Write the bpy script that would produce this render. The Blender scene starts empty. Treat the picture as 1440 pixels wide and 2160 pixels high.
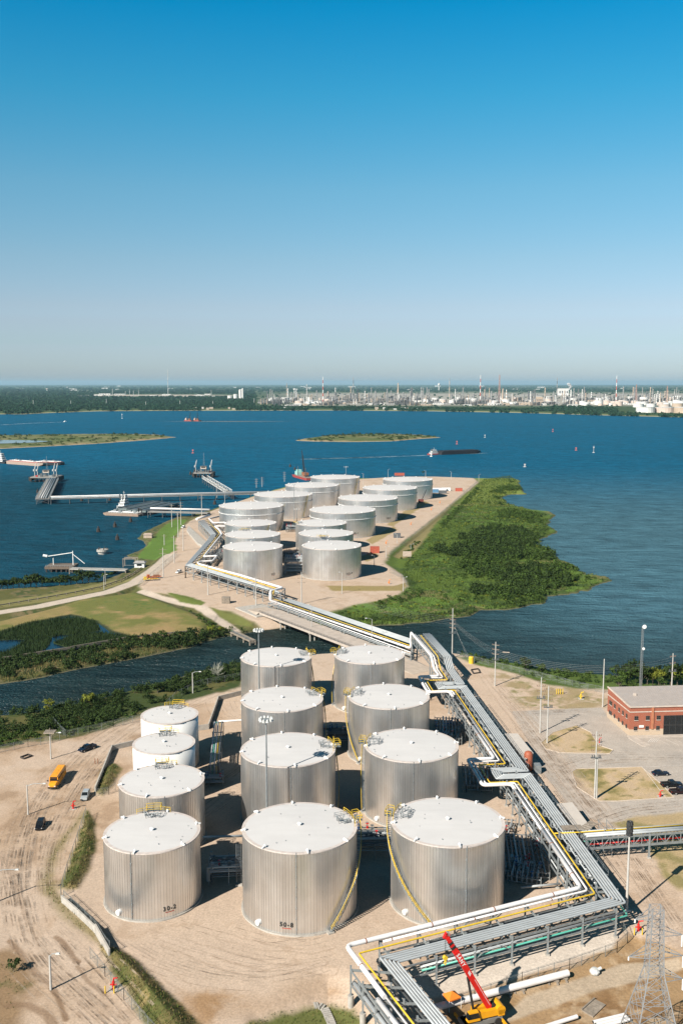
import bpy, bmesh, math, random
import numpy as np
from mathutils import Vector, Matrix
S = bpy.context.scene
COL = S.collection
R = math.radians
random.seed(7); rng = np.random.default_rng(11)

# ------------------------------------------------------------------ camera
F, HC, HOR = 2080.0, 110.0, 808.0            # focal length in px of the 1440x2160 photo, eye height, horizon row
TH = math.atan((1080 - HOR) / F); CT, SN = math.cos(TH), math.sin(TH)
cd = bpy.data.cameras.new('camera'); cam = bpy.data.objects.new('camera', cd); COL.objects.link(cam)
cam.location = (0, 0, HC); cam.rotation_euler = (math.pi/2 - TH, 0, 0)
cd.sensor_fit = 'VERTICAL'; cd.sensor_height = 36.0; cd.lens = F/2160*36.0
cd.clip_start = 1.0; cd.clip_end = 200000.0
S.camera = cam

# ------------------------------------------------------------------ light
SUN_EL, SUN_AZ = R(36.5), math.atan2(-.677, -.736)       # azimuth from +Y towards +X
w = bpy.data.worlds.new('World'); S.world = w; w.use_nodes = True
nt = w.node_tree; bg = nt.nodes['Background']
sky = nt.nodes.new('ShaderNodeTexSky'); sky.sky_type = 'NISHITA'; sky.sun_disc = False
sky.sun_elevation = SUN_EL; sky.sun_rotation = SUN_AZ
sky.altitude = 100; sky.air_density = 1.0; sky.dust_density = 0.6; sky.ozone_density = 3.0
hs = nt.nodes.new('ShaderNodeHueSaturation'); hs.inputs['Saturation'].default_value = 1.22; hs.inputs['Hue'].default_value = 0.478
nt.links.new(sky.outputs[0], hs.inputs['Color'])
# teal sky tint by height; stops above the view darkened to deepen the shadows
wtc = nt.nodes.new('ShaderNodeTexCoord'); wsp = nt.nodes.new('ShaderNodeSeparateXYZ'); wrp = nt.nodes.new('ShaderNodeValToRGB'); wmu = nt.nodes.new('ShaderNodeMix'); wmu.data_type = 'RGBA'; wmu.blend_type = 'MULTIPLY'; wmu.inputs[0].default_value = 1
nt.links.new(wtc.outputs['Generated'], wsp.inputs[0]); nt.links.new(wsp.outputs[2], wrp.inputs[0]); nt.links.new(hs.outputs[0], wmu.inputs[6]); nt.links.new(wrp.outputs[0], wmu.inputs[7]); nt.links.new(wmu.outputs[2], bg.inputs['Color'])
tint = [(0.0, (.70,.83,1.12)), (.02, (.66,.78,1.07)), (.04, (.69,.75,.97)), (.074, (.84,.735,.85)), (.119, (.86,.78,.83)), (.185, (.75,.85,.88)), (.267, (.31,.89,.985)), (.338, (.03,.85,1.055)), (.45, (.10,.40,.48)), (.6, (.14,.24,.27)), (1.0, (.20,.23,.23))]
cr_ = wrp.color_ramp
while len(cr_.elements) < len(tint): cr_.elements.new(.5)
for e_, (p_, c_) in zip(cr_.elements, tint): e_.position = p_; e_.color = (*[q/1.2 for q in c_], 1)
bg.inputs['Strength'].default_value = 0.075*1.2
sl = bpy.data.lights.new('sun', 'SUN'); sl.energy = 4.6; sl.angle = R(.53); sl.color = (1.0, .93, .82)
sun = bpy.data.objects.new('sun', sl); COL.objects.link(sun)
sv = Vector((math.sin(SUN_AZ)*math.cos(SUN_EL), math.cos(SUN_AZ)*math.cos(SUN_EL), math.sin(SUN_EL)))
sun.rotation_euler = sv.to_track_quat('Z', 'Y').to_euler(); sun.location = (0, 0, 300)
S.view_settings.view_transform = 'Standard'; S.view_settings.look = 'None'
S.view_settings.exposure = 0.80; S.view_settings.gamma = 1.0
S.cycles.max_bounces = 6; S.cycles.diffuse_bounces = 1; S.cycles.glossy_bounces = 3; S.cycles.volume_bounces = 0
S.cycles.transparent_max_bounces = 8; S.cycles.caustics_reflective = False; S.cycles.caustics_refractive = False

# ------------------------------------------------------------------ geometry helpers
def G(u, v, z=0.0):
    """the place (x, y) at height z that the photo shows at pixel u, v"""
    k, dx = (1080 - v)/F, (u - 720)/F
    t = (z - HC)/(-SN + k*CT)
    return dx*t, t*(CT + k*SN)
def P(u, v, z=0.0):
    x, y = G(u, v, z); return Vector((x, y, z))
def HT(x, y, v):
    k = (1080 - v)/F
    return HC + y*(k*CT - SN)/(CT + k*SN)
A2 = Vector((-.0985, .9951, 0)); P2 = Vector((.9951, .0985, 0)); O2 = Vector((49.2, 192.0, 0))
def ST(s, t, z=0.0):
    v = O2 + P2*s + A2*t; return Vector((v.x, v.y, z))

class MB:
    def __init__(s): s.v = []; s.f = []; s.m = []; s.mi = 0
    def add(s, vs, fs):
        n = len(s.v); s.v.extend([tuple(q) for q in vs]); s.f.extend([tuple(i+n for i in f) for f in fs]); s.m.extend([s.mi]*len(fs)); return s
    def box(s, cx, cy, cz, sx, sy, sz, rot=0.0):
        c, d = math.cos(rot), math.sin(rot); vs = []
        for z in (-.5, .5):
            for (x, y) in ((-.5,-.5),(.5,-.5),(.5,.5),(-.5,.5)):
                X, Y = x*sx, y*sy; vs.append((cx+X*c-Y*d, cy+X*d+Y*c, cz+z*sz))
        return s.add(vs, [(0,3,2,1),(4,5,6,7),(0,1,5,4),(1,2,6,5),(2,3,7,6),(3,0,4,7)])
    def taper(s, cx, cy, z0, z1, a, b, a2, b2, rot=0.0, dx=0, dy=0):
        c, d = math.cos(rot), math.sin(rot); vs = []
        for (z, p, q, ox, oy) in ((z0,a,b,0,0),(z1,a2,b2,dx,dy)):
            for (x, y) in ((-.5,-.5),(.5,-.5),(.5,.5),(-.5,.5)):
                X, Y = x*p+ox, y*q+oy; vs.append((cx+X*c-Y*d, cy+X*d+Y*c, z))
        return s.add(vs, [(0,3,2,1),(4,5,6,7),(0,1,5,4),(1,2,6,5),(2,3,7,6),(3,0,4,7)])
    def beam(s, a, b, wd, ht=None):
        a, b = Vector(a), Vector(b); ht = ht or wd; d = (b-a)
        if d.length < 1e-6: return s
        d.normalize(); up = Vector((0,0,1)) if abs(d.z) < .95 else Vector((0,1,0))
        x = d.cross(up).normalized(); y = x.cross(d).normalized(); vs = []
        for q in (a, b):
            for (i, j) in ((-.5,-.5),(.5,-.5),(.5,.5),(-.5,.5)): vs.append(q + x*i*wd + y*j*ht)
        return s.add(vs, [(0,1,2,3),(7,6,5,4),(0,4,5,1),(1,5,6,2),(2,6,7,3),(3,7,4,0)])
    def cyl(s, a, b, r, r2=None, n=10, cap=True):
        a, b = Vector(a), Vector(b); r2 = r if r2 is None else r2; d = (b-a).normalized()
        up = Vector((0,0,1)) if abs(d.z) < .95 else Vector((0,1,0)); x = d.cross(up).normalized(); y = x.cross(d)
        vs = []
        for (q, rr) in ((a, r), (b, r2)):
            for i in range(n):
                t = 2*math.pi*i/n; vs.append(q + x*math.cos(t)*rr + y*math.sin(t)*rr)
        fs = [(i, n+i, n+(i+1)%n, (i+1)%n) for i in range(n)]
        if cap: fs += [tuple(range(n)), tuple(range(2*n-1, n-1, -1))]
        return s.add(vs, fs)
    def tube(s, path, r, n=10, fillet=0.0):
        pts = [Vector(p) for p in path]
        if fillet:
            q = [pts[0]]
            for i in range(1, len(pts)-1):
                a, b, c = pts[i-1], pts[i], pts[i+1]; l = min(fillet, (a-b).length*.45, (c-b).length*.45)
                p0 = b + (a-b).normalized()*l; p1 = b + (c-b).normalized()*l
                for k in range(5):
                    t = k/4; q.append(p0*(1-t)**2 + b*2*t*(1-t) + p1*t*t)
            pts = q + [pts[-1]]
        m = len(pts); vs = []; dirs = []
        for i in range(m):
            d = (pts[min(i+1, m-1)] - pts[max(i-1, 0)])
            dirs.append(d.normalized() if d.length > 1e-9 else Vector((1,0,0)))
        x = None
        for i in range(m):
            d = dirs[i]
            if x is None:
                up = Vector((0,0,1)) if abs(d.z) < .95 else Vector((0,1,0)); x = d.cross(up).normalized()
            else:
                x = (x - d*x.dot(d)); x = x.normalized() if x.length > 1e-6 else d.orthogonal().normalized()
            y = x.cross(d)
            sc = 1.0
            if 0 < i < m-1:
                e = (pts[i]-pts[i-1]).normalized(); sc = 1/max(.6, abs(d.dot(e)))
            for k in range(n):
                t = 2*math.pi*k/n; vs.append(pts[i] + (x*math.cos(t) + y*math.sin(t))*r*(sc if not fillet else 1))
        fs = []
        for i in range(m-1):
            for k in range(n): fs.append((i*n+k, (i+1)*n+k, (i+1)*n+(k+1)%n, i*n+(k+1)%n))
        fs += [tuple(range(n)), tuple(range(m*n-1, (m-1)*n-1, -1))]
        return s.add(vs, fs)
    def prism(s, poly, z0, z1):
        n = len(poly); ar = sum(poly[i][0]*poly[(i+1)%n][1]-poly[(i+1)%n][0]*poly[i][1] for i in range(n))
        if ar < 0: poly = poly[::-1]
        vs = [(p[0], p[1], z0) for p in poly] + [(p[0], p[1], z1) for p in poly]
        return s.add(vs, [tuple(range(n-1,-1,-1)), tuple(range(n, 2*n))] + [(i, (i+1)%n, n+(i+1)%n, n+i) for i in range(n)])
    def lathe(s, prof, n=16, c=(0,0,0)):
        vs = []; m = len(prof)
        for (r, z) in prof:
            for i in range(n):
                t = 2*math.pi*i/n; vs.append((c[0]+r*math.cos(t), c[1]+r*math.sin(t), c[2]+z))
        fs = [(j*n+i, j*n+(i+1)%n, (j+1)*n+(i+1)%n, (j+1)*n+i) for j in range(m-1) for i in range(n)]
        if prof[-1][0] > 1e-4: fs.append(tuple(range((m-1)*n, m*n)))
        if prof[0][0] > 1e-4: fs.append(tuple(range(n-1, -1, -1)))
        return s.add(vs, fs)
    def quad(s, a, b, c, d): return s.add([a, b, c, d], [(0,1,2,3)])
    def build(s, name, mat, parent=None, world=True, smooth=False, loc=None):
        """ONE mesh object; with world=True the vertices are world places and a thing's own place is taken off"""
        me = bpy.data.meshes.new(name); off = Vector((0,0,0))
        if parent is not None and world:
            q = parent
            while q is not None: off = off + q.location; q = q.parent
        if loc is not None: off = Vector(loc)
        me.from_pydata([(p[0]-off.x, p[1]-off.y, p[2]-off.z) for p in s.v], [], s.f)
        ms = mat if isinstance(mat, (list, tuple)) else [mat]
        for q in ms: me.materials.append(q)
        if len(ms) > 1: me.polygons.foreach_set('material_index', s.m)
        if smooth: me.polygons.foreach_set('use_smooth', [True]*len(me.polygons))
        me.update()
        o = bpy.data.objects.new(name, me); COL.objects.link(o)
        if parent is not None: o.parent = parent
        if loc is not None: o.location = loc
        return o

def tag(o, label=None, cat=None, group=None, kind=None):
    if label: o['label'] = label
    if cat: o['category'] = cat
    if group: o['group'] = group
    if kind: o['kind'] = kind
    elif cat: o['kind'] = 'thing'
    return o
def thing(name, label, cat, loc=(0,0,0), rz=0.0, group=None):
    o = bpy.data.objects.new(name, None); COL.objects.link(o); o.location = loc; o.rotation_euler = (0,0,rz); o.empty_display_size = .5
    return tag(o, label, cat, group)
KIDS = {}
def copy_tree(o, parent=None):
    c = o.copy(); COL.objects.link(c); c.parent = parent
    for ch in list(o.children): copy_tree(ch, c)
    return c
def npmesh(name, V, Fq, mat, attrs=None, smooth=False):
    """mesh from numpy arrays; Fq is (n,3) or (n,4)"""
    me = bpy.data.meshes.new(name); n, k = Fq.shape
    me.vertices.add(len(V)); me.vertices.foreach_set('co', np.ascontiguousarray(V, dtype=np.float32).ravel())
    me.loops.add(n*k); me.loops.foreach_set('vertex_index', np.ascontiguousarray(Fq, dtype=np.int32).ravel())
    me.polygons.add(n); me.polygons.foreach_set('loop_start', np.arange(0, n*k, k, dtype=np.int32))
    if smooth: me.polygons.foreach_set('use_smooth', np.ones(n, dtype=bool))
    me.update(calc_edges=True)
    if attrs is not None:
        at = me.color_attributes.new('col', 'FLOAT_COLOR', 'POINT')
        at.data.foreach_set('color', np.ascontiguousarray(attrs, dtype=np.float32).ravel())
    me.materials.append(mat); me.validate()
    o = bpy.data.objects.new(name, me); COL.objects.link(o); return o

# ------------------------------------------------------------------ materials
MATS = {}
def mat(name, col, rough=.6, metal=0.0, var=.12, scale=.8, bump=0.0, spec=.5, var2=None, island=0.0, stretch=None, sub=0.0):
    if name in MATS: return MATS[name]
    m = bpy.data.materials.new(name); m.use_nodes = True; t = m.node_tree; b = t.nodes['Principled BSDF']
    b.inputs['Roughness'].default_value = rough; b.inputs['Metallic'].default_value = metal
    b.inputs['Specular IOR Level'].default_value = spec
    tc = t.nodes.new('ShaderNodeTexCoord'); no = t.nodes.new('ShaderNodeTexNoise')
    no.inputs['Scale'].default_value = scale; no.inputs['Detail'].default_value = 5; no.inputs['Roughness'].default_value = .6
    src = tc.outputs['Object']
    if stretch:
        mp = t.nodes.new('ShaderNodeMapping'); mp.inputs['Scale'].default_value = stretch; t.links.new(src, mp.inputs[0]); src = mp.outputs[0]
    t.links.new(src, no.inputs['Vector'])
    mr = t.nodes.new('ShaderNodeMapRange'); mr.inputs[1].default_value = .3; mr.inputs[2].default_value = .7
    t.links.new(no.outputs['Fac'], mr.inputs[0])
    mx = t.nodes.new('ShaderNodeMix'); mx.data_type = 'RGBA'; c = col
    c2 = var2 or tuple(x*(1-2*var) for x in c)
    mx.inputs[6].default_value = (*c2, 1); mx.inputs[7].default_value = (*[min(1, x*(1+var*.5)) for x in c], 1)
    t.links.new(mr.outputs[0], mx.inputs[0]); out = mx.outputs[2]
    if island:
        ge = t.nodes.new('ShaderNodeNewGeometry'); m2 = t.nodes.new('ShaderNodeMapRange'); m2.inputs[3].default_value = 1-island; m2.inputs[4].default_value = 1+island
        t.links.new(ge.outputs['Random Per Island'], m2.inputs[0])
        mu = t.nodes.new('ShaderNodeVectorMath'); mu.operation = 'SCALE'; t.links.new(out, mu.inputs[0]); t.links.new(m2.outputs[0], mu.inputs['Scale']); out = mu.outputs[0]
    t.links.new(out, b.inputs['Base Color'])
    if bump:
        bp = t.nodes.new('ShaderNodeBump'); bp.inputs['Strength'].default_value = bump; bp.inputs['Distance'].default_value = .1
        t.links.new(no.outputs['Fac'], bp.inputs['Height']); t.links.new(bp.outputs[0], b.inputs['Normal'])
    if sub:
        b.inputs['Subsurface Weight'].default_value = 0
        tr = t.nodes.new('ShaderNodeBsdfTranslucent'); t.links.new(out, tr.inputs[0]); ms = t.nodes.new('ShaderNodeMixShader'); ms.inputs[0].default_value = sub
        t.links.new(b.outputs[0], ms.inputs[1]); t.links.new(tr.outputs[0], ms.inputs[2])
        t.links.new(ms.outputs[0], t.nodes['Material Output'].inputs[0])
    MATS[name] = m; return m
def vmat(name, rough=.95, scale=2.0, amt=.25, bump=.3, spec=.2):
    """ground: the soil, grass and gravel colours stored on the mesh, broken up by finer noise"""
    m = bpy.data.materials.new(name); m.use_nodes = True; t = m.node_tree; b = t.nodes['Principled BSDF']
    b.inputs['Roughness'].default_value = rough; b.inputs['Specular IOR Level'].default_value = spec
    at = t.nodes.new('ShaderNodeAttribute'); at.attribute_name = 'col'
    tc = t.nodes.new('ShaderNodeTexCoord'); no = t.nodes.new('ShaderNodeTexNoise'); no.inputs['Scale'].default_value = scale; no.inputs['Detail'].default_value = 8; no.inputs['Roughness'].default_value = .7
    t.links.new(tc.outputs['Object'], no.inputs['Vector'])
    mr = t.nodes.new('ShaderNodeMapRange'); mr.inputs[1].default_value = .3; mr.inputs[2].default_value = .7; mr.inputs[3].default_value = 1-amt; mr.inputs[4].default_value = 1+amt
    t.links.new(no.outputs['Fac'], mr.inputs[0])
    mu = t.nodes.new('ShaderNodeVectorMath'); mu.operation = 'SCALE'; t.links.new(at.outputs['Color'], mu.inputs[0]); t.links.new(mr.outputs[0], mu.inputs['Scale'])
    t.links.new(mu.outputs[0], b.inputs['Base Color'])
    bp = t.nodes.new('ShaderNodeBump'); bp.inputs['Strength'].default_value = bump; bp.inputs['Distance'].default_value = .25
    t.links.new(no.outputs['Fac'], bp.inputs['Height']); t.links.new(bp.outputs[0], b.inputs['Normal'])
    return m
M_WHITE = mat('white_paint', (.80,.79,.77), .45, var=.04, scale=.3)
M_WPIPE = mat('white_pipe_coating', (.78,.75,.74), .4, var=.05, scale=.4)
def roof_mat():
    m = mat('white_roof_paint', (.585,.57,.565), .95, var=.03, scale=.12, stretch=(1,3,1), spec=.05); t = m.node_tree; b = t.nodes['Principled BSDF']; L = t.links.new
    src = b.inputs['Base Color'].links[0].from_socket; tc = t.nodes.new('ShaderNodeTexCoord')
    br = t.nodes.new('ShaderNodeTexBrick'); br.inputs['Scale'].default_value = 1.0; br.inputs['Brick Width'].default_value = 7.0; br.inputs['Row Height'].default_value = 2.3; br.inputs['Mortar Size'].default_value = .05; br.inputs['Color1'].default_value = (1,1,1,1); br.inputs['Color2'].default_value = (.97,.97,.97,1); br.inputs['Mortar'].default_value = (.95,.95,.945,1)
    L(tc.outputs['Object'], br.inputs['Vector'])
    n = t.nodes.new('ShaderNodeTexNoise'); n.inputs['Scale'].default_value = .55; n.inputs['Detail'].default_value = 6; n.inputs['Roughness'].default_value = .65; L(tc.outputs['Object'], n.inputs['Vector'])
    r = t.nodes.new('ShaderNodeMapRange'); r.inputs[1].default_value = .60; r.inputs[2].default_value = .74; r.inputs[3].default_value = 0; r.inputs[4].default_value = .10; L(n.outputs['Fac'], r.inputs[0])
    m1 = t.nodes.new('ShaderNodeMix'); m1.data_type = 'RGBA'; m1.blend_type = 'MULTIPLY'; m1.inputs[0].default_value = 1; L(src, m1.inputs[6]); L(br.outputs['Color'], m1.inputs[7])
    m2 = t.nodes.new('ShaderNodeMix'); m2.data_type = 'RGBA'; m2.inputs[7].default_value = (.42,.36,.31,1); L(r.outputs[0], m2.inputs[0]); L(m1.outputs[2], m2.inputs[6]); L(m2.outputs[2], b.inputs['Base Color']); return m
M_ROOF = roof_mat()
M_STEEL = mat('galvanised_steel', (.30,.325,.335), .5, .35, var=.12, scale=1.5)
M_PIPE = mat('grey_pipe_coating', (.43,.455,.47), .5, .1, var=.08, scale=.5)
M_DPIPE = mat('dark_pipe_steel', (.13,.145,.155), .45, .3, var=.15, scale=.8)
M_YEL = mat('yellow_paint', (.72,.48,.035), .45, var=.08)
M_TEAL = mat('teal_pipe_coating', (.10,.42,.33), .4, var=.08)
M_RED = mat('red_paint', (.55,.02,.015), .35, var=.08)
M_ORANGE = mat('orange_cloth', (.85,.22,.02), .8, var=.08)
M_CONC = mat('concrete', (.44,.41,.37), .9, var=.14, scale=.8, bump=.15)
M_POLE = mat('concrete_pole', (.48,.46,.43), .85, var=.1)
M_WOOD = mat('weathered_wood', (.30,.25,.20), .9, var=.2, scale=1.2)
M_DWOOD = mat('creosoted_timber', (.055,.045,.04), .9, var=.25)
M_BLACK = mat('black_rubber', (.02,.02,.02), .7, var=.1)
M_GLASS = mat('dark_glass', (.012,.015,.018), .08, var=.1)
M_RUST = mat('rusty_steel', (.30,.12,.06), .8, var=.25, scale=1.0)
# ------------------------------------------------------------------ land, water
def vnoise(x, y, seed=0):
    xi = np.floor(x).astype(np.int64); yi = np.floor(y).astype(np.int64); fx = x-xi; fy = y-yi
    fx = fx*fx*(3-2*fx); fy = fy*fy*(3-2*fy)
    def h(a, b):
        n = (a*374761393 + b*668265263 + seed*1442695041) & 0xffffffff
        n = ((n ^ (n >> 13))*1274126177) & 0xffffffff
        return ((n ^ (n >> 16)) & 0xffff)/65535.0
    return (h(xi,yi)*(1-fx)+h(xi+1,yi)*fx)*(1-fy) + (h(xi,yi+1)*(1-fx)+h(xi+1,yi+1)*fx)*fy
def fbm(x, y, s, seed=0, oct=4):
    o = 0; a = .5; tot = 0
    for i in range(oct):
        o = o + a*vnoise(x/s+17.3*i, y/s-9.1*i, seed+i); tot += a; a *= .55; s *= .5
    return o/tot
def sdf(x, y, poly, margin=60.0):
    """signed distance to a polygon, positive inside"""
    poly = np.asarray(poly, float); out = np.full(x.shape, -float(margin))
    lo, hi = poly.min(0)-margin, poly.max(0)+margin
    mk = (x>lo[0])&(x<hi[0])&(y>lo[1])&(y<hi[1])
    if not mk.any(): return out
    X, Y = x[mk], y[mk]; d = np.full(X.shape, 1e18); ins = np.zeros(X.shape, bool); n = len(poly)
    for i in range(n):
        (ax, ay), (bx, by) = poly[i], poly[(i+1)%n]; ex, ey = bx-ax, by-ay; L = ex*ex+ey*ey+1e-12
        t = np.clip(((X-ax)*ex+(Y-ay)*ey)/L, 0, 1); dx = X-ax-t*ex; dy = Y-ay-t*ey; d = np.minimum(d, dx*dx+dy*dy)
        c = (ay > Y) != (by > Y)
        ins ^= c & (X < (bx-ax)*(Y-ay)/(by-ay+1e-18)+ax)
    d = np.sqrt(d); out[mk] = np.where(ins, d, -d); return out
def ldist(x, y, line, margin=60.0):
    line = np.asarray(line, float); out = np.full(x.shape, float(margin)); lo, hi = line.min(0)-margin, line.max(0)+margin
    mk = (x>lo[0])&(x<hi[0])&(y>lo[1])&(y<hi[1])
    if not mk.any(): return out
    X, Y = x[mk], y[mk]; d = np.full(X.shape, 1e18)
    for i in range(len(line)-1):
        (ax, ay), (bx, by) = line[i], line[i+1]; ex, ey = bx-ax, by-ay; L = ex*ex+ey*ey+1e-12
        t = np.clip(((X-ax)*ex+(Y-ay)*ey)/L, 0, 1); dx = X-ax-t*ex; dy = Y-ay-t*ey; d = np.minimum(d, dx*dx+dy*dy)
    out[mk] = np.minimum(np.sqrt(d), margin); return out
def px(pts, z=0.0): return [G(u, v, z) for (u, v) in pts]
def sm(x, a, b):
    t = np.clip((x-a)/(b-a), 0, 1); return t*t*(3-2*t)

LAND_N = px([(-260,1535),(0,1512),(100,1499),(180,1482),(250,1464),(330,1442),(420,1417),(500,1398),(600,1388),(700,1380),(800,1373),(860,1370),(950,1380),(1040,1394),(1110,1406),(1180,1420),(1280,1428),(1440,1424),(1900,1424)], -3) + [(700,80),(-500,80)]
LAND_B = px([(-700,1530),(-260,1478),(0,1446),(100,1429),(200,1405),(300,1388),(400,1367),(470,1345),(530,1334),(604,1324),(680,1322),(778,1320),(847,1321),(917,1310),(1000,1301),(1025,1290),(1090,1284),(1154,1273),(1167,1260),(1210,1252),(1242,1247),(1252,1236),(1285,1225),(1279,1218),(1240,1212),(1221,1197),(1200,1185),(1175,1181),(1160,1165),(1142,1150),(1135,1139),(1177,1125),(1156,1106),(1171,1089),(1158,1081),(1130,1077),(1100,1072),(1067,1060),(1060,1050),(1087,1043),(1110,1043),(1100,1029),(1096,1012),(1075,1002),(1033,995),(971,993),(933,999),(867,1000),(804,1004),(762,1010),(700,1012),(645,1018),(600,1028),(570,1036),(531,1047),(500,1060),(470,1068),(440,1077),(393,1090),(367,1093),(333,1107),(300,1123),(290,1135),(307,1150),(290,1162),(267,1172),(283,1180),(280,1197),(245,1214),(200,1230),(100,1239),(0,1244),(-300,1262),(-900,1290)], -3)
PLAT_B = px([(430,1083),(480,1064),(560,1038),(650,1017),(760,1010),(870,1003),(1000,1008),(1010,1018),(935,1078),(870,1128),(822,1165),(812,1187),(850,1213),(862,1235),(845,1253),(800,1266),(740,1278),(690,1290),(650,1303),(600,1318),(555,1318),(520,1306),(480,1288),(440,1285),(400,1268),(350,1252),(300,1247),(290,1235),(330,1200),(352,1180),(365,1145),(380,1115),(400,1098)], 0)
LAWN = px([(-300,1345),(0,1308),(100,1284),(180,1263),(285,1247),(330,1262),(400,1288),(437,1312),(415,1332),(280,1345),(140,1368),(0,1392),(-300,1440)], 0)
ROAD_L = px([(-300,1340),(0,1291),(80,1279),(160,1262),(230,1248),(285,1228),(320,1205),(345,1185),(360,1170)], 0)
PATH = px([(300,1246),(360,1262),(420,1277),(470,1305),(510,1332)], 0)
POND = px([(-120,1350),(0,1331),(60,1312),(150,1296),(205,1310),(235,1330),(282,1343),(150,1368),(0,1391),(-120,1415)], 0)
REEDS = [px(q, -.5) for q in ([(0,1335),(60,1315),(150,1302),(200,1310),(212,1328),(185,1336),(130,1340),(80,1349),(-60,1350)], [(-80,1395),(20,1372),(60,1346),(112,1346),(100,1366),(60,1386),(0,1393)], [(112,1356),(150,1340),(215,1334),(284,1344),(150,1369)])]
DIRT_RIDGE = px([(1000,1020),(905,1110),(850,1170)], 0)
VEG_N = px([(-300,1620),(0,1580),(60,1562),(120,1562),(240,1535),(300,1512),(400,1478),(510,1448),(520,1380),(300,1430),(0,1490),(-300,1520)], 0)
VEG_R = px([(955,1385),(1000,1400),(1100,1425),(1150,1445),(1215,1452),(1290,1455),(1300,1462),(1900,1462),(1900,1400),(1290,1405),(1150,1402),(1050,1385)], 0)
BERM1 = px([(184,1712),(198,1740),(200,1790),(185,1840),(163,1875),(140,1880),(130,1876),(160,1790)], 0)
BERM2 = px([(240,1612),(252,1622),(240,1655),(215,1680),(202,1672),(218,1625)], 0)
BERM3 = px([(205,1995),(245,2000),(290,2030),(420,2165),(420,2230),(340,2230),(290,2120),(240,2050)], 0)
BSTRIP = px([(182,1710),(120,1800),(98,1860),(128,1890),(165,1930),(200,1958),(222,2000),(205,1990),(150,1945),(105,1895),(90,1860),(110,1795)], 0)
LOT = px([(1075,1500),(1270,1492),(1280,1508),(1328,1552),(1440,1548),(1900,1540),(1900,1770),(1440,1735),(1300,1745),(1210,1715),(1150,1640),(1110,1560)], 0)
ISL1 = px([(1140,1567),(1165,1545),(1215,1530),(1245,1545),(1262,1572),(1292,1582),(1285,1590),(1180,1588),(1150,1580)], 0)
ISL2 = px([(1205,1628),(1215,1622),(1352,1618),(1400,1660),(1420,1682),(1300,1690),(1262,1690),(1215,1660)], 0)
GRASS_R = px([(1300,1738),(1340,1722),(1440,1712),(1900,1700),(1900,2000),(1440,1880),(1415,1860),(1380,1810),(1345,1770)], 0)
FIELD_R = px([(1050,1420),(1120,1445),(1225,1465),(1275,1475),(1270,1490),(1180,1492),(1090,1490),(1060,1470),(1075,1440)], 0)
LIME = px([(780,2120),(905,2105),(1000,2085),(1180,2030),(1290,1995),(1305,1970),(1290,1940),(1100,1970),(900,2030),(830,2060)], 0)
YARD = px([(820,2300),(930,2135),(1000,2100),(1180,2045),(1300,1995),(1330,1975),(1420,2020),(1520,2060),(1560,2300)], -1)
WORKPAD = px([(1030,2165),(1075,2130),(1110,2100),(1310,2032),(1430,2025),(1440,2045),(1250,2090),(1090,2148)], -1)
NEARLOW = px([(560,2165),(640,2118),(690,2085),(760,2120),(830,2190),(800,2300),(540,2300)], -2)
GRASS_S = px([(520,2170),(575,2140),(640,2118),(700,2108),(745,2122),(800,2180),(780,2260),(520,2260)], -1)
SCRUB_L = px([(-60,2030),(20,2005),(60,2030),(62,2075),(30,2100),(40,2160),(-60,2220)], 0)
BROWN = px([(370,2080),(470,2090),(560,2095),(620,2055),(700,2040),(720,2080),(640,2115),(540,2150),(430,2170),(395,2130)], 0)

def land_height(x, y):
    x = np.asarray(x, float); y = np.asarray(y, float)
    wob = (fbm(x, y, 14, 3)-.5)*7
    dN = sdf(x, y, LAND_N, 80); dB = sdf(x, y, LAND_B, 80)
    d = np.maximum(dN, dB) + wob*(.5+.9*sm(y, 380, 480)*sm(x, -20, 20))
    pl = sm(sdf(x, y, PLAT_B, 60), -7, 3)
    lw = np.maximum(sm(sdf(x, y, LAWN, 60), -4, 3), 1-sm(ldist(x, y, ROAD_L), 5, 9))
    tB = np.where(x > -60, -2.0 + 1.2*(fbm(x, y, 40, 5)-.3), -1.6)
    tB = tB*(1-np.maximum(pl, lw*.9))
    T = np.where(dN > dB, 0.0, tB)
    z = np.where(d > 0, np.minimum(-3.3 + d*.42, T), -3.3 + np.maximum(d*.22, -4))
    z = z - 1.0*sm(sdf(x, y, POND, 30) + wob*.2, -1, 2.5)*(dB > 0)
    for q in REEDS: z = np.where(sdf(x, y, q, 30)+wob*.25 > 0, np.maximum(z, -.5), z)
    z = z + 1.3*sm(sdf(x, y, BERM1, 30), -1, 3) + 1.2*sm(sdf(x, y, BERM2, 30), -1, 2.5) + 1.8*sm(sdf(x, y, BERM3, 30), -1, 4)
    low = np.maximum(sm(sdf(x, y, YARD, 40)+wob*.2, -3, 5)*1.2, sm(sdf(x, y, NEARLOW, 40)+wob*.2, -5, 6)*2.2)
    z = z - low*(dN > 20)
    return z
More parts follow.
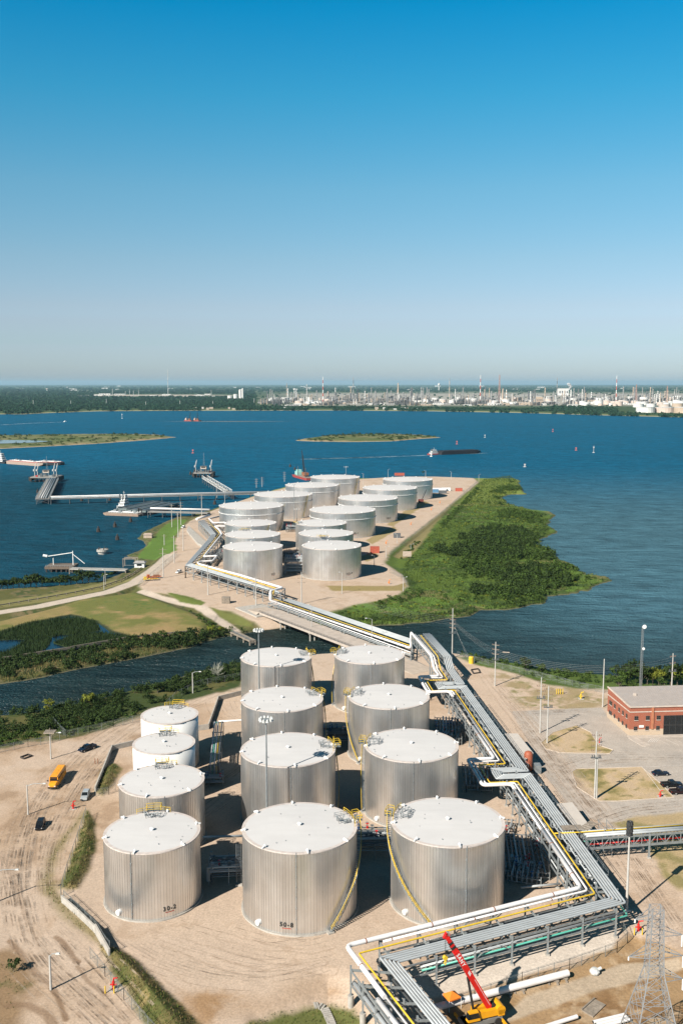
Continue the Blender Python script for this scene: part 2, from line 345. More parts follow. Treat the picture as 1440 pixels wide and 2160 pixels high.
def land_color(x, y, z):
    n1 = fbm(x, y, 9, 21, 5); n2 = fbm(x, y, 2.2, 31, 4); n3 = fbm(x, y, 38, 41, 4); n4 = fbm(x, y, .9, 51, 2)
    C = np.empty(x.shape+(3,))
    base = np.array([.485,.375,.290]); C[:] = base
    C *= (0.78 + .22*n3 + .18*n1 + .10*n4)[..., None]
    k = (sm(n3*.55+n1*.45, .52, .64)*.45)[..., None]; C = C*(1-k)+np.array([.40,.285,.195])*k
    lf = (sm(-x, 28, 52)*(y < 330)*sm(n3*.5+n1*.5, .36, .56)*.62)[..., None]; C = C*(1-lf)+np.array([.375,.262,.175])*lf
    lf = (sm(-x, 40, 60)*(y < 330)*sm(n1*.45+n2*.2+n3*.35, .53, .62)*.6)[..., None]; C = C*(1-lf)+np.array([.27,.18,.115])*lf
    lf = (sm(n1*.5+n2*.5, .56, .66)*.35)[..., None]; C = C*(1-lf)+np.array([.34,.24,.165])*lf
    def mix(c, m):
        nonlocal C
        m = np.clip(m, 0, 1)[..., None]; C = C*(1-m) + np.array(c)*m*(0.82+.2*n2+.16*n1)[..., None]
    edge = (n1-.5)*3.0 + (n2-.5)*1.2
    dN = sdf(x, y, LAND_N, 80); dB = sdf(x, y, LAND_B, 80)
    # ---- the far side of the channel
    onB = dB > dN
    pl = sdf(x, y, PLAT_B, 60) + edge; lw = sdf(x, y, LAWN, 60) + edge*.6
    wet = onB*(1-sm(pl, -2, 2))
    mix((.09,.135,.022), wet)
    mix((.105,.178,.03), wet*sm(n3, .42, .56)*sm(x, -30, 0))
    mix((.045,.075,.018), wet*sm(n1*.5+n3*.3+n2*.2, .49, .56)*.9)
    mix((.24,.19,.085), wet*sm(n3*.7+n2*.3, .57, .66)*.55)
    mix((.10,.10,.032), wet*sm(-x, 15, 40)); mix((.17,.135,.07), wet*sm(-x, 15, 40)*sm(n1, .45, .6)); mix((.05,.07,.022), wet*sm(-x, 15, 40)*sm(n2*.5+n1*.5, .5, .62))
    dr = ldist(x, y, px([(1010,1012),(960,1050),(905,1105),(870,1150),(845,1172)], -1)); mix((.27,.21,.10), wet*(1-sm(dr+edge, 3, 6))*.8)
    mix((.20,.24,.05), wet*sm(y, 860, 980)*.75)
    mix((.145,.15,.04), onB*sm(lw, -1, 1)); mix((.085,.125,.03), onB*sm(lw, -1, 1)*sm(n1*.5+n2*.5, .52, .62)*.8)
    mix((.245,.19,.075), onB*sm(lw, -1, 1)*sm(n3*.6+n1*.4, .38, .52))
    mix((.30,.205,.095), onB*sm(lw, -1, 1)*sm(n1*.6+n3*.4, .51, .62)*.85)
    pd = sdf(x, y, POND, 40) + edge; mix((.022,.034,.02), sm(pd, -2, 0)*onB)
    for q in REEDS: mix((.035,.055,.018), sm(sdf(x, y, q, 30)+edge*.6, -1, .5)*onB)
    st = ldist(x, y, px([(-300,1310),(0,1268),(100,1255),(190,1238),(255,1222)], 0)) + edge; mix((.20,.18,.07), onB*(1-sm(st, 6, 10)))
    rl = ldist(x, y, ROAD_L) + edge*.25; mix((.50,.42,.345), 1-sm(rl, 3.4, 4.6))
    pa = ldist(x, y, PATH) + edge*.3; mix((.48,.40,.33), 1-sm(pa, 2.0, 3.4))
    gb = sdf(x, y, px([(690,1236),(830,1236),(858,1228),(850,1246),(760,1246),(700,1246)], 0), 40) + edge; mix((.27,.21,.09), sm(gb, -1, 1))
    for q in ([(830,1110),(870,1082),(905,1060),(890,1056),(850,1080),(815,1108)], [(752,1178),(790,1160),(800,1172),(775,1185)], [(770,1140),(830,1110),(838,1118),(785,1148)]):
        mix((.29,.225,.10), sm(sdf(x, y, px(q, 0), 30) + edge, -1, 1)*.9)
    gm = sdf(x, y, px([(355,1250),(400,1258),(430,1270),(425,1276),(380,1266)], 0), 30) + edge; mix((.11,.14,.03), sm(gm, -1, 1))
    gm = sdf(x, y, px([(440,1280),(500,1295),(540,1318),(480,1305)], 0), 30) + edge; mix((.13,.14,.04), sm(gm, -1, 1))
    gm = sdf(x, y, px([(290,1170),(310,1145),(345,1105),(370,1092),(395,1092),(368,1130),(372,1160),(330,1178)], 0), 30) + edge; mix((.10,.17,.03), sm(gm, -1, 1))
    # ---- the near side
    onN = dN >= dB
    vg = sdf(x, y, VEG_N, 60) + edge; mix((.045,.065,.018), onN*sm(vg, -1.5, 1.5)); mix((.11,.10,.035), onN*sm(vg, -1, 1)*sm(n1, .5, .62)*.8)
    vr = sdf(x, y, VEG_R, 60) + edge; mix((.075,.115,.024), onN*sm(vr, -1.5, 1.5))
    fr = sdf(x, y, FIELD_R, 60) + edge; fr = fr + (n3-.5)*22; mix((.17,.16,.05), onN*sm(fr, -3, 5)*sm(n1*.6+n2*.4, .42, .6)*.85); mix((.34,.25,.15), onN*sm(fr, -3, 5)*sm(n1, .52, .62)*.7)
    lo = sdf(x, y, LOT, 60) + edge*.15; mix((.40,.35,.305), sm(lo, -.3, .6)); mix((.34,.305,.275), sm(lo, -.3, .6)*sm(n3, .5, .6)*.6)
    for q in (ISL1, ISL2):
        e = sdf(x, y, q, 40) + edge*.1; mix((.46,.34,.20), sm(e, -.2, .3)); mix((.30,.235,.10), sm(e, -.2, .3)*sm(n1, .46, .62)*.8); mix((.13,.125,.04), sm(e, 0, 1)*sm(n1*.5+n2*.5, .53, .62)*.7); mix((.47,.355,.25), sm(e, 0, 1)*sm(1-n1, .5, .6)*.6)
    gr = sdf(x, y, GRASS_R, 60) + edge; mix((.40,.30,.17), sm(gr, -1, 1)); mix((.21,.18,.075), sm(gr, -1, 1)*sm(n1, .5, .63)*.85)
    bs = sdf(x, y, BSTRIP, 40) + edge; mix((.22,.18,.085), sm(bs, -2, 1)*.85)
    for q in (BERM1, BERM2, BERM3):
        e = sdf(x, y, q, 40) + edge*.5; mix((.135,.115,.045), sm(e, -1, .8)); mix((.085,.095,.028), sm(e, -1, .8)*sm(n1, .45, .6)); mix((.30,.22,.10), sm(e, -1, .8)*sm(n2, .58, .7)*.6)
    br = sdf(x, y, BROWN, 60) + edge; mix((.32,.20,.11), sm(br, -2, 3)*(.35+.65*sm(n1, .4, .6)))
    ya = sdf(x, y, YARD, 60) + edge; mix((.33,.215,.115), sm(ya, -1, 1)); mix((.23,.135,.065), sm(ya, -1, 1)*sm(n3*.4+n1*.6, .5, .62)); mix((.42,.31,.20), sm(ya, -1, 1)*sm(n2*.4+n1*.6, .55, .66)*.7)
    li = sdf(x, y, LIME, 60) + edge*.25; mix((.56,.485,.415), sm(li, -.5, .5))
    wp = sdf(x, y, WORKPAD, 60) + edge*.2; mix((.42,.33,.24), sm(wp, -.5, .5))
    gs = sdf(x, y, GRASS_S, 60) + edge; mix((.12,.13,.04), sm(gs, -1, 1)); mix((.25,.20,.08), sm(gs, -1, 1)*sm(n1, .5, .62))
    sc = sdf(x, y, SCRUB_L, 60) + edge; mix((.25,.165,.095), sm(sc, -3, 1)); mix((.075,.085,.03), sm(sc, -1, 1)*sm(n1*.6+n3*.4, .5, .6))
    # damp mud and wheel ruts on the dirt roads
    for q, wd, st_ in (([(22,1985),(45,2010),(75,2050),(105,2075),(125,2110),(140,2150)], 0.8, .85), ([(118,1977),(130,1985),(150,2015),(165,2030)], .5, .8), ([(165,2040),(185,2070),(210,2090),(222,2098)], .45, .75), ([(20,2120),(60,2120),(100,2140),(115,2165)], 1.1, .65), ([(10,1800),(30,1860),(60,1950)], .5, .4)):
        e = ldist(x, y, px(q, 0), 30) + edge*.5; mix((.20,.125,.075), (1-sm(e, wd*.5, wd*1.2))*st_)
    ruts = [[(40,1985),(70,2040),(140,2100),(200,2165)], [(95,1975),(170,2060),(260,2165)], [(12,1800),(28,1870),(50,1960)], [(70,1780),(68,1870),(95,1975)], [(130,1500),(100,1560)], [(250,1530),(200,1560),(150,1600),(110,1650),(75,1700),(45,1770),(30,1830)], [(320,1505),(230,1570),(185,1620),(150,1680),(115,1740),(95,1800),(88,1870)], [(400,1478),(330,1500),(250,1530)], [(460,1462),(350,1510),(290,1545)], [(240,1575),(200,1625),(170,1650)],
            [(470,1975),(560,1998),(650,2008),(700,1998)], [(300,1960),(420,2000),(560,2040),(700,2045)], [(340,1980),(480,2040),(560,2055),(680,2030)], [(245,1985),(330,2040),(400,2090)], [(1010,1420),(1080,1510),(1160,1610),(1260,1730),(1340,1850),(1420,1980)], [(1035,1425),(1110,1520),(1190,1620),(1300,1760),(1400,1900),(1480,2000)], [(1050,1440),(1180,1590),(1290,1720)], [(430,1655),(470,1640),(510,1610)], [(430,1720),(480,1680),(512,1670)], [(420,1665),(460,1645),(510,1622)]]
    for q in ruts:
        L = px(q, 0); e = ldist(x, y, L, 12) + (n1-.5)*2.2
        for off in (.95,):
            k = np.exp(-((np.abs(e)-off)/.22)**2); mix((.24,.165,.11), k*.55*sm(n3+n2*.4, .42, .72))
        mix((.56,.44,.35), np.exp(-((e)/1.4)**2)*.22)
    # bare, wet rim where the land meets the water
    mix((.06,.07,.03), wet*sm(-z, 2.15, 2.6)*.8); mix((.17,.14,.09), sm(-z, 2.6, 3.0)*.7)
    return C
ys = 118.0*np.exp(np.linspace(0, math.log(1165/118.0), 1180)); us = np.linspace(-1, 1, 780); us = np.sign(us)*(.72*np.abs(us)+.28*np.abs(us)**3)
YY, UU = np.meshgrid(ys, us, indexing='ij'); XX = UU*(YY*.56+14)
ZZ = land_height(XX.ravel(), YY.ravel())
fine = (fbm(XX.ravel(), YY.ravel(), 3.0, 77, 3)-.5)*.16; ZZ = ZZ + fine
CC = land_color(XX.ravel(), YY.ravel(), ZZ)
V = np.stack([XX.ravel(), YY.ravel(), ZZ], -1); nr, nc = XX.shape
idx = np.arange(nr*nc).reshape(nr, nc)
Fq = np.stack([idx[:-1,:-1], idx[:-1,1:], idx[1:,1:], idx[1:,:-1]], -1).reshape(-1, 4)
keep = (V[Fq][:, :, 2].max(1) > -4.6); Fq = Fq[keep]
used = np.unique(Fq); remap = np.full(len(V), -1); remap[used] = np.arange(len(used))
ground = npmesh('ground', V[used], remap[Fq], vmat('ground_soil'), np.concatenate([CC[used], np.ones((len(used), 1))], 1), smooth=True)
tag(ground, 'bare tan industrial ground with dirt roads, grass and shore', 'ground', kind='structure')
def gz(x, y): return float(land_height(np.array([x]), np.array([y]))[0])
def gzs(x, y): return land_height(np.asarray(x), np.asarray(y))
def PG(u, v):
    """the place on the ground seen at pixel u, v"""
    z = 0.0
    for i in range(6):
        x, y = G(u, v, z); z = gz(x, y)
    x, y = G(u, v, z); return Vector((x, y, z))

def water_mat(name, deep, muddy):
    m = bpy.data.materials.new(name); m.use_nodes = True; t = m.node_tree; b = t.nodes['Principled BSDF']
    tc = t.nodes.new('ShaderNodeTexCoord'); L = t.links.new
    sep = t.nodes.new('ShaderNodeSeparateXYZ'); L(tc.outputs['Object'], sep.inputs[0])
    mr = t.nodes.new('ShaderNodeMapRange'); mr.inputs[1].default_value = 330; mr.inputs[2].default_value = 1050; mr.interpolation_type = 'SMOOTHSTEP'
    L(sep.outputs[1], mr.inputs[0])
    big = t.nodes.new('ShaderNodeTexNoise'); big.inputs['Scale'].default_value = .006; big.inputs['Detail'].default_value = 4
    mp = t.nodes.new('ShaderNodeMapping'); mp.inputs['Scale'].default_value = (.5, 1.6, 1); L(tc.outputs['Object'], mp.inputs[0]); L(mp.outputs[0], big.inputs['Vector'])
    add = t.nodes.new('ShaderNodeMath'); add.operation = 'MULTIPLY_ADD'; L(big.outputs['Fac'], add.inputs[0]); add.inputs[1].default_value = .5; 
    sub = t.nodes.new('ShaderNodeMath'); sub.operation = 'SUBTRACT'; L(mr.outputs[0], sub.inputs[0]); sub.inputs[1].default_value = .25; L(sub.outputs[0], add.inputs[2])
    mx = t.nodes.new('ShaderNodeMix'); mx.data_type = 'RGBA'; L(add.outputs[0], mx.inputs[0]); mx.inputs[6].default_value = (*muddy, 1); mx.inputs[7].default_value = (*deep, 1)
    
    def ramp(i, a, c): q = t.nodes.new('ShaderNodeMapRange'); q.interpolation_type = 'SMOOTHSTEP'; q.inputs[1].default_value = a; q.inputs[2].default_value = c; L(sep.outputs[i], q.inputs[0]); return q.outputs[0]
    def mul(p, q): k = t.nodes.new('ShaderNodeMath'); k.operation = 'MULTIPLY'; L(p, k.inputs[0]); L(q, k.inputs[1]); return k.outputs[0]
    def mixc(f, src, c): k = t.nodes.new('ShaderNodeMix'); k.data_type = 'RGBA'; L(f, k.inputs[0]); L(src, k.inputs[6]); k.inputs[7].default_value = (*c, 1); return k.outputs[2]
    # silty shallows east of the peninsula, deeper dark water in the west bay
    col = mixc(mul(mul(ramp(0, 15, 150), ramp(1, 300, 520)), ramp(1, 1400, 700)), mx.outputs[2], (.060,.140,.180))
    col = mixc(mul(ramp(0, -90, -190), ramp(1, 1500, 1000)), col, (.004,.052,.086))
    wn = t.nodes.new('ShaderNodeTexNoise'); wn.inputs['Scale'].default_value = .11; wn.inputs['Detail'].default_value = 5; wn.inputs['Roughness'].default_value = .65; wm = t.nodes.new('ShaderNodeMapping'); wm.inputs['Scale'].default_value = (.55, .8, 1); L(tc.outputs['Object'], wm.inputs[0]); L(wm.outputs[0], wn.inputs['Vector'])
    wr = t.nodes.new('ShaderNodeMapRange'); wr.inputs[1].default_value = .3; wr.inputs[2].default_value = .7; wr.inputs[3].default_value = .72; wr.inputs[4].default_value = 1.3; L(wn.outputs['Fac'], wr.inputs[0])  # ripple contrast of reflected sky, put into the base colour as noise
    ws = t.nodes.new('ShaderNodeVectorMath'); ws.operation = 'SCALE'; L(col, ws.inputs[0]); L(wr.outputs[0], ws.inputs['Scale']); L(ws.outputs[0], b.inputs['Base Color']); b.inputs['Roughness'].default_value = .25; b.inputs['IOR'].default_value = 1.33; b.inputs['Specular IOR Level'].default_value = .13; b.inputs['Specular Tint'].default_value = (.2,.8,1,1)
    h = None
    for sc, st, wt in ((.9, (1, 1.6, 1), .35), (.16, (.8, 1.7, 1), .8), (.035, (.6, 1.8, 1), 1.6)):
        n = t.nodes.new('ShaderNodeTexNoise'); n.inputs['Scale'].default_value = sc; n.inputs['Detail'].default_value = 3
        q = t.nodes.new('ShaderNodeMapping'); q.inputs['Scale'].default_value = st; q.inputs['Rotation'].default_value = (0, 0, .5); L(tc.outputs['Object'], q.inputs[0]); L(q.outputs[0], n.inputs['Vector'])
        k = t.nodes.new('ShaderNodeMath'); k.operation = 'MULTIPLY_ADD'; L(n.outputs['Fac'], k.inputs[0]); k.inputs[1].default_value = wt
        if h is None: k.inputs[2].default_value = 0
        else: L(h, k.inputs[2])
        h = k.outputs[0]
    bp = t.nodes.new('ShaderNodeBump'); bp.inputs['Strength'].default_value = 1.0; bp.inputs['Distance'].default_value = 3.5; L(h, bp.inputs['Height']); L(bp.outputs[0], b.inputs['Normal'])
    # choppy water: wave slopes keep the mirror reflection weak even at a grazing view
    b.inputs['Specular IOR Level'].default_value = 0; b.inputs['Roughness'].default_value = .9
    di = t.nodes.new('ShaderNodeBsdfDiffuse'); L(ws.outputs[0], di.inputs['Color']); L(bp.outputs[0], di.inputs['Normal'])
    gl = t.nodes.new('ShaderNodeBsdfGlossy'); gl.inputs['Roughness'].default_value = .22; L(bp.outputs[0], gl.inputs['Normal'])
    fr = t.nodes.new('ShaderNodeFresnel'); fr.inputs['IOR'].default_value = 1.33; L(bp.outputs[0], fr.inputs['Normal']); mn = t.nodes.new('ShaderNodeMath'); mn.operation = 'MINIMUM'; mn.inputs[1].default_value = .10; L(fr.outputs[0], mn.inputs[0])
    ms = t.nodes.new('ShaderNodeMixShader'); L(mn.outputs[0], ms.inputs[0]); L(di.outputs[0], ms.inputs[1]); L(gl.outputs[0], ms.inputs[2]); L(ms.outputs[0], t.nodes['Material Output'].inputs[0])
    return m
wb = MB(); wb.quad((-60000,-500,-3),(60000,-500,-3),(60000,70000,-3),(-60000,70000,-3))
water = tag(wb.build('water', water_mat('bay_water', (.0005,.094,.178), (.015,.028,.026))), 'blue bay water turning grey green in the near inlet', 'water', kind='structure')
pb = MB(); pb.add([(x, y, -.62) for (x, y) in POND], [tuple(range(len(POND)))])
pond = tag(pb.build('water', mat('marsh_water', (.004,.010,.018), .15, var=.1, spec=.2)), 'dark still marsh pond', 'pond', kind='structure')
# ------------------------------------------------------------------ storage tanks
def tank_mat(name, base=(.80,.795,.785), rough=.33, metal=.9):
    m = bpy.data.materials.new(name); m.use_nodes = True; t = m.node_tree; b = t.nodes['Principled BSDF']; L = t.links.new
    b.inputs['Metallic'].default_value = metal
    ge = t.nodes.new('ShaderNodeNewGeometry'); tc = t.nodes.new('ShaderNodeTexCoord')
    n = t.nodes.new('ShaderNodeTexNoise'); n.inputs['Scale'].default_value = .25; n.inputs['Detail'].default_value = 4; L(tc.outputs['Object'], n.inputs['Vector'])
    r1 = t.nodes.new('ShaderNodeMapRange'); r1.inputs[3].default_value = .96; r1.inputs[4].default_value = 1.03; L(ge.outputs['Random Per Island'], r1.inputs[0])
    r2 = t.nodes.new('ShaderNodeMapRange'); r2.inputs[1].default_value = .3; r2.inputs[2].default_value = .7; r2.inputs[3].default_value = .93; r2.inputs[4].default_value = 1.05; L(n.outputs['Fac'], r2.inputs[0])
    k = t.nodes.new('ShaderNodeMath'); k.operation = 'MULTIPLY'; L(r1.outputs[0], k.inputs[0]); L(r2.outputs[0], k.inputs[1])
    mu = t.nodes.new('ShaderNodeVectorMath'); mu.operation = 'SCALE'; mu.inputs[0].default_value = base; L(k.outputs[0], mu.inputs['Scale']); L(mu.outputs[0], b.inputs['Base Color'])
    st = t.nodes.new('ShaderNodeMapping'); st.inputs['Scale'].default_value = (1.1,1.1,.05); n2 = t.nodes.new('ShaderNodeTexNoise'); n2.inputs['Scale'].default_value = 1.0; n2.inputs['Detail'].default_value = 4; L(tc.outputs['Object'], st.inputs[0]); L(st.outputs[0], n2.inputs['Vector'])
    r4 = t.nodes.new('ShaderNodeMapRange'); r4.inputs[1].default_value = .35; r4.inputs[2].default_value = .65; r4.inputs[3].default_value = .93; r4.inputs[4].default_value = 1.04; L(n2.outputs['Fac'], r4.inputs[0])
    k2 = t.nodes.new('ShaderNodeMath'); k2.operation = 'MULTIPLY'; L(k.outputs[0], k2.inputs[0]); L(r4.outputs[0], k2.inputs[1]); L(k2.outputs[0], mu.inputs['Scale'])
    bp = t.nodes.new('ShaderNodeBump'); bp.inputs['Strength'].default_value = .25; bp.inputs['Distance'].default_value = .25; L(n.outputs['Fac'], bp.inputs['Height']); L(bp.outputs[0], b.inputs['Normal'])
    r3 = t.nodes.new('ShaderNodeMapRange'); r3.inputs[3].default_value = rough-.06; r3.inputs[4].default_value = rough+.08; L(n.outputs['Fac'], r3.inputs[0]); L(r3.outputs[0], b.inputs['Roughness'])
    return m
M_TANK = tank_mat('aluminium_cladding'); M_SEAM = mat('cladding_seam', (.42,.40,.375), .5, .8)
M_TRIM = mat('roof_edge_trim', (.60,.53,.49), .7)
M_WTANK = mat('white_tank_paint', (.80,.79,.77), .3, var=.03, scale=.2)
FONT_CACHE = {}
def text_verts(s, size):
    key = (s, size)
    if key not in FONT_CACHE:
        cu = bpy.data.curves.new('lettering', 'FONT'); cu.body = s; cu.size = size; cu.align_x = 'CENTER'; cu.space_character = 1.3; cu.offset = .03*size
        o = bpy.data.objects.new('lettering', cu); COL.objects.link(o); dg = bpy.context.evaluated_depsgraph_get()
        me = bpy.data.meshes.new_from_object(o.evaluated_get(dg)); vs = [v.co.copy() for v in me.vertices]; fs = [tuple(p.vertices) for p in me.polygons]
        bpy.data.objects.remove(o); bpy.data.curves.remove(cu); bpy.data.meshes.remove(me)
        FONT_CACHE[key] = (vs, fs)
    return FONT_CACHE[key]
def view_ang(x, y): return math.atan2(-y, -x)            # direction from a tank to the camera
def railing(mb, pts, h=1.1, t=.06, step=1.4, close=False):
    """posts, top rail and mid rail along a polyline"""
    pts = [Vector(p) for p in pts]
    for a, b in zip(pts[:-1], pts[1:]):
        n = max(1, int((b-a).length/step))
        for i in range(n+1):
            p = a.lerp(b, i/n); mb.beam(p, p+Vector((0,0,h)), t)
        for q in (h, h*.55): mb.beam(a+Vector((0,0,q)), b+Vector((0,0,q)), t)
def make_tank(label, x, y, r, h, kind='ribbed', seams=None, girder=False, stair=None, plat=None, number=None, vents=8, vent0=0.3, group=None, gauge=.05):
    tk = thing('storage_tank', label, 'storage tank', (x, y, 0), 0, group)
    C0 = Vector((x, y, 0)); va = view_ang(x, y)
    pol = lambda a, rr, z: C0 + Vector((math.cos(a)*rr, math.sin(a)*rr, z))
    if kind == 'ribbed':
        n = seams or int(2*math.pi*r/.62); mb = MB(); sb = MB()
        for i in range(n):
            a0, a1 = 2*math.pi*i/n, 2*math.pi*(i+1)/n
            vs = []
            for k in range(3):
                a = a0 + (a1-a0)*k/2
                vs += [pol(a, r, .25), pol(a, r, h)]
            mb.add(vs, [(0,2,3,1),(2,4,5,3)])
            c = pol(a0, r+.02, 0); d = .018 if r < 14 else .026
            sb.beam((c.x, c.y, .25), (c.x, c.y, h-.02), d*2, d*2)
        sh = mb.build('shell', M_TANK, tk, smooth=True); sb.build('seam', M_SEAM, sh) 
    else:
        mb = MB(); mb.lathe([(r, .25), (r, h)], 72, (x, y, 0)); sh = mb.build('shell', M_WTANK, tk, smooth=True)
        for p in sh.data.polygons:
            if len(p.vertices) > 4: p.use_smooth = False
    rb = MB(); rb.lathe([(r+.06, h), (r+.06, h+.12), (.01, h+.12+r*.03)], 96, (x, y, 0)); rf = rb.build('roof', M_ROOF, tk)
    eb = MB(); eb.lathe([(r+.03, h-.12), (r+.1, h-.12), (r+.1, h+.14), (r+.03, h+.14)], 72, (x, y, 0)); eb.build('roof_edge', M_TRIM, tk)
    bb = MB(); bb.lathe([(r+.45, -.3), (r+.40, .3), (r-.05, .3)], 72, (x, y, 0)); bb.build('foundation', M_CONC, tk)
    ztop = lambda rr: h+.12+(r-rr)*.03
    for i in range(vents):
        a = vent0 + 2*math.pi*i/vents; vb = MB(); c = pol(a, r-.55, ztop(r-.55)-.1); big = .23 if r < 14 else .38
        vb.cyl(c, c+Vector((0,0,.4)), big*.7, n=10); vb.lathe([(big*1.2, .35), (big*1.25, .52), (big*.75, .72), (.01, .8)], 12, c)
        o_ = pol(a, r+.35, h+.25); vb.beam(c+Vector((0,0,.5)), o_, big*1.1, .35)
        vb.build('roof_vent', M_WHITE, tk, smooth=False)
    cb = MB(); c = C0+Vector((0,0,ztop(0)-.15)); cb.cyl(c, c+Vector((0,0,.5)), .28, n=10); cb.lathe([(.5,.45),(.5,.62),(.01,.8)], 12, c); cb.build('centre_vent', M_WHITE, tk)
    rr_ = random.Random(int(x*7+y))
    for i in range(9 if y < 340 else 4):
        nb = MB(); a, q = rr_.uniform(0, 6.28), r*math.sqrt(rr_.uniform(.08,.85)); p = pol(a, q, ztop(q)-.05); nb.cyl(p, p+Vector((0,0,rr_.uniform(.2,.4))), rr_.uniform(.05,.10), n=7); nb.build('roof_nozzle', M_STEEL, tk)
    if girder:
        gb = MB(); gb.lathe([(r, h*.74), (r+.55, h*.74), (r+.55, h*.755), (r, h*.755)], 72, (x, y, 0)); gb.build('wind_girder', M_WHITE, tk)
    if stair:
        a0, a1 = va+stair[0], va+stair[1]; n = int(h/.3); st = MB(); sg = MB(); ra = MB()
        ro, ri = r+.95, r+.15; prev = None
        for i in range(n+1):
            t = i/n; a = a0+(a1-a0)*t; z = .3+(h-.1)*t
            st.beam(pol(a, ri, z), pol(a, ro, z), .26, .05)
            q = (pol(a, ri, z), pol(a, ro, z))
            if prev:
                for k in (0, 1): sg.beam(prev[k]+Vector((0,0,-.12)), q[k]+Vector((0,0,-.12)), .07, .3)
                if i % 3 == 0:
                    ra.beam(q[1], q[1]+Vector((0,0,1.1)), .07)
                for hh in (1.1, .6): ra.beam(prev[1]+Vector((0,0,hh)), q[1]+Vector((0,0,hh)), .085)
            prev = q
        so = sg.build('spiral_stair', M_STEEL, tk); st.build('treads', M_STEEL, so); ra.build('handrail', M_YEL, so)
        fb = MB(); f = pol(a0, r+.55, .15); fb.box(f.x, f.y, .12, 1.4, 1.4, .3, a0); fb.build('stair_pad', M_CONC, so)
    if plat is not None:
        a = va+plat; pb = MB(); ra = MB(); w_ = 1.5/r
        for s in np.linspace(-w_, w_, 5)[:-1]:
            pb.quad(pol(a+s, r-.1, h+.22), pol(a+s, r+1.5, h+.22), pol(a+s+w_/2, r+1.5, h+.22), pol(a+s+w_/2, r-.1, h+.22))
        pts = [pol(a-w_, r+.2, h+.22), pol(a-w_, r+1.5, h+.22), pol(a, r+1.55, h+.22), pol(a+w_, r+1.5, h+.22), pol(a+w_, r+.2, h+.22)]
        railing(ra, pts, 1.15, .09); pts = [pol(a+s, r-.35, h+.15) for s in np.linspace(-w_*2.6, w_*2.6, 7)]; railing(ra, pts, 1.1, .08)
        po = pb.build('roof_platform', M_STEEL, tk); ra.build('platform_rail', M_YEL, po)
        ib = MB()
        for i in range(9):
            q = r-1.2-rr_.random()*2.6; aa = a+rr_.uniform(-1, 1)*2.6/r; p = pol(aa, q, ztop(q)); hh = rr_.uniform(.4,1.2); ib.cyl(p, p+Vector((0,0,hh)), .09, n=6); ib.cyl(p+Vector((0,0,hh)), p+Vector((.35,0,hh)), .13, n=6)
        pts = [pol(a+s, r-3.6, ztop(r-3.6)) for s in np.linspace(-w_*1.6, w_*1.6, 4)]; railing(ib, [pol(a-w_*1.6, r-.4, h)] + pts + [pol(a+w_*1.6, r-.4, h)], 1.0, .06)
        ib.build('roof_fittings', M_STEEL, po)
    if number:
        s, ang, z, size = number; vs, fs = text_verts(s, size); lb = MB(); a = va+ang
        lb.add([pol(a+v.x/(r+.07), r+.11, z+v.y) for v in vs], fs); lb.build('number_marking', M_BLACK, tk)
        ub = MB(); w_ = size*.75/r
        ub.quad(pol(a-w_, r+.08, z-.45), pol(a+w_, r+.08, z-.45), pol(a+w_, r+.08, z-.3), pol(a-w_, r+.08, z-.3)); ub.build('red_underline', mat('faded_red_stencil', (.45,.08,.05), .7), tk)
    # downpipe-like gauge line with brackets on the sunny side, manhole at the foot
    if kind == 'ribbed' and r < 14:
        a = va+gauge; lb = MB(); p = pol(a, r+.12, .4); lb.cyl(p, (p.x, p.y, h+.3), .07, n=8)
        for z in np.arange(1.5, h, 2.2): q = pol(a, r+.1, z); lb.box(q.x, q.y, z, .22, .22, .3, a)
        lb.build('gauge_pipe', M_STEEL, tk)
        a = va-.78; q = pol(a, r-.1, 1.2); q2 = pol(a, r+.45, 1.2); mbm = MB(); mbm.cyl(q, q2, .62, .55, n=16); mbm.cyl(q2, pol(a, r+.6, 1.2), .3, .2, n=10); mbm.build('manhole_cover', M_WHITE, tk)
    return tk
H4, H5, HB, HD = 14.7, 17.4, 17.4, 17.8
make_tank('metal clad tank marked 30-2, nearest of the left row', -40.5, 200.5, 10.15, H4, plat=math.pi-.05, number=('30-2', .32, 1.9, 1.25), gauge=-.45, vents=6, vent0=.35)
make_tank('metal clad tank directly behind the tank marked 30-2', -43.4, 228.1, 10.15, H4, stair=(math.pi-.62, math.pi-.1), plat=math.pi-.02, vents=6, vent0=.35)
make_tank('plain white painted tank in front of the other white one', -47.3, 252.9, 8.2, H4, kind='white', vents=0, plat=math.pi-.05)
make_tank('plain white painted tank at the back of the left row', -49.7, 275.6, 8.2, H4, kind='white', vents=0, plat=math.pi-.3)
make_tank('large metal clad tank marked 50-8 with stairway on its right side', -8.8, 197.1, 12, H5, stair=(.5, 1.75), plat=1.85, number=('50-8', -.23, 1.9, 1.25), gauge=-.06, vent0=.18)
make_tank('metal clad tank with a mast shadow on its roof, directly behind tank 50-8', -13.6, 241.4, 12, H5, stair=(1.25, 2.0), plat=1.72, vent0=.2)
make_tank('metal clad tank third from the front of the middle row', -17.5, 281.7, 12, H5, stair=(1.15, 2.0), plat=1.95, vent0=.2)
make_tank('metal clad tank at the back of the middle row beside the channel', -22.2, 327.0, 12, H5, stair=(1.3, 2.2), plat=1.75, vent0=.2)
make_tank('large metal clad tank marked 50-7 with stairway curving down its front', 22.6, 199.7, 12, H5, stair=(-.22, -1.6), plat=-1.75, number=('50-7', .47, 2.1, 1.25), gauge=.33, vent0=.1)
make_tank('metal clad tank directly behind the tank marked 50-7', 18.0, 244.4, 12, H5, stair=(-1.35, -1.75), plat=-1.65, vent0=.1)
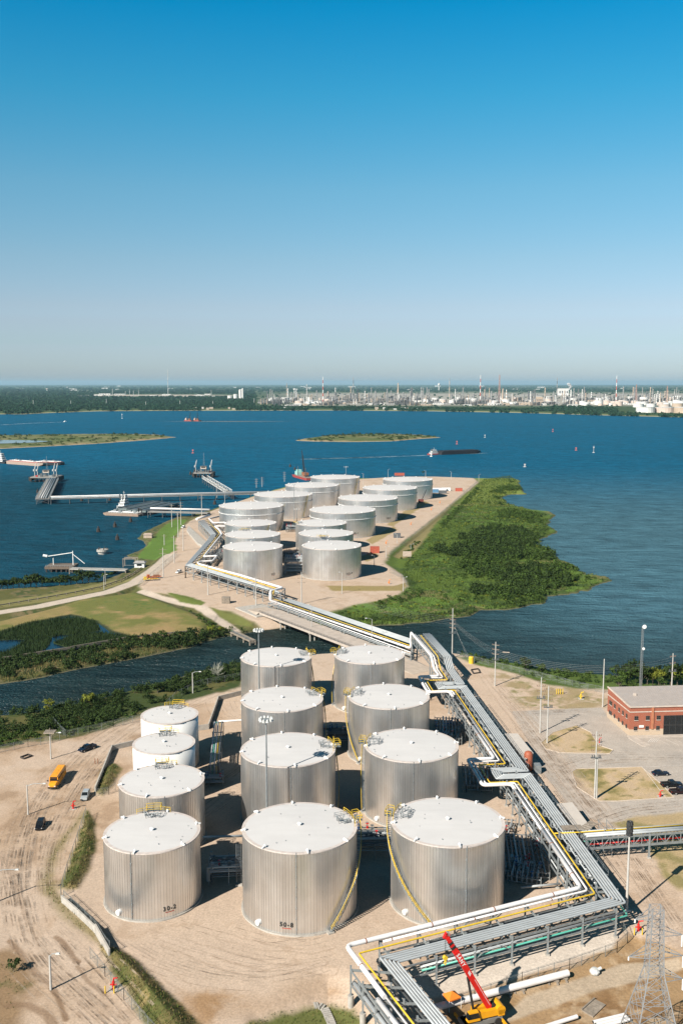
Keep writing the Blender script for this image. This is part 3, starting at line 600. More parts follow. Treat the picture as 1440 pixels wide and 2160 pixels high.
make_tank('metal clad tank with long curved stair on its left, third in right row', 14.1, 284.3, 12, H5, stair=(-.75, -1.75), plat=-1.7, vent0=.1)
make_tank('metal clad tank at the back of the right row before the road bridge', 9.6, 329.9, 12, H5, stair=(-1.4, -2.2), plat=-1.72, vent0=.1)
BK = dict(seams=110, vent0=.15)
make_tank('wide metal clad tank at the front left of the distant group', -50.7, 557.0, 16.95, HB, number=('112', .72, 3.0, 1.6), **BK)
make_tank('wide metal clad tank at the front right of the distant group', -5.6, 560.6, 16.95, HB, number=('112-P', .62, 3.0, 1.5), **BK)
make_tank('wide metal clad tank just behind the front left one of the distant group', -54.8, 602.5, 16.95, HB, plat=math.pi+.3, **BK)
make_tank('wide metal clad tank just behind the front right one of the distant group', -9.6, 606.8, 16.95, HB, plat=-.12, **BK)
make_tank('wide metal clad tank third from front in the distant left row', -60.6, 652.0, 16.95, HB, stair=(.35, .75), **BK)
make_tank('wide metal clad tank third from front in the distant right row', -13.6, 652.5, 16.95, HB, plat=-1.4, **BK)
BG = dict(seams=120, vents=12, vent0=.1, girder=True)
make_tank('very wide metal clad tank with white ring, leftmost of the distant group', -68.4, 743.7, 24.2, HD, stair=(1.0, 1.5), **BG)
make_tank('very wide metal clad tank with white ring behind the leftmost one', -48.7, 820.5, 24.2, HD, stair=(.7, .95), **BG)
make_tank('very wide metal clad tank with white ring before the crane barge', -26.8, 895.5, 24.2, HD, stair=(1.2, 1.6), **BG)
make_tank('farthest very wide metal clad tank beside the twin lamp mast', -6.3, 972.4, 24.2, HD, stair=(.85, 1.1), **BG)
make_tank('very wide metal clad tank with white ring, nearest of the far right row', .8, 718.6, 24.0, HD, number=('150-1', .38, 3.0, 1.7), **BG)
make_tank('very wide metal clad tank with white ring, second of the far right row', 21.4, 794.7, 24.0, HD, number=('150-2', .75, 3.0, 1.7), **BG)
make_tank('very wide metal clad tank with white ring, third of the far right row', 42.9, 872.2, 24.0, HD, **BG)
make_tank('very wide metal clad tank with white ring, last of the far right row', 64.0, 949.9, 23.9, HD, **BG)
# ------------------------------------------------------------------ pipe racks and the pipes that lie on them
C1 = Vector((57.2, 187.0)); D1 = Vector((-.916, -.401)); N1 = Vector((-.401, .916))
C2 = Vector((10.1, 166.4)); D2 = Vector((.393, -.919)); N2 = Vector((-.919, -.393))
def isect(p, d, q, e):
    den = d.x*e.y - d.y*e.x; t = ((q.x-p.x)*e.y - (q.y-p.y)*e.x)/den; return p + d*t
def corner1(s, q):
    a = ST(s, 0); return isect(Vector((a.x, a.y)), Vector((A2.x, A2.y)), C1+N1*q, D1)
def corner2(q, q3): return isect(C1+N1*q, D1, C2+N2*q3, D2)
def V3(v, z): return Vector((v[0], v[1], z))
def pipe(name, label, path, r, m, group=None, fillet=1.2, n=10, bands=None):
    mb = MB(); mb.tube(path, r, n, fillet)
    o = mb.build(name, m, loc=path[0], smooth=True)
    for p in o.data.polygons:
        if len(p.vertices) > 4: p.use_smooth = False
    tag(o, label, 'pipe', group)
    if bands:
        pts = [Vector(p) for p in path]
        for a, b in zip(pts[:-1], pts[1:]):
            L = (b-a).length; d = (b-a).normalized() if L > 0 else None; k = bands*.5
            while L > bands and k < L:
                bm_ = MB(); c = a + d*k; bm_.cyl(c-d*.1, c+d*.1, r+.05, n=n); bm_.build('pipe_clamp', M_RUST, o); k += bands
    return o
def rack(name, label, left, right, ztop, zlow=None, spacing=6.0, mid=None, ped=False, rise=0.0, brace=True, cw=.34, group=None, ground=True, mids=()):
    """columns, cross beams, side beams between two parallel lines of (x, y)"""
    left = [Vector(p) for p in left]; right = [Vector(p) for p in right]
    t0 = left[0]; rk = thing(name, label, 'pipe rack', (t0.x, t0.y, 0), 0, group)
    for li in range(len(left)-1):
        a, b, c, d = left[li], left[li+1], right[li], right[li+1]; L = max((b-a).length, (d-c).length); n = max(1, round(L/spacing))
        prev = None
        for i in range(n+1):
            f = i/n; l, r_ = a.lerp(b, f), c.lerp(d, f)
            if not (li and i == 0):
                cols = [l, r_] + [l.lerp(r_, q) for q in mids]
                zg = [gz(q.x, q.y) if ground else -4.0 for q in cols]
                for q, g in zip(cols, zg):
                    up = rise if q is not r_ else 0.25
                    base = g
                    if ped and g < -1.2:
                        pb = MB(); pb.cyl((q.x,q.y,g-.3), (q.x,q.y,g+2.2), .55, n=14); pb.build('pedestal', M_CONC, rk); base = g+2.2
                    else:
                        pb = MB(); pb.box(q.x, q.y, g+.1, .8, .8, .5); pb.build('footing', M_CONC, rk)
                    cb = MB(); cb.beam((q.x,q.y,base), (q.x,q.y,ztop+up), cw, cw); cb.build('column', M_STEEL, rk)
                bb = MB(); bb.beam(V3(l, ztop-.3), V3(r_, ztop-.3), .22, .4); bb.build('cross_beam', M_STEEL, rk)
                if zlow is not None:
                    bb = MB(); bb.beam(V3(l, zlow-.3), V3(r_, zlow-.3), .2, .35); bb.build('cross_beam', M_STEEL, rk)
            if prev is not None and brace and i % 3 == 1:
                for (u0, u1) in ((prev[0], l), (prev[1], r_)):
                    bb = MB(); g0 = (zlow or ztop-3)-.2
                    m_ = u0.lerp(u1, .5); bb.beam(V3(u0, g0), V3(m_, ztop-.2), .16); bb.beam(V3(m_, ztop-.2), V3(u1, g0), .16); bb.build('brace', M_STEEL, rk)
            prev = (l, r_)
        for (p, q) in ((a, b), (c, d)):
            for z in ([ztop-.35] + ([zlow-.35] if zlow is not None else [])):
                bb = MB(); bb.beam(V3(p, z), V3(q, z), .2, .34); bb.build('side_beam', M_STEEL, rk)
    return rk
s2 = lambda s, t: ST(s, t).to_2d()
ZP = 6.0
rack('pipe_rack', 'long grey steel pipe rack running beside the near tanks toward the bridge', [s2(-.7, 158), s2(-.7, 0)], [s2(8.0, 158), s2(8.0, 0)], 5.7, 3.3, 6.1, mids=(.48,), rise=1.4)
FL = lambda e, q: C1 + D1*e + N1*q
TL = lambda e, q: C2 + D2*e + N2*q
rack('pipe_rack', 'grey steel pipe rack in the foreground behind the red crane', [FL(2, 8.3), FL(51, 8.3)], [FL(3, -.9), FL(52, -.9)], 5.7, 3.3, 8.1, ped=True, mids=(.55,), rise=.5)
rack('pipe_rack', 'grey steel pipe rack leaving the bottom edge of the photo on concrete pedestals', [TL(-2, 8.3), TL(40, 8.3)], [TL(3, -.5), TL(40, -.5)], 5.7, 3.0, 5.2, ped=True, mids=(.5,), rise=.6)
def run(s, q, q3, z, loops, far=None, z3=None, end3=42):
    """a pipe from the far end of the long rack round both corners"""
    pts = list(far or [])
    for (tu, tl, sl) in loops: pts += [ST(s, tu, z), ST(sl, tu, z), ST(sl, tl, z), ST(s, tl, z)]
    pts.append(V3(corner1(s, q), z))
    if q3 is not None:
        pts.append(V3(corner2(q, q3), z3 or z)); e = C2 + D2*end3 + N2*q3; pts.append(V3(e, z3 or z))
    return pts
def raised(s, z, zt=9.8): return [ST(s-1.6, 196.5, zt), ST(s-.4, 163, zt), ST(s, 158.5, z)]
BR = lambda u, v, z=3.6: P(u, v, z)
# white insulated main: across the road bridge, up, along the rack with two loops, and round to the front
wz = 6.55
wf = [BR(570, 1266.5), BR(866, 1367.5), V3(BR(866, 1367.5), 10.2), ST(-1.6, 195.5, 10.2), ST(-.1, 163, 10.2), ST(.2, 158.5, wz)]
wl = run(.2, 7.8, 6.7, wz, [(149.4, 131.6, -7.2), (71.2, 53.5, -7.4)])
pipe('pipe', 'thick white pipe crossing the bridge and making the farther square loop', wf+wl[:4]+[ST(.2, 126.5, wz)], .46, M_WPIPE, fillet=1.3, n=14, bands=14)
pipe('pipe', 'thick white pipe making the nearer square loop on the long rack', [ST(.2, 97, wz)]+wl[4:8]+[ST(.2, 50.5, wz)], .46, M_WPIPE, fillet=1.3, n=14, bands=14)
pipe('pipe', 'medium white pipe between the nearer loop and the timber walkway', [ST(.1, 51, wz-.1), ST(.1, 27.5, wz-.1)], .26, M_WPIPE, n=12)
pipe('pipe', 'grey brown pipe between the two loops, at the tank side edge', [ST(.0, 126, wz-.3), ST(.0, 97.5, wz-.3)], .36, mat('tan_grey_pipe', (.40,.36,.32), .55), n=12)
pipe('pipe', 'thick white pipe turning the near corner toward the bottom of the photo', [ST(.2, 26.5, wz), V3(corner1(.2, 7.8), wz), V3(corner2(7.8, 6.7), wz), V3(TL(9.0, 6.9), wz)], .46, M_WPIPE, fillet=1.3, n=14, bands=14)
pipe('pipe', 'thick white pipe below the open end of the upper one at the bottom edge', [V3(TL(8.4, 7.9), 6.0), V3(TL(40, 7.7), 6.0)], .46, M_WPIPE, n=14)
pipe('pipe', 'thin white pipe inside the thick one around the farther loop', [ST(-.4, 195.5, 9.9), ST(1.0, 163, 9.9), ST(1.4, 158.5, 6.3)] + run(1.4, 6.7, None, 6.3, [(148.2, 132.8, -6.0)])[:4] + [ST(1.4, 129, 6.3)], .22, M_WPIPE, fillet=.8, bands=18)
pipe('pipe', 'thin white pipe beside the yellow one on the near half of the rack', [ST(1.4, 108, 6.3)] + run(1.4, 6.7, None, 6.3, [(70, 54.8, -6.2)]) + [V3(FL(51, 6.7), 6.3)], .22, M_WPIPE, fillet=.8, bands=18)
pipe('pipe', 'thin white pipe leaving the bottom edge beside the yellow pipe', [V3(TL(8.5, 6.45), 6.2), V3(TL(40, 6.3), 6.2)], .2, M_WPIPE)
yf = [BR(575, 1262.5), BR(866, 1362.5), V3(BR(866, 1362.5), 7.0), V3(ST(1.6, 196, 0), 7.0), ST(1.6, 194, 9.9), ST(2.4, 163, 9.9), ST(2.6, 158.5, 6.2)]
pipe('pipe', 'bright yellow pipe zigzagging along the racks and the bridge', yf + run(2.5, 5.1, 5.4, 6.25, [(145.6, 133.7, -5.0), (67.8, 55.6, -5.0)]), .17, M_YEL, fillet=.5, bands=22)
ORD = ['outermost', 'second', 'third', 'fourth', 'innermost']
for i, (s, q, q3) in enumerate(((7.45, 0, 0), (6.85, .62, .58), (6.25, 1.25, 1.15), (5.65, 1.88, 1.72), (5.0, 2.5, 2.3))):
    tu, tl, sl = 140.4+.62*i, 138.6-.62*i, -.1-.6*i
    far = [ST(s-1.9, 196.5, 9.8), ST(s-.3, 163, 9.8), ST(s, 158.5, 6.1)]
    pipe('pipe', '%s of the five grey pipes side by side on the long rack' % ORD[i], far + run(s, q, q3, 6.1, [(tu, tl, sl), (62.6+.62*i, 60.8-.62*i, sl)]), .225, M_PIPE, 'grey pipes side by side on the near racks', fillet=.45)
# pipes on the lower level
low = [(-.2, .16), (.7, .3), (1.9, .22), (2.8, .3), (3.9, .24), (4.6, .18), (6.0, .3), (7.0, .3)]
LW = ['leftmost', 'second', 'third', 'fourth', 'fifth', 'sixth', 'seventh', 'rightmost']
for i, (s, r) in enumerate(low):
    pipe('pipe', '%s dark lower pipe of the long rack, counted from the tanks' % LW[i], [ST(s, 150-3*i, 3.45), ST(s, 4+i*.5, 3.45)], r, M_DPIPE if i % 2 else M_PIPE, 'lower pipes of the long rack', n=8)
for i, (s, r, a, b) in enumerate(((.8, .2, 50, 28), (.9, .32, 28, 8), (3.9, .16, 128, 76), (4.3, .12, 112, 70), (1.9, .2, 128, 80), (.2, .24, 118, 97), (4.1, .14, 54, 6), (1.9, .13, 50, 10))):
    pipe('pipe', 'short pipe on top of the long rack, %s from the near corner' % ['third', 'second', 'seventh', 'sixth', 'eighth', 'fifth', 'first', 'fourth'][i], [ST(s, a, 6.0), ST(s, b, 6.0)], r, M_PIPE if i != 5 else M_WPIPE, 'short pipes on top of the long rack', n=8)
for i, (q, r, m, z) in enumerate(((-.55, .2, M_TEAL, 3.6), (.5, .26, M_PIPE, 3.5), (1.5, .26, M_DPIPE, 3.5), (3.2, .3, M_PIPE, 4.6), (4.1, .42, M_PIPE, 4.7), (5.6, .3, M_PIPE, 3.6), (6.6, .26, M_DPIPE, 3.6), (-1.0, .12, M_PIPE, 4.8))):
    pipe('pipe', ['teal green pipe', 'grey pipe just inside the teal pipe', 'dark pipe third from the outer side', 'grey pipe fourth from the outer side', 'thick grey pipe just outside the yellow pipe', 'grey pipe under the yellow pipe', 'dark pipe under the white pipes', 'thin outermost grey pipe'][i] + ' low on the foreground rack', [ST(7.3-q*.94, 20, z)] * (q < 0 and i == 0) + [V3(corner1(7.3-q*.94, q), z), V3(FL(46.5-q*.3, q), z)], r, m, fillet=.5, n=9)
for i, (q, r) in enumerate(((8.0, .42), (7.2, .3), (4.4, .22), (3.6, .22), (1.2, .25))):
    pipe('pipe', '%s dark pipe low on the rack at the bottom edge' % LW[i], [V3(TL(-1+i*.4, q), 3.4), V3(TL(40, q), 3.4)], r, M_PIPE if i < 2 else M_DPIPE, 'low pipes at the bottom edge', n=8)
# handrails and cable trays of the long rack
rb = MB()
railing(rb, [ST(8.35, 130, 5.7), ST(8.35, 66, 5.7)], 1.1, .06, 3.0); railing(rb, [ST(8.35, 57, 5.7), ST(8.35, 6, 5.7)], 1.1, .06, 3.0)
tag(rb.build('handrail', M_STEEL, loc=ST(8.35, 66, 5.7)), 'thin grey handrail along the outer edge of the long pipe rack', 'handrail')
# raised truss that carries the pipes over the road at the far end
def truss(mb, a, b, h, n, w=.2):
    a, b = Vector(a), Vector(b); U = Vector((0,0,h))
    mb.beam(a, b, w*1.3); mb.beam(a+U, b+U, w*1.3)
    for i in range(n+1):
        p = a.lerp(b, i/n); mb.beam(p, p+U, w*.8)
        if i < n: q = a.lerp(b, (i+1)/n); mb.beam(p+(U if i%2 else Vector()), q+(Vector() if i%2 else U), w*.7)
tr = thing('truss_bridge', 'grey steel truss carrying pipes above the road before the bridge', 'pipe bridge', ST(2, 180, 0))
for k, s in enumerate((-1.9, 1.2, 3.4, 6.2)):
    mb = MB(); truss(mb, ST(s, 196, 7.0), ST(s+1.3, 162, 7.0), 2.5, 12); mb.build('truss', M_STEEL, tr)
for t in (195.5, 163.5):
    for s in (-1.7, 6.0):
        mb = MB(); mb.beam(ST(s+(196-t)*.04, t, -.3), ST(s+(196-t)*.04, t, 9.4), .4); mb.beam(ST(s+(196-t)*.04, t-3, -.3), ST(s+(196-t)*.04, t, 7), .2); mb.build('column', M_STEEL, tr)
for k in range(12):
    t = 195.5-k*2.9; mb = MB(); mb.beam(ST(-1.9+(196-t)*.04, t, 9.4), ST(6.2+(196-t)*.04, t, 9.4), .2); mb.build('cross_beam', M_STEEL, tr)
# ------------------------------------------------------------------ road bridge and the rack beside it
dl = [P(560, 1297, 1.6), P(742, 1366, 1.6)]; ddir = (dl[1]-dl[0]).normalized(); dn = Vector((-ddir.y, ddir.x, 0)); W = 11.0
br = thing('road_bridge', 'pale concrete road bridge on short piles across the narrow channel', 'bridge', dl[0].lerp(dl[1], .5)*1.0)
a_, b_ = dl[0]-ddir*6, dl[1]+ddir*16
mb = MB(); mb.prism([(p.x, p.y) for p in (a_, b_, b_+dn*W, a_+dn*W)], .7, 1.6); mb.build('deck', mat('bridge_deck_concrete', (.47,.40,.345), .9, var=.1, scale=.3), br)
for k in (0.15, W-.15):
    mb = MB(); q0, q1 = a_+dn*k, b_+dn*k; railing(mb, [q0, q1], 1.05, .11, 2.6); mb.build('bridge_rail', M_STEEL if k > 1 else mat('dark_rail', (.12,.11,.10), .7), br)
for f in (.2, .47, .74):
    q = a_.lerp(b_, f); mb = MB(); mb.beam(V3(q+dn*.2, .45), V3(q+dn*(W-.2), .45), .9, .6); mb.build('pile_cap', M_CONC, br)
    for j in range(5):
        c = q+dn*(.8+j*(W-1.6)/4); mb = MB(); mb.cyl((c.x,c.y,-7), (c.x,c.y,.3), .32, n=10); mb.build('pile', M_CONC, br)
# earth ramps under the deck ends
mb = MB(); e0 = a_-ddir*20
mb.prism([(p.x, p.y) for p in (e0-dn*2, a_+ddir*3-dn*3, a_+ddir*3+dn*(W+3), e0+dn*(W+2))], -3.5, .55); ab = mb.build('abutment', M_CONC, br)
mb = MB(); top = [e0+dn*.3, a_+dn*.3, a_+dn*(W-.3), e0+dn*(W-.3)]; mb.add([V3(top[0], -.05), V3(top[1], 1.58), V3(top[2], 1.58), V3(top[3], -.05)], [(0,1,2,3)])
mb.add([V3(top[0], -.1), V3(top[1], 1.58), V3(top[1]-dn*5, -1)], [(0,2,1)]); mb.add([V3(top[3], -.1), V3(top[2], 1.58), V3(top[2]+dn*5, -1)], [(0,1,2)])
tag(mb.build('road', mat('ramp_gravel', (.46,.38,.31), .95, var=.1, scale=.5)), 'pale approach ramp of the road bridge', 'road', kind='structure')
e1 = b_+ddir*24; mb = MB(); mb.add([V3(b_+dn*.3, 1.58), V3(e1+dn*.3, .03), V3(e1+dn*(W-.3), .03), V3(b_+dn*(W-.3), 1.58), V3(b_-dn*4, 0), V3(b_+dn*(W+4), 0)], [(0,1,2,3),(0,4,1),(3,2,5)])
tag(mb.build('road', MATS['ramp_gravel']), 'pale ramp at the near end of the road bridge', 'road', kind='structure')
bl0, bl1 = P(566, 1272, 3.2), P(866, 1381, 3.2); br0, br1 = P(606, 1263, 3.2), P(868, 1350, 3.2)
rack('pipe_rack', 'low grey pipe rack running beside the road bridge over the channel', [bl0.to_2d(), bl1.to_2d()], [br0.to_2d(), br1.to_2d()], 3.1, 1.4, 9, ground=False, brace=True, cw=.4)
for i, (f, r, m, z) in enumerate(((.0, .16, M_PIPE, 3.4), (.12, .2, M_WPIPE, 3.4), (.72, .26, M_PIPE, 3.4), (.79, .26, M_PIPE, 3.4), (.86, .26, M_PIPE, 3.4), (.93, .26, M_PIPE, 3.4), (1.0, .26, M_PIPE, 3.4), (.2, .25, M_PIPE, 1.6), (.5, .25, M_DPIPE, 1.6), (.8, .25, M_DPIPE, 1.6))):
    pts = [V3(bl0.lerp(br0, f), z), V3(bl1.lerp(br1, f), z)]
    pipe('pipe', '%s pipe of the low rack beside the road bridge' % ['first grey', 'thin white', 'second grey', 'third grey', 'fourth grey', 'fifth grey', 'outermost grey', 'first low', 'second low', 'third low'][i], pts, r, m, 'pipes beside the road bridge', n=8)
# ------------------------------------------------------------------ pipe racks of the far plant
def ppx(pts, z): return [P(u, v, z) for (u, v) in pts]
ZB = 7.2
pipe('pipe', 'thick white pipe with two square loops along the distant racks', [BR(570, 1266.5)] + [P(570, 1247, ZB), P(596, 1240, ZB), P(505, 1213, ZB), P(420, 1190, ZB), P(417, 1187, ZB), P(425, 1184.5, ZB), P(449, 1183, ZB), P(458, 1172.5, ZB), P(430, 1174, ZB), P(468, 1127, ZB), P(462, 1117, ZB), P(453, 1110, ZB), P(478, 1110, ZB), P(474, 1102, ZB), P(450, 1103, ZB), P(441, 1094, ZB), P(470, 1088, ZB)], .6, M_WPIPE, fillet=1.2, n=10)
pipe('pipe', 'yellow pipe beside the thick white one on the distant racks', [BR(575, 1262.5), P(577, 1247, ZB), P(582, 1241, ZB), P(505, 1217, ZB), P(413, 1191, ZB), P(463, 1125, ZB), P(436, 1096, ZB)], .22, M_YEL, fillet=.6, n=8)
for i in range(5):
    k = i*1.7
    pipe('pipe', '%s of the five grey pipes along the outer side of the distant racks' % ORD[i], [P(590-k, 1250-.55*k, ZB-.2), P(500-k*.2, 1224-.75*k, ZB-.2), P(392+k*1.6, 1192-.45*k, ZB-.2), P(437+k*1.6, 1141-.2*k, ZB-.2), P(446+k*1.4, 1128-.1*k, ZB-.2), P(419+k*1.5, 1099-.3*k, ZB-.2)], .3, M_PIPE, 'grey pipes on the distant racks', fillet=.6, n=8)
oa = [P(592, 1252, 6.8), P(500, 1226, 6.8), P(391, 1194, 6.8)]; ia = [P(601, 1241, 6.8), P(505, 1211, 6.8), P(418, 1186, 6.8)]
rack('pipe_rack', 'distant grey pipe rack in front of the two nearest far tanks', [q.to_2d() for q in oa], [q.to_2d() for q in ia], 6.8, 4.2, 9, cw=.45)
oa = [P(391, 1194, 6.8), P(436, 1142, 6.8)]; ia = [P(418, 1186, 6.8), P(469, 1128, 6.8)]
rack('pipe_rack', 'distant grey pipe rack climbing along the left of the far tanks', [q.to_2d() for q in oa], [q.to_2d() for q in ia], 6.8, 4.2, 12, cw=.45)
oa = [P(447, 1128, 6.8), P(419, 1100, 6.8)]; ia = [P(469, 1126, 6.8), P(443, 1094, 6.8)]
rack('pipe_rack', 'farthest grey pipe rack beside the pale retaining slope', [q.to_2d() for q in oa], [q.to_2d() for q in ia], 6.8, 4.2, 9, cw=.45)
mb = MB(); pts = [PG(398,1113), PG(435,1147), PG(428,1156), PG(417,1150), PG(394,1122)]
mb.prism([(p.x, p.y) for p in pts], -.5, 1.6); tag(mb.build('retaining_slope', M_CONC, loc=pts[0]), 'pale concrete retaining slope under the farthest pipe rack', 'slope')
pipe('pipe', 'white pipe laid across the top end of the far rack', [P(415, 1095, 7.5), P(442, 1087, 7.5)], .9, M_WPIPE, n=10)
# ------------------------------------------------------------------ rack to the right, over the service road
za = 6.0; a0, a1 = P(1236, 1768, za), P(1500, 1749, za); nn = Vector((-(a1-a0).y, (a1-a0).x, 0)).normalized(); b0, b1 = a0+nn*3.2, a1+nn*3.2
rr = rack('pipe_rack', 'grey truss pipe rack crossing the service road to the right', [a0.to_2d(), a1.to_2d()], [b0.to_2d(), b1.to_2d()], za, za-2.4, 15.4, brace=False, cw=.4)
for q0, q1 in ((a0, a1), (b0, b1)):
    mb = MB(); truss(mb, V3(q0, za-2.5), V3(q1, za-2.5), 2.3, 16, .2); mb.build('truss', M_STEEL, rr)
for i, (f, r, m, z) in enumerate(((.75, .15, M_YEL, za+.35), (.1, .3, M_PIPE, za+.3), (.4, .3, M_PIPE, za+.3), (.55, .2, M_PIPE, za+.2), (.9, .25, M_PIPE, za+.2), (.2, .18, M_RED, za-1.9), (.7, .18, M_TEAL, za-1.9), (.45, .25, M_DPIPE, za-1.9))):
    q0, q1 = a0.lerp(b0, f), a1.lerp(b1, f); st_ = [ST(2.6, (V3(q0, 0)-O2).dot(A2), z)] if i == 0 else []
    pipe('pipe', ['yellow', 'first grey', 'second grey', 'thin grey', 'rearmost grey', 'red', 'teal green', 'dark'][i] + ' pipe on the rack crossing the service road', st_ + [V3(q0, z), V3(q1, z)], r, m, n=8)
# ------------------------------------------------------------------ plants
def leaf_mat(name, c, island=.45, sub=.25):
    return mat(name, c, .75, var=.18, scale=.25, island=island, sub=sub, spec=.2)
M_LEAF = leaf_mat('dark_green_leaves', (.040,.068,.016)); M_LEAF2 = leaf_mat('mid_green_leaves', (.062,.105,.020)); M_LEAF3 = leaf_mat('yellow_green_leaves', (.20,.22,.03))
M_REED = leaf_mat('marsh_reed_green', (.075,.115,.022)); M_REEDD = leaf_mat('dark_reed_green', (.030,.055,.016)); M_DRY = leaf_mat('dry_grass_blades', (.25,.19,.08)); M_FAR = leaf_mat('far_tree_leaves', (.020,.060,.030), .45, .1)
M_BARK = mat('bark', (.16,.125,.095), .9, var=.2)
def clumps(P3, rad, hgt, nleaf, size, seed=0):
    """leaf triangles spread through the volume of many crowns"""
    g = np.random.default_rng(seed); N = len(P3); M = N*nleaf
    c = np.repeat(P3, nleaf, 0); r = np.repeat(rad, nleaf); h = np.repeat(hgt, nleaf)
    d = g.normal(size=(M, 3)); d /= np.linalg.norm(d, axis=1)[:, None]; d[:, 2] = np.abs(d[:, 2])*1.1-.15
    q = g.uniform(.45, 1.05, M)[:, None]; lump = 1+.25*np.sin(d[:, 0]*5+c[:, 0])*np.cos(d[:, 1]*4+c[:, 1])
    ctr = c + d*q*np.stack([r*lump, r*lump, h*.62], -1); ctr[:, 2] += h*.38
    s = np.repeat(size if np.ndim(size) else np.full(N, size), nleaf)*g.uniform(.6, 1.3, M)
    n = d + g.normal(size=(M, 3))*.55; n /= np.linalg.norm(n, axis=1)[:, None]
    a = np.cross(n, g.normal(size=(M, 3))); a /= np.linalg.norm(a, axis=1)[:, None]; b = np.cross(n, a)
    V = np.empty((M, 4, 3)); V[:, 0] = ctr + a*s[:, None]; V[:, 1] = ctr + b*s[:, None]*.8; V[:, 2] = ctr - a*s[:, None]; V[:, 3] = ctr - b*s[:, None]*.7
    return V.reshape(-1, 3), np.arange(M*4).reshape(M, 4)
def blades(P3, h, wd, seed=0):
    g = np.random.default_rng(seed); N = len(P3); t = g.uniform(0, 6.28, N); u = np.stack([np.cos(t), np.sin(t), 0*t], -1)
    hh = h*g.uniform(.6, 1.25, N); lean = np.stack([g.normal(size=N)*.25*hh, g.normal(size=N)*.25*hh, hh], -1)
    V = np.empty((N, 3, 3)); V[:, 0] = P3-u*wd; V[:, 1] = P3+u*wd; V[:, 2] = P3+lean
    return V.reshape(-1, 3), np.arange(N*3).reshape(N, 3)
def scatter(poly, dens, seed, mask=None, z=None):
    g = np.random.default_rng(seed); p = np.asarray(poly); lo, hi = p.min(0), p.max(0); n = int((hi[0]-lo[0])*(hi[1]-lo[1])*dens)
    x, y = g.uniform(lo[0], hi[0], n), g.uniform(lo[1], hi[1], n); k = sdf(x, y, poly, 5) > 0; x, y = x[k], y[k]
    if mask is not None: k = mask(x, y); x, y = x[k], y[k]
    zz = gzs(x, y) if z is None else np.full(len(x), z); k = zz > -2.9; return np.stack([x[k], y[k], zz[k]], -1)
def stuff(name, V, Fq, m, label, cat):
    return tag(npmesh(name, V, Fq, m), label, cat, kind='stuff')
def ragged(poly, dens, seed, amp=16):
    p = np.asarray(poly); lo, hi = p.min(0)-amp, p.max(0)+amp; g = np.random.default_rng(seed); n = int((hi[0]-lo[0])*(hi[1]-lo[1])*dens); x, y = g.uniform(lo[0], hi[0], n), g.uniform(lo[1], hi[1], n)
    k = sdf(x, y, poly, 60) + (fbm(x, y, 26, seed//20, 4)-.57)*amp*4 > g.uniform(-2, 5, n); x, y = x[k], y[k]; z = gzs(x, y); k = (z > -2.6) & (z < -.35); return np.stack([x[k], y[k], z[k]], -1)
def shrub_mass(name, areas, label, m, seed, size=.42, nleaf=46):
    Ps, Rs, Hs = [], [], []
    for k, (poly, dens, r0, r1, h0, h1) in enumerate(areas):
        q = ragged(poly, dens, seed+k) if 'thicket' in name else scatter(poly, dens, seed+k, lambda x, y: (fbm(x, y, 13, seed, 3)+.25*fbm(x, y, 5, seed+8, 2) > .49) if dens > .05 else (fbm(x, y, 13, seed, 3) > .34)); g = np.random.default_rng(seed+50+k)
        Ps.append(q); f = fbm(q[:, 0], q[:, 1], 20, seed+3, 3); Rs.append(r0+(r1-r0)*g.uniform(0, 1, len(q))*(.5+f)); Hs.append(h0+(h1-h0)*g.uniform(0, 1, len(q))*(.4+1.2*f))
    q = np.concatenate(Ps); V, Fq = clumps(q, np.concatenate(Rs), np.concatenate(Hs), nleaf, size, seed); return stuff(name, V, Fq, m, label, 'shrubs')
TA = px([(945,1165),(970,1130),(1000,1112),(1040,1106),(1125,1128),(1150,1150),(1178,1182),(1120,1178),(1054,1181),(992,1183),(950,1180)], -1)
TB = px([(985,1196),(1060,1192),(1117,1194),(1185,1194),(1232,1212),(1235,1232),(1165,1252),(1096,1274),(1035,1268),(990,1230)], -1)
TC = px([(1054,1064),(1100,1078),(1158,1087),(1160,1118),(1117,1128),(1058,1085)], -1)
TD = px([(1071,1012),(1095,1030),(1106,1041),(1075,1034),(1045,1052),(1040,1040)], -1)
shrub_mass('shrub_thicket', [(TA, .15, 1.3, 3.6, 2.2, 6.0), (TB, .12, 1.2, 3.0, 1.6, 4.2)], 'dark green shrub thicket across the middle of the green peninsula', M_LEAF, 100, .5, 50)
shrub_mass('shrub_thicket', [(TA, .05, 1.4, 3.2, 2.4, 5.6), (TB, .06, 1.2, 2.8, 1.8, 4.2)], 'lighter green bushes mixed through the peninsula thicket', M_LEAF2, 120, .5, 50)
shrub_mass('shrub_thicket', [(TC, .07, 1.2, 2.6, 1.6, 3.5), (TD, .09, 1.4, 2.8, 2, 4), (px([(1167,1177),(1221,1200),(1217,1215),(1150,1190)], -1), .1, 1.2, 2.4, 1.5, 3)], 'patchy green scrub along the water edge of the peninsula', M_LEAF2, 140, .5, 40)
strips = [(px([(925,1104),(1005,1026),(1013,1030),(935,1108)], 0), .1, .8, 1.8, 1, 2.2), (px([(840,1170),(880,1134),(886,1138),(848,1176)], 0), .07, .7, 1.5, .8, 1.8), (px([(790,1270),(850,1258),(885,1240),(892,1250),(850,1270),(800,1282)], -1), .07, .9, 2.2, 1, 2.6), (px([(940,1245),(1030,1262),(1000,1275),(930,1262)], -1), .05, .8, 1.6, 1, 2), (px([(900,1190),(985,1190),(985,1220),(930,1215)], -1), .025, .8, 1.5, .8, 1.6)]
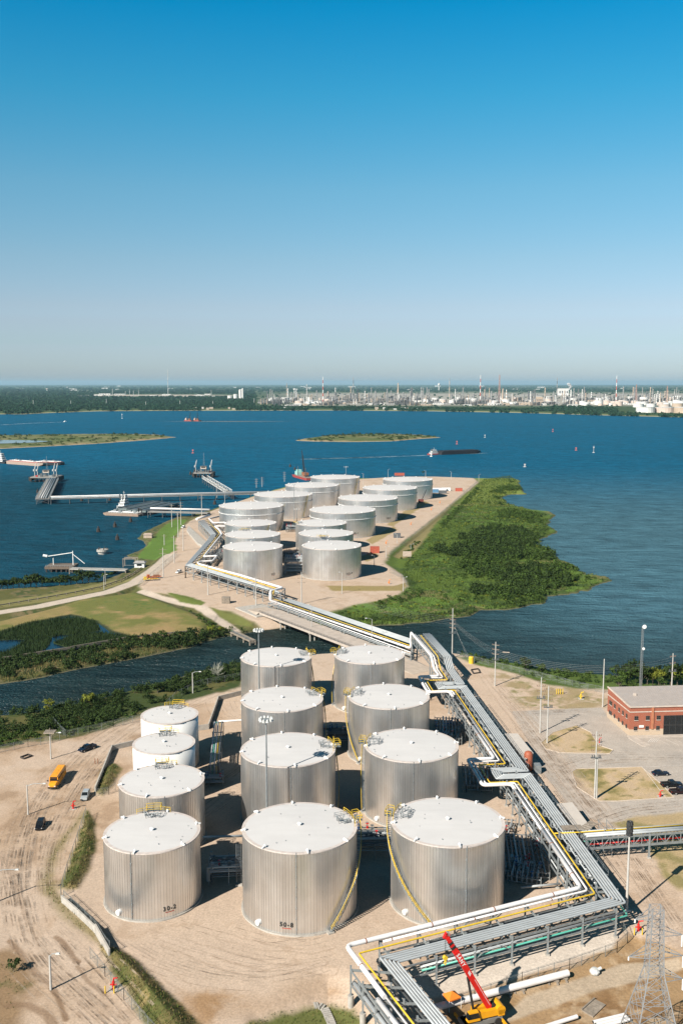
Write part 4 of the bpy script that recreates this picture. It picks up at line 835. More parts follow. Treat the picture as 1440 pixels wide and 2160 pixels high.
shrub_mass('roadside_scrub', strips, 'low green scrub beside the perimeter road of the distant tanks', M_LEAF2, 180, .38, 34)
bankB = px([(-300,1445),(0,1396),(150,1372),(280,1349),(415,1335),(470,1328),(540,1325),(540,1331),(470,1342),(400,1360),(300,1379),(200,1396),(100,1419),(0,1436),(-300,1500)], -1)
shrub_mass('bank_scrub', [(bankB, .34, .8, 2.0, .9, 2.9)], 'dense scrub between the marsh wall and the channel', M_LEAF, 220, .34, 44)
bankB2 = px([(400,1290),(435,1300),(520,1330),(480,1338),(440,1320)], 0)
shrub_mass('bank_scrub', [(bankB2, .1, .8, 1.7, .8, 2.2), (px([(100,1425),(300,1385),(300,1378),(100,1412)], -1), .08, .9, 1.6, 1, 1.8)], 'low scrub along the gravel path near the small jetty', M_LEAF2, 230, .32, 40)
vegn1 = px([(-300,1545),(0,1512),(120,1495),(250,1470),(330,1450),(420,1425),(505,1408),(510,1440),(400,1470),(300,1500),(240,1525),(120,1550),(60,1552),(0,1565),(-300,1600)], -1)
shrub_mass('bank_scrub', [(vegn1, .34, .8, 1.9, 1.0, 3.0)], 'dark green scrub on the near bank of the channel behind the fence', M_LEAF, 260, .26, 64)
vegn2 = px([(-200,1560),(0,1545),(110,1530),(250,1505),(300,1495),(300,1510),(240,1530),(120,1558),(0,1578),(-200,1605)], 0)
shrub_mass('bank_scrub', [(vegn2, .24, .6, 1.3, .6, 1.6)], 'low mid green brush just behind the chain link fence', M_LEAF2, 280, .24, 44)
vegr = px([(960,1383),(1040,1396),(1110,1408),(1180,1420),(1290,1428),(1290,1445),(1215,1448),(1130,1425),(1000,1400)], -1)
shrub_mass('bank_scrub', [(vegr, .16, .7, 1.5, .8, 2.1), (px([(1120,1430),(1150,1440),(1150,1420),(1120,1412)], 0), .1, 1, 2, 1.5, 3)], 'green scrub along the bay shore beside the fence', M_LEAF2, 300, .25, 50)
pw0 = px([(700,1300),(850,1245),(850,1190),(935,1100),(1020,1012),(1075,1005),(1096,1020),(1080,1060),(1150,1090),(1160,1130),(1180,1180),(1275,1222),(1170,1260),(1090,1283),(917,1308)], -1.5)
PWR = px([(960,1140),(1010,1100),(1060,1060),(1150,1090),(1160,1130),(1180,1180),(1275,1222),(1170,1260),(1090,1283),(1000,1270),(980,1200)], -1.5)
def sparse(name, poly, dens, seed, r0, r1, h0, h1, m, label, thr):
    q = scatter(poly, dens, seed, lambda x, y: (land_height(x, y) < -.3) & (fbm(x, y, 24, seed, 4) > thr)); g = np.random.default_rng(seed); V, Fq = clumps(q, g.uniform(r0, r1, len(q)), g.uniform(h0, h1, len(q)), 26, .3, seed); stuff(name, V, Fq, m, label, 'shrubs')
sparse('low_scrub', PWR, .03, 401, .5, 1.5, .5, 1.8, M_LEAF, 'small dark bushes dotted over the grassy peninsula', .48)
sparse('low_scrub', pw0, .022, 402, .5, 1.4, .4, 1.3, M_LEAF2, 'small mid green tussocks dotted over the grassy peninsula', .45)
sparse('low_scrub', pw0, .010, 403, .5, 1.6, .5, 1.6, M_LEAF3, 'pale yellow green tussocks dotted over the grassy peninsula', .5)
bl = scatter(px([(-200,1455),(0,1408),(150,1382),(280,1360),(415,1345),(480,1338),(480,1346),(400,1368),(300,1389),(200,1406),(100,1430),(0,1447),(-200,1500)], -1), 2.2, 410); V, Fq = blades(bl, 1.2, .13, 9); kk = np.random.default_rng(5).uniform(size=len(Fq)) < .5
stuff('bank_grass', V, Fq[kk], M_REEDD, 'dark tall grass along the channel bank below the marsh wall', 'grass'); stuff('bank_grass', V, Fq[~kk], M_DRY, 'dry brown grass along the channel bank below the marsh wall', 'grass')
# marsh reeds and long grass
rd = []
for k, q in enumerate(([(0,1335),(60,1315),(150,1302),(200,1310),(212,1328),(185,1336),(130,1340),(80,1349),(-60,1350)], [(-80,1395),(20,1372),(60,1346),(112,1346),(100,1366),(60,1386),(0,1393)], [(112,1356),(150,1340),(215,1334),(284,1344),(150,1369)])):
    rd.append(scatter(px(q, -.5), 4.0, 330+k, z=-.6))
rd = np.concatenate(rd); V, Fq = blades(rd, 1.7, .15, 5); stuff('marsh_reeds', V, Fq, M_REEDD, 'dark green reed beds standing in the marsh pond', 'reeds')
pw = scatter(px([(640,1310),(780,1285),(850,1245),(850,1190),(935,1100),(1020,1010),(1075,1003),(1096,1020),(1080,1060),(1150,1090),(1160,1130),(1180,1180),(1285,1222),(1170,1262),(1090,1285),(1000,1302),(917,1312),(778,1322)], -1.5), .75, 340, lambda x, y: (land_height(x, y) < -.3))
V, Fq = blades(pw, 1.1, .16, 6); stuff('marsh_grass', V, Fq, M_REED, 'long bright green marsh grass over the peninsula', 'grass')
bg_ = np.concatenate([scatter(BERM1, 5, 350), scatter(BERM2, 5, 351), scatter(BSTRIP, 2.5, 355), scatter(BERM3, 6, 352), scatter(GRASS_S, 2.2, 353), scatter(SCRUB_L, 1.2, 354, lambda x, y: fbm(x, y, 9, 21, 5)*.6+fbm(x, y, 38, 41, 4)*.4 > .5)])
V, Fq = blades(bg_, .5, .08, 7); k = np.random.default_rng(3).uniform(size=len(Fq)) < .55
stuff('berm_grass', V[:], Fq[k], M_REED, 'rough green grass growing on the low earth berms', 'grass'); stuff('berm_grass', V[:], Fq[~k], M_DRY, 'dry yellow grass mixed in on the low earth berms', 'grass')
sh = np.concatenate([scatter(px([(700,1303),(778,1319),(917,1310),(1025,1290),(1154,1273),(1167,1258),(1020,1280),(900,1298),(780,1306)], -2), 1.6, 360)]); V, Fq = blades(sh, 1.5, .15, 8); stuff('shore_reeds', V, Fq, M_REEDD, 'dark green reeds at the water edge of the peninsula', 'reeds')
# trees and bushes one can tell apart
def plant_proto(kind, seed, m, h=6.0, r=2.6, nleaf=420, size=.34, trunk=True):
    g = random.Random(seed); root = thing(kind, 'tree', 'tree'); q = []; tb = MB()
    if trunk:
        tb.cyl((0,0,-.4), (.1,.05,h*.45), .17, .1, 8)
    for i in range(7):
        t = g.uniform(0, 6.28); e = Vector((math.cos(t)*r*.6, math.sin(t)*r*.6, h*g.uniform(.45,.9)))
        tb.cyl((.05,0,h*g.uniform(.1,.4)), e, .08, .03, 5); q.append((e.x, e.y, e.z))
    tb.build('trunk', M_BARK, root, world=False)
    q += [(g.uniform(-.5,.5)*r, g.uniform(-.5,.5)*r, h*g.uniform(.35,.85)) for _ in range(4)]
    q = np.array(q); q[:, 2] -= h*.18; rad = np.random.default_rng(seed).uniform(.3, .55, len(q))*r; V, Fq = clumps(q, rad, rad*1.3, nleaf//len(q), size, seed)
    o = npmesh('crown', V, Fq, m); o.parent = root; return root
PROTO = {}
def plant(kind, x, y, label, m, scale=1.0, rz=None, group=None, cat='tree', seed=0, **kw):
    key = (kind, m.name, seed % 3)
    if key not in PROTO: o = PROTO[key] = plant_proto(kind, seed % 3 + 40, m, **kw)
    else: o = copy_tree(PROTO[key])
    o.location = (x, y, gz(x, y)); o.rotation_euler = (0,0, seed*1.7 if rz is None else rz); o.scale = (scale,)*3
    return tag(o, label, cat, group)
rg = random.Random(4)
for i in range(17):
    u = -8+i*12.2; v = 1243.5-i*.75-(.0 if i < 9 else (i-9)*.3); p = PG(u, v)
    plant('hedge_bush', p.x, p.y, 'round dark bush in the shoreline hedge beside the left bay', M_LEAF, rg.uniform(.95,1.35), group='bushes of the shoreline hedge', cat='bush', seed=i, h=5.5, r=3.4, nleaf=330, size=.45)
for i, (u, v, s_) in enumerate(((206,1228,.8),(222,1222,.9),(236,1216,.75),(246,1212,.8))):
    p = PG(u, v); plant('hedge_bush', p.x, p.y, 'light green bush at the root of the small loading pier', M_LEAF2, s_, group='bushes at the loading pier', cat='bush', seed=i, h=5, r=2.6, nleaf=300, size=.4)
for i, (u, v, s_, m, lb) in enumerate(((1300,1444,1.0,1,0),(1312,1440,1.2,0,0),(1325,1446,1.25,1,0),(1338,1443,1.3,0,0),(1351,1446,1.3,0,0),(1364,1444,1.2,0,0),(1375,1447,1.0,2,1),(1388,1447,1.15,2,1),(1400,1444,1.25,0,0),(1413,1447,1.3,0,0),(1427,1446,1.2,2,1),(1440,1447,1.3,1,0),(1456,1446,1.3,0,0),(1306,1455,.8,1,0),(1333,1456,.75,1,0),(1395,1457,.7,1,0))):
    p = PG(u, v); plant('shore_tree', p.x, p.y, ['dark green tree in the clump behind the brick building', 'yellow green tree in the clump behind the brick building'][lb], (M_LEAF, M_LEAF2, M_LEAF3)[m], s_, group='trees behind the brick building', seed=i, h=6.8, r=3.0, nleaf=560, size=.3)
for (u, v, s_, m, lb, sd) in ((105,1502,.85,M_LEAF3,'yellow green bush on the near channel bank, left of the taller one',0),(187,1490,1.0,M_LEAF3,'tall yellow green bush among dark scrub on the near channel bank',1),(333,1462,1.0,M_LEAF,'dark round bush by the fence end near the white tanks',2),(445,1338,.9,M_LEAF3,'yellow green bush beside the path to the small jetty',1),(466,1336,.8,M_LEAF3,'smaller yellow green bush nearest the small jetty',2),(345,1352,.9,M_LEAF2,'mid green bush at the end of the marsh wall',0),(372,1356,.8,M_LEAF,'dark bush on the channel bank below the marsh lawn',1),(1108,1415,1.0,M_LEAF,'dark bush at the bay shore beside the notice board',0),(1140,1420,.8,M_LEAF2,'round green bush at the bay shore right of the notice board',1),(1017,1396,.6,M_LEAF,'small dark bush at the bay shore near the yellow tank',2),(30,2050,.55,M_LEAF,'dark scrub bush in the lower left corner beside the dirt road',1),(955,993,.9,M_LEAF,'dark bush at the far tip of the tank peninsula',2),(892,1000,.8,M_LEAF,'dark bush on the far shore behind the last wide tank',1)):
    p = PG(u, v); plant('bush', p.x, p.y, lb, m, s_, cat='bush', seed=sd, h=5.2, r=2.5, nleaf=460, size=.3)
p = PG(458, 1432); dt = thing('dead_tree', 'pale leafless tree on the near channel bank behind the fence', 'tree', p); tb = MB()
for i in range(40):
    t, e = rg.uniform(0, 6.28), rg.uniform(.3, 1); a = Vector((p.x, p.y, p.z+rg.uniform(0, 2.5))); b = a+Vector((math.cos(t)*3*e, math.sin(t)*3*e, rg.uniform(1, 3.5))); tb.cyl(a, b, .1, .04, 5)
    for j in range(3): tb.cyl(a.lerp(b, .6+.1*j), b+Vector((rg.uniform(-1,1), rg.uniform(-1,1), rg.uniform(0,1))), .05, .02, 4)
tb.build('branches', mat('bleached_wood', (.36,.36,.30), .9), dt)
# ------------------------------------------------------------------ islands
def island(label, poly, seed, shrubs, sandy=.5):
    pp = np.asarray(px(poly, -3)); lo, hi = pp.min(0)-25, pp.max(0)+25
    X, Y = np.meshgrid(np.linspace(lo[0], hi[0], 300), np.linspace(lo[1], hi[1], 160)); x, y = X.ravel(), Y.ravel()
    d = sdf(x, y, pp, 60) + (fbm(x, y, 18, seed)-.5)*8; z = -3.5+np.clip(d, -10, 14)*.16; n1 = fbm(x, y, 45, seed+2); n2 = fbm(x, y, 12, seed+3)
    C = np.ones((len(x), 3))*np.array([.30,.23,.13]); k = (sm(n1*.5+n2*.5, .40, .56)*sm(d, 4, 14))[:, None]; C = C*(1-k)+np.array([.085,.105,.03])*k; k = (sm(d, 12, 30)*.6)[:, None]; C = C*(1-k)+np.array([.09,.12,.035])*k; k = (1-sm(d, 2.5, 5))[:, None]; C = C*(1-k)+np.array([.50,.42,.33])*k
    idx = np.arange(len(x)).reshape(X.shape); Fq = np.stack([idx[:-1,:-1], idx[:-1,1:], idx[1:,1:], idx[1:,:-1]], -1).reshape(-1, 4); Fq = Fq[z[Fq].max(1) > -3.4]
    u_ = np.unique(Fq); rm = np.full(len(x), -1); rm[u_] = np.arange(len(u_))
    o = npmesh('island', np.stack([x, y, z], -1)[u_], rm[Fq], vmat('island_soil_%d' % seed, scale=.3), np.concatenate([C[u_], np.ones((len(u_), 1))], 1), smooth=True); tag(o, label, 'island', kind='structure')
    g = np.random.default_rng(seed); n = shrubs; a, b = g.uniform(lo[0], hi[0], n*6), g.uniform(lo[1], hi[1], n*6); k = (sdf(a, b, pp, 5) > 4) & (fbm(a, b, 60, seed+9) > .47); a, b = a[k][:n], b[k][:n]
    q = np.stack([a, b, np.full(len(a), -1.6)], -1); V, Fq = clumps(q, g.uniform(2.5, 6, len(a)), g.uniform(2, 4.5, len(a)), 26, .9, seed); stuff('island_scrub', V, Fq, M_LEAF, 'low scrub scattered over ' + label, 'shrubs')
I1 = [(-120,948),(0,947),(100,942),(200,936.5),(300,929.5),(350,925),(376,922.5),(340,917.5),(250,915.5),(100,917),(0,919),(-120,921)]
I2 = [(619,929.5),(660,931.5),(740,932.5),(830,931),(880,926.5),(932,923),(905,919),(840,916),(740,916.5),(680,920),(640,925)]
island('the long flat green island at left', I1, 61, 240); island('the small flat green island in mid bay', I2, 71, 160)
lg = MB(); q = px([(-100,934),(0,935.5),(70,933.5),(112,930.5),(60,928.5),(0,928),(-100,928.5)], -.7); lg.add([(x, y, -.75) for (x, y) in q], [tuple(range(len(q)))]); tag(lg.build('water', mat('lagoon_water', (.10,.17,.17), .12)), 'pale lagoon inside the long left island', 'lagoon', kind='structure')
# ------------------------------------------------------------------ far shore
SH = [(-1600,880),(-300,875),(0,874),(50,874),(112,871),(212,867.5),(360,866.5),(720,866),(900,867.5),(1080,870.5),(1260,876),(1440,880.5),(1800,889),(3000,915)]
def shore_v(u): return np.interp(u, [a for a, b in SH], [b for a, b in SH])
uu = np.arange(-1600, 3040, 16.0); gk = np.concatenate([[.999, 1.0, 1.004, 1.01, 1.02], np.exp(np.linspace(math.log(1.03), math.log(17), 150))])
bx, by = np.array([G(u, shore_v(u), -3) for u in uu]).T; X = np.outer(gk, bx); Y = np.outer(gk, by); x, y = X.ravel(), Y.ravel()
z = np.where(np.repeat(gk, len(uu)) < 1.0005, -4.0, -1.2); UPX = np.tile(uu, len(gk)); GK = np.repeat(gk, len(uu)); n1 = fbm(x, y, 500, 3); n2 = fbm(x, y, 140, 9)
C = np.ones((len(x), 3))*np.array([.045,.075,.026]); k = (1-sm(GK, 1.008, 1.03))[:, None]; C = C*(1-k)+np.array([.22,.22,.09])*k; k = (1-sm(GK, 1.0, 1.006))[:, None]; C = C*(1-k)+np.array([.34,.30,.22])*k
VP = 808+F*111/np.maximum(y, 1); k = (sm(UPX, 520, 700)*sm(VP, 826, 832)*(1-sm(VP, 852, 858)))[:, None]*.9; C = C*(1-k)+np.array([.36,.33,.29])*k*(.7+.6*n2[:, None])
k = (sm(n1, .62, .72)*sm(GK, 1.3, 1.6)*.6)[:, None]; C = C*(1-k)+np.array([.36,.34,.28])*k
k = (sm(UPX, 150, 200)*(1-sm(UPX, 380, 520))*sm(VP, 831.5, 832.5)*(1-sm(VP, 836, 837)))[:, None]; C = C*(1-k)+np.array([.42,.36,.30])*k
idx = np.arange(len(x)).reshape(X.shape); Fq = np.stack([idx[:-1,:-1], idx[:-1,1:], idx[1:,1:], idx[1:,:-1]], -1).reshape(-1, 4)
tag(npmesh('far_land', np.stack([x, y, z], -1), Fq, vmat('far_soil', scale=.01, amt=.2, bump=0), np.concatenate([C, np.ones((len(x), 1))], 1)), 'flat wooded land beyond the bay reaching to the horizon', 'land', kind='structure')
g = np.random.default_rng(5); n = 52000; u = g.uniform(-350, 1790, n); vs = shore_v(u); v = 812.5+(vs-1.0-812.5)*g.uniform(0, 1, n)**.75
ind = (u > 540)&(v < vs-8.5-9*sm(u, 1080, 1200)*(1-sm(u, 1290, 1310)))&(v > 826); keep = ~(ind & (g.uniform(size=n) < .96)); keep &= ~((u > 200)&(u < 500)&(v > 831)&(v < 837)); keep &= ~((u > 1300)&(v > 846)&(v < vs-5)&(g.uniform(size=n) < .9))
keep &= ~((v < 826)&(fbm(u, v*30, 90, 12) > .6)&(g.uniform(size=n) < .7)); keep &= ~((v > vs-6)&(fbm(u, 0*u, 26, 33) > .56))
u, v = u[keep], v[keep]; d = 111*F/(v-808); x = (u-720)/F*d*1.0; y = d*1.0; s = np.clip(d/4600, 1, 3.2)
V, Fq = clumps(np.stack([x, y, np.full(len(x), -1.5)], -1), 6.5*s, (g.uniform(7, 14, len(x))*(1-.45*sm(u, 520, 640)))*(.8+.2*s), 9, 3.4*s, 17); stuff('far_woodland', V, Fq, M_FAR, 'dark green woodland covering the far shore to the horizon', 'woodland')
# ------------------------------------------------------------------ far shore refinery: every piece a thing
def far_pt(u, v): x, y = G(u, v, -1.2); return Vector((x, y, -1.2))
def far_px(u, v): p = far_pt(u, v); return p, F/ (p.y*CT+111*SN)
FM = dict(white=mat('far_white_paint', (.74,.72,.69), .6), tan=mat('far_tan_paint', (.52,.40,.30), .7), grey=mat('far_grey_steel', (.33,.32,.31), .6), dark=mat('far_dark_steel', (.13,.13,.14), .6), pink=mat('far_pink_tank', (.62,.50,.43), .6), brick=mat('far_brown_walls', (.28,.16,.11), .8))
FP = {}
def far_thing(kind, key, builder, p, sx, sz, label, cat, group, sy=None):
    if key not in FP:
        root = thing(kind, label, cat, (0,0,0)); builder(root); FP[key] = root; o = root
    else: o = copy_tree(FP[key])
    o.location = p; o.scale = (sx, sy or sx, sz); return tag(o, label, cat, group)
def b_tank(m):
    def f(root):
        mb = MB(); mb.lathe([(.5, 0), (.5, .9)], 20); mb.build('shell', m, root, world=False, smooth=False); mb = MB(); mb.lathe([(.51, .9), (.51, .93), (.01, 1.0)], 20); mb.build('roof', FM['white'], root, world=False)
    return f
def b_col(m):
    def f(root):
        mb = MB(); mb.cyl((0,0,0), (0,0,.95), .42, .36, 10); mb.lathe([(.36,.95),(.25,.99),(.01,1.0)], 10); mb.build('vessel', m, root, world=False)
        for z in (.35, .6, .85): mb = MB(); mb.lathe([(.36, z), (.62, z), (.62, z+.012), (.36, z+.012)], 10); mb.build('platform', FM['grey'], root, world=False)
        mb = MB(); mb.cyl((.52,0,0), (.52,0,.97), .09, n=6); mb.build('riser_pipe', FM['grey'], root, world=False)
    return f
def b_stack(ma, mb_):
    def f(root):
        for i in range(8):
            q = MB(); r0, r1 = .5-.25*i/8, .5-.25*(i+1)/8; q.cyl((0,0,i/8), (0,0,(i+1)/8), r0, r1, 10); q.build('stack_section', ma if i % 2 else mb_, root, world=False)
    return f
def b_frame(m):
    def f(root):
        q = MB()
        for a in (-.5, 0, .5):
            for b in (-.5, .5): q.beam((a,b,0), (a,b,1), .05)
        q.build('posts', m, root, world=False)
        for z in (.3,.55,.8,1.0): q = MB(); q.box(0,0,z,1.1,1.1,.03); q.build('floor_deck', FM['grey'], root, world=False)
        for i in range(5): q = MB(); a = -.4+.2*i; q.cyl((a,.1*(-1)**i,.02), (a,.1*(-1)**i,.5+.12*i), .08, n=7); q.build('vessel', FM['white'] if i % 2 else m, root, world=False)
    return f
def b_block(m):
    def f(root):
        q = MB(); q.box(0,0,.5,1,1,1); q.build('walls', m, root, world=False); q = MB(); q.box(0,0,1.02,1.03,1.03,.04); q.build('roof', FM['white'], root, world=False)
        for i in range(4): q = MB(); q.box(-.36+.24*i,-.505,.5,.12,.03,.35); q.build('window', FM['dark'], root, world=False)
    return f
def b_pyl(m):
    def f(root):
        q = MB()
        for (a, b) in ((-.5,-.5),(.5,-.5),(.5,.5),(-.5,.5)): q.beam((a,b,0), (a*.25,b*.25,1), .07, .07)
        for k in range(7):
            z0, z1 = k/7, (k+1)/7; w0, w1 = .5*(1-.8*z0), .5*(1-.8*z1); q.beam((-w0,-w0,z0), (w1,-w1,z1), .04, .04); q.beam((w0,-w0,z0), (-w1,-w1,z1), .04, .04)
        q.build('lattice', m, root, world=False); q = MB(); q.cyl((0,0,.1), (0,0,1.05), .05, n=6); q.build('flare_pipe', m, root, world=False)
    return f
gr = random.Random(21)
def ft(u, v, wpx, hpx, kind, key, b, label, cat, group, aspect=1.0):
    p, s = far_px(u, v); return far_thing(kind, key, b, p, wpx/s, hpx/s, label, cat, group, wpx/s*aspect)
# big storage tanks near the right end of the far shore
for i, (u, v, w_, h, m) in enumerate(((1360,870,39,12,'white'),(1401,870,40,12,'pink'),(1441,871,42,13,'tan'),(1345,859,22,8,'white'),(1372,858,20,7,'white'),(1400,859,24,7,'pink'),(1428,858,24,8,'tan'))):
    ft(u, v, w_, h, 'storage_tank', 'tank_'+m, b_tank(FM[m]), ['big white tank nearest the far shore, at right', 'big pinkish tank nearest the far shore, beside the white one', 'big tan tank at the right edge on the far shore', 'white tank just behind the far shore row, leftmost', 'white tank behind the gap of the far shore row', 'pinkish tank behind the far shore row', 'tan tank behind the far shore row at the right edge'][i], 'storage tank', 'big tanks at the right end of the far shore')
for i in range(110):
    z_ = gr.random(); u = gr.choice([gr.uniform(1225,1445), gr.uniform(1225,1445), gr.uniform(560,720), gr.uniform(880,1220)]); v = gr.uniform(842,856) if u > 1225 else gr.uniform(844,853); w_ = gr.uniform(9,19); m = gr.choice(['white','white','white','pink'])
    ft(u, v, w_, w_*gr.uniform(.32,.6), 'storage_tank', 'tank_'+m, b_tank(FM[m]), {'white':'small white storage tank in the far refinery', 'pink':'small pinkish storage tank in the far refinery'}[m], 'storage tank', 'small tanks of the far refinery')
clus = [(735,795,30), (800,845,18), (845,905,32), (690,720,10), (560,585,10), (940,1000,16), (1000,1085,20), (1165,1245,28), (1330,1445,44), (600,690,14), (1100,1160,14), (1245,1330,14)]
for a, b, n in clus:
    for i in range(n):
        u = gr.uniform(a, b); v = gr.uniform(843,853); h = gr.choice([gr.uniform(9,18), gr.uniform(14,30)]); m = gr.choice(['grey','grey','white','tan','dark'])
        ft(u, v, gr.uniform(1.6,3.0), h, 'process_column', 'col_'+m, b_col(FM[m]), 'thin %s process column in the far refinery' % m, 'process column', 'process columns of the far refinery')
for i in range(105):
    a, b, n = gr.choice(clus); u = gr.uniform(a-12, b+12); v = gr.uniform(844,855); m = gr.choice(['grey','dark','tan'])
    ft(u, v, gr.uniform(8,22), gr.uniform(5,12), 'process_unit', 'fr_'+m, b_frame(FM[m]), 'low %s steel process unit in the far refinery' % m, 'process unit', 'process units of the far refinery', .6)
for i in range(90):
    u = gr.uniform(545,1440); v = gr.uniform(846,857); m = gr.choice(['white','tan','grey','white'])
    ft(u, v, gr.uniform(8,30), gr.uniform(2,4.5), 'low_building', 'bl_'+m, b_block(FM[m]), 'long low %s building in the far refinery' % m, 'building', 'low buildings of the far refinery', .4)
for (u, v, top, key, ma, mb2, lb) in ((681,850,795,'rw','white','red','striped tall stack left of the refinery centre'),(1012,850,792,'rw','white','red','red and white striped stack, tallest near the refinery centre'),(1298,852,793,'rw','white','red','red and white striped stack at the right of the refinery'),(745,848,796,'gd','grey','dark','tall dark topped flare stack at the left of the refinery'),(947,850,798,'gw','grey','tan','slender tan stack in the middle of the refinery'),(1173,850,797,'gd','grey','dark','slender grey flare stack left of the big white block'),(647,845,811,'ww','white','grey','pale stack among low tanks left of the refinery'),(839,846,808,'tan','tan','tan','tan stack amid the process columns'),(605,842,808,'gw','grey','tan','slim stack behind the twin white silos'),(1059,848,820,'tan','tan','tan','stout tan chimney right of the lattice flare'),(1067,848,822,'tan2','white','tan','pale chimney beside the stout tan one')):
    FM.setdefault('red', mat('far_red_paint', (.50,.10,.07), .6))
    ft(u, v, 2.3 if 'tan' not in key else 4, v-top, 'chimney_stack', 'st_'+key, b_stack(FM[ma], FM[mb2]), lb, 'stack', None)
for (u, v, top, w_, lb) in ((1052,848,792,4.5,'red lattice flare tower near the refinery centre'),(1340,850,812,4,'lattice flare tower above the right hand tanks'),(1405,850,815,4,'lattice flare tower near the right edge of the refinery')):
    ft(u, v, w_, v-top, 'flare_tower', 'pyl', b_pyl(mat('far_faded_red', (.42,.26,.22), .6)), lb, 'flare tower', None)
ft(1186, 834, 21, 14, 'white_block', 'wb', b_block(FM['white']), 'tall plain white building rising over the far refinery', 'building', None, .6)
ft(1136, 851, 12, 14, 'tan_block', 'tb', b_block(FM['tan']), 'square tan building in front of the far refinery', 'building', None, .8)
for (u, v, w_, h, lb) in ((507,843,6,22,'taller white silo at the left end of the refinery'),(512,843,4,24,'slim white silo beside the taller one'),(497,843,9,12,'short white silo left of the tall pair'),(485,843,10,9,'shortest white silo at the left end of the refinery')):
    ft(u, v, w_, h, 'silo', 'silo', b_tank(FM['white']), lb, 'silo', None)
for (u, v, h, lb) in ((925,824,16,'white water tower on the horizon behind the refinery'),(100,826,7,'reddish water tower over the left woodland'),(621,830,11,'pale water tower behind the low tanks')):
    def b_wt(root):
        q = MB(); q.cyl((0,0,0), (0,0,.6), .18, n=8); q.build('stem', FM['white'], root, world=False); q = MB(); q.lathe([(.18,.55),(.5,.7),(.5,.88),(.01,1.0)], 12); q.build('bowl', FM['white'] if h != 7 else FM['pink'], root, world=False)
    ft(u, v, 5, h, 'water_tower', 'wt%d' % (h == 7), b_wt, lb, 'water tower', None)
for i in range(16):
    u = gr.choice([gr.uniform(160,250), gr.uniform(200,480), gr.uniform(200,480)]); v = gr.uniform(832,838)
    ft(u, v, gr.uniform(8,26), gr.uniform(1.6,3), 'warehouse', 'wh', b_block(FM['white']), 'long white warehouse amid the left woodland', 'warehouse', 'white warehouses in the left woodland', .5)
for i in range(20):
    u = gr.uniform(360,660) if i < 12 else gr.uniform(740,900); v = shore_v(u)-gr.uniform(2,4.5)
    ft(u, v, gr.uniform(4,9), gr.uniform(2.2,4), 'waterside_house', 'hs'+str(i % 2), b_block(FM['white' if i % 2 else 'tan']), 'small %s house among trees on the far waterfront' % ('white' if i % 2 else 'tan'), 'house', 'houses on the far waterfront', .8)
for i, (u, v, h) in enumerate(((71,857,13),(150,857,12),(225,853,11),(308,857,10),(238,838,18),(265,838,13),(274,838,15),(282,838,14),(293,838,16),(446,838,15),(449,856,10),(380,856,11),(355,838,58),(536,852,12))):
    ft(u, v, .9 if h < 40 else 1.0, h, 'transmission_pole', 'tp', b_col(FM['white']), 'tall thin pale mast in the left woodland' if h < 40 else 'tallest thin mast on the left skyline', 'mast', 'thin masts over the left woodland')
for i in range(34):
    u = gr.uniform(0,1440); v = gr.uniform(815,824); ft(u, v, gr.uniform(5,16), gr.uniform(1.0,2.2), 'town_building', 'tw', b_block(FM['white']), 'pale building of the far town near the horizon', 'building', 'pale buildings near the horizon', .3)
p, s = far_px(1203, 838); q = np.array([(p.x+(i-4)*9*(-1 if i > 4 else 1)*.4-8*(i/9), p.y, p.z+58+i*5.0) for i in range(9)]); V, Fq = clumps(q, np.linspace(5, 14, 9), np.linspace(8, 14, 9), 60, 4.0, 3)
stuff('steam_plume', V, Fq, mat('white_steam', (.85,.85,.86), .9, var=.02, sub=.5), 'white steam plume beside the tall white building', 'steam')
cb_ = MB(); cb_.cyl(p, p+Vector((0,0,60)), 5, 4, 10); tag(cb_.build('chimney_stack', FM['white'], loc=p), 'short white vent stack under the steam plume', 'stack')
# ------------------------------------------------------------------ haze
hz = bpy.data.materials.new('haze'); hz.use_nodes = True; t = hz.node_tree; t.nodes.remove(t.nodes['Principled BSDF'])
pv = t.nodes.new('ShaderNodeVolumePrincipled'); pv.inputs['Color'].default_value = (.52,.82,1.0,1); pv.inputs['Density'].default_value = 2.1e-5; pv.inputs['Anisotropy'].default_value = .1
t.links.new(pv.outputs[0], t.nodes['Material Output'].inputs['Volume'])
mb = MB(); mb.box(0, 37000, 118, 150000, 80000, 250); tag(mb.build('haze', hz), kind='stuff', label='thin blue summer haze over the far shore', cat='haze')
# ------------------------------------------------------------------ walls and fences
def pl(pts): return [PG(u, v) for (u, v) in pts]
def wall(label, pts, h, th=.35, m=None, name='concrete_wall', cat='wall'):
    mb = MB(); pts = pl(pts)
    for a, b in zip(pts[:-1], pts[1:]):
        d = (b-a).normalized(); mb.add([], []); nrm = Vector((-d.y, d.x, 0)).normalized()*th/2; a2, b2 = a-d*.0, b+d*.12
        mb.prism([(q.x, q.y) for q in (a2-nrm, b2-nrm, b2+nrm, a2+nrm)], min(a.z, b.z)-1.0, max(a.z, b.z)+h)
    return tag(mb.build(name, m or M_CONC, loc=pts[0]), label, cat)
wall('pale concrete containment wall in front of the left dirt road, at a berm end', [(131,1902),(165,1932),(202,1968),(231,2016)], 1.5)
wall('concrete containment wall beside the white tanks near the small berm', [(201,1672),(237,1583),(283,1572)], 1.6)
wall('angled concrete containment wall behind the white tanks by the channel road', [(410,1542),(440,1538),(461,1478),(510,1466)], 1.7)
wall('long low dark wall between the marsh lawn and the channel scrub', [(-150,1414),(0,1391),(150,1368),(280,1345),(415,1333)], .8, .5, mat('dark_seawall', (.20,.17,.13), .9), 'flood_wall')
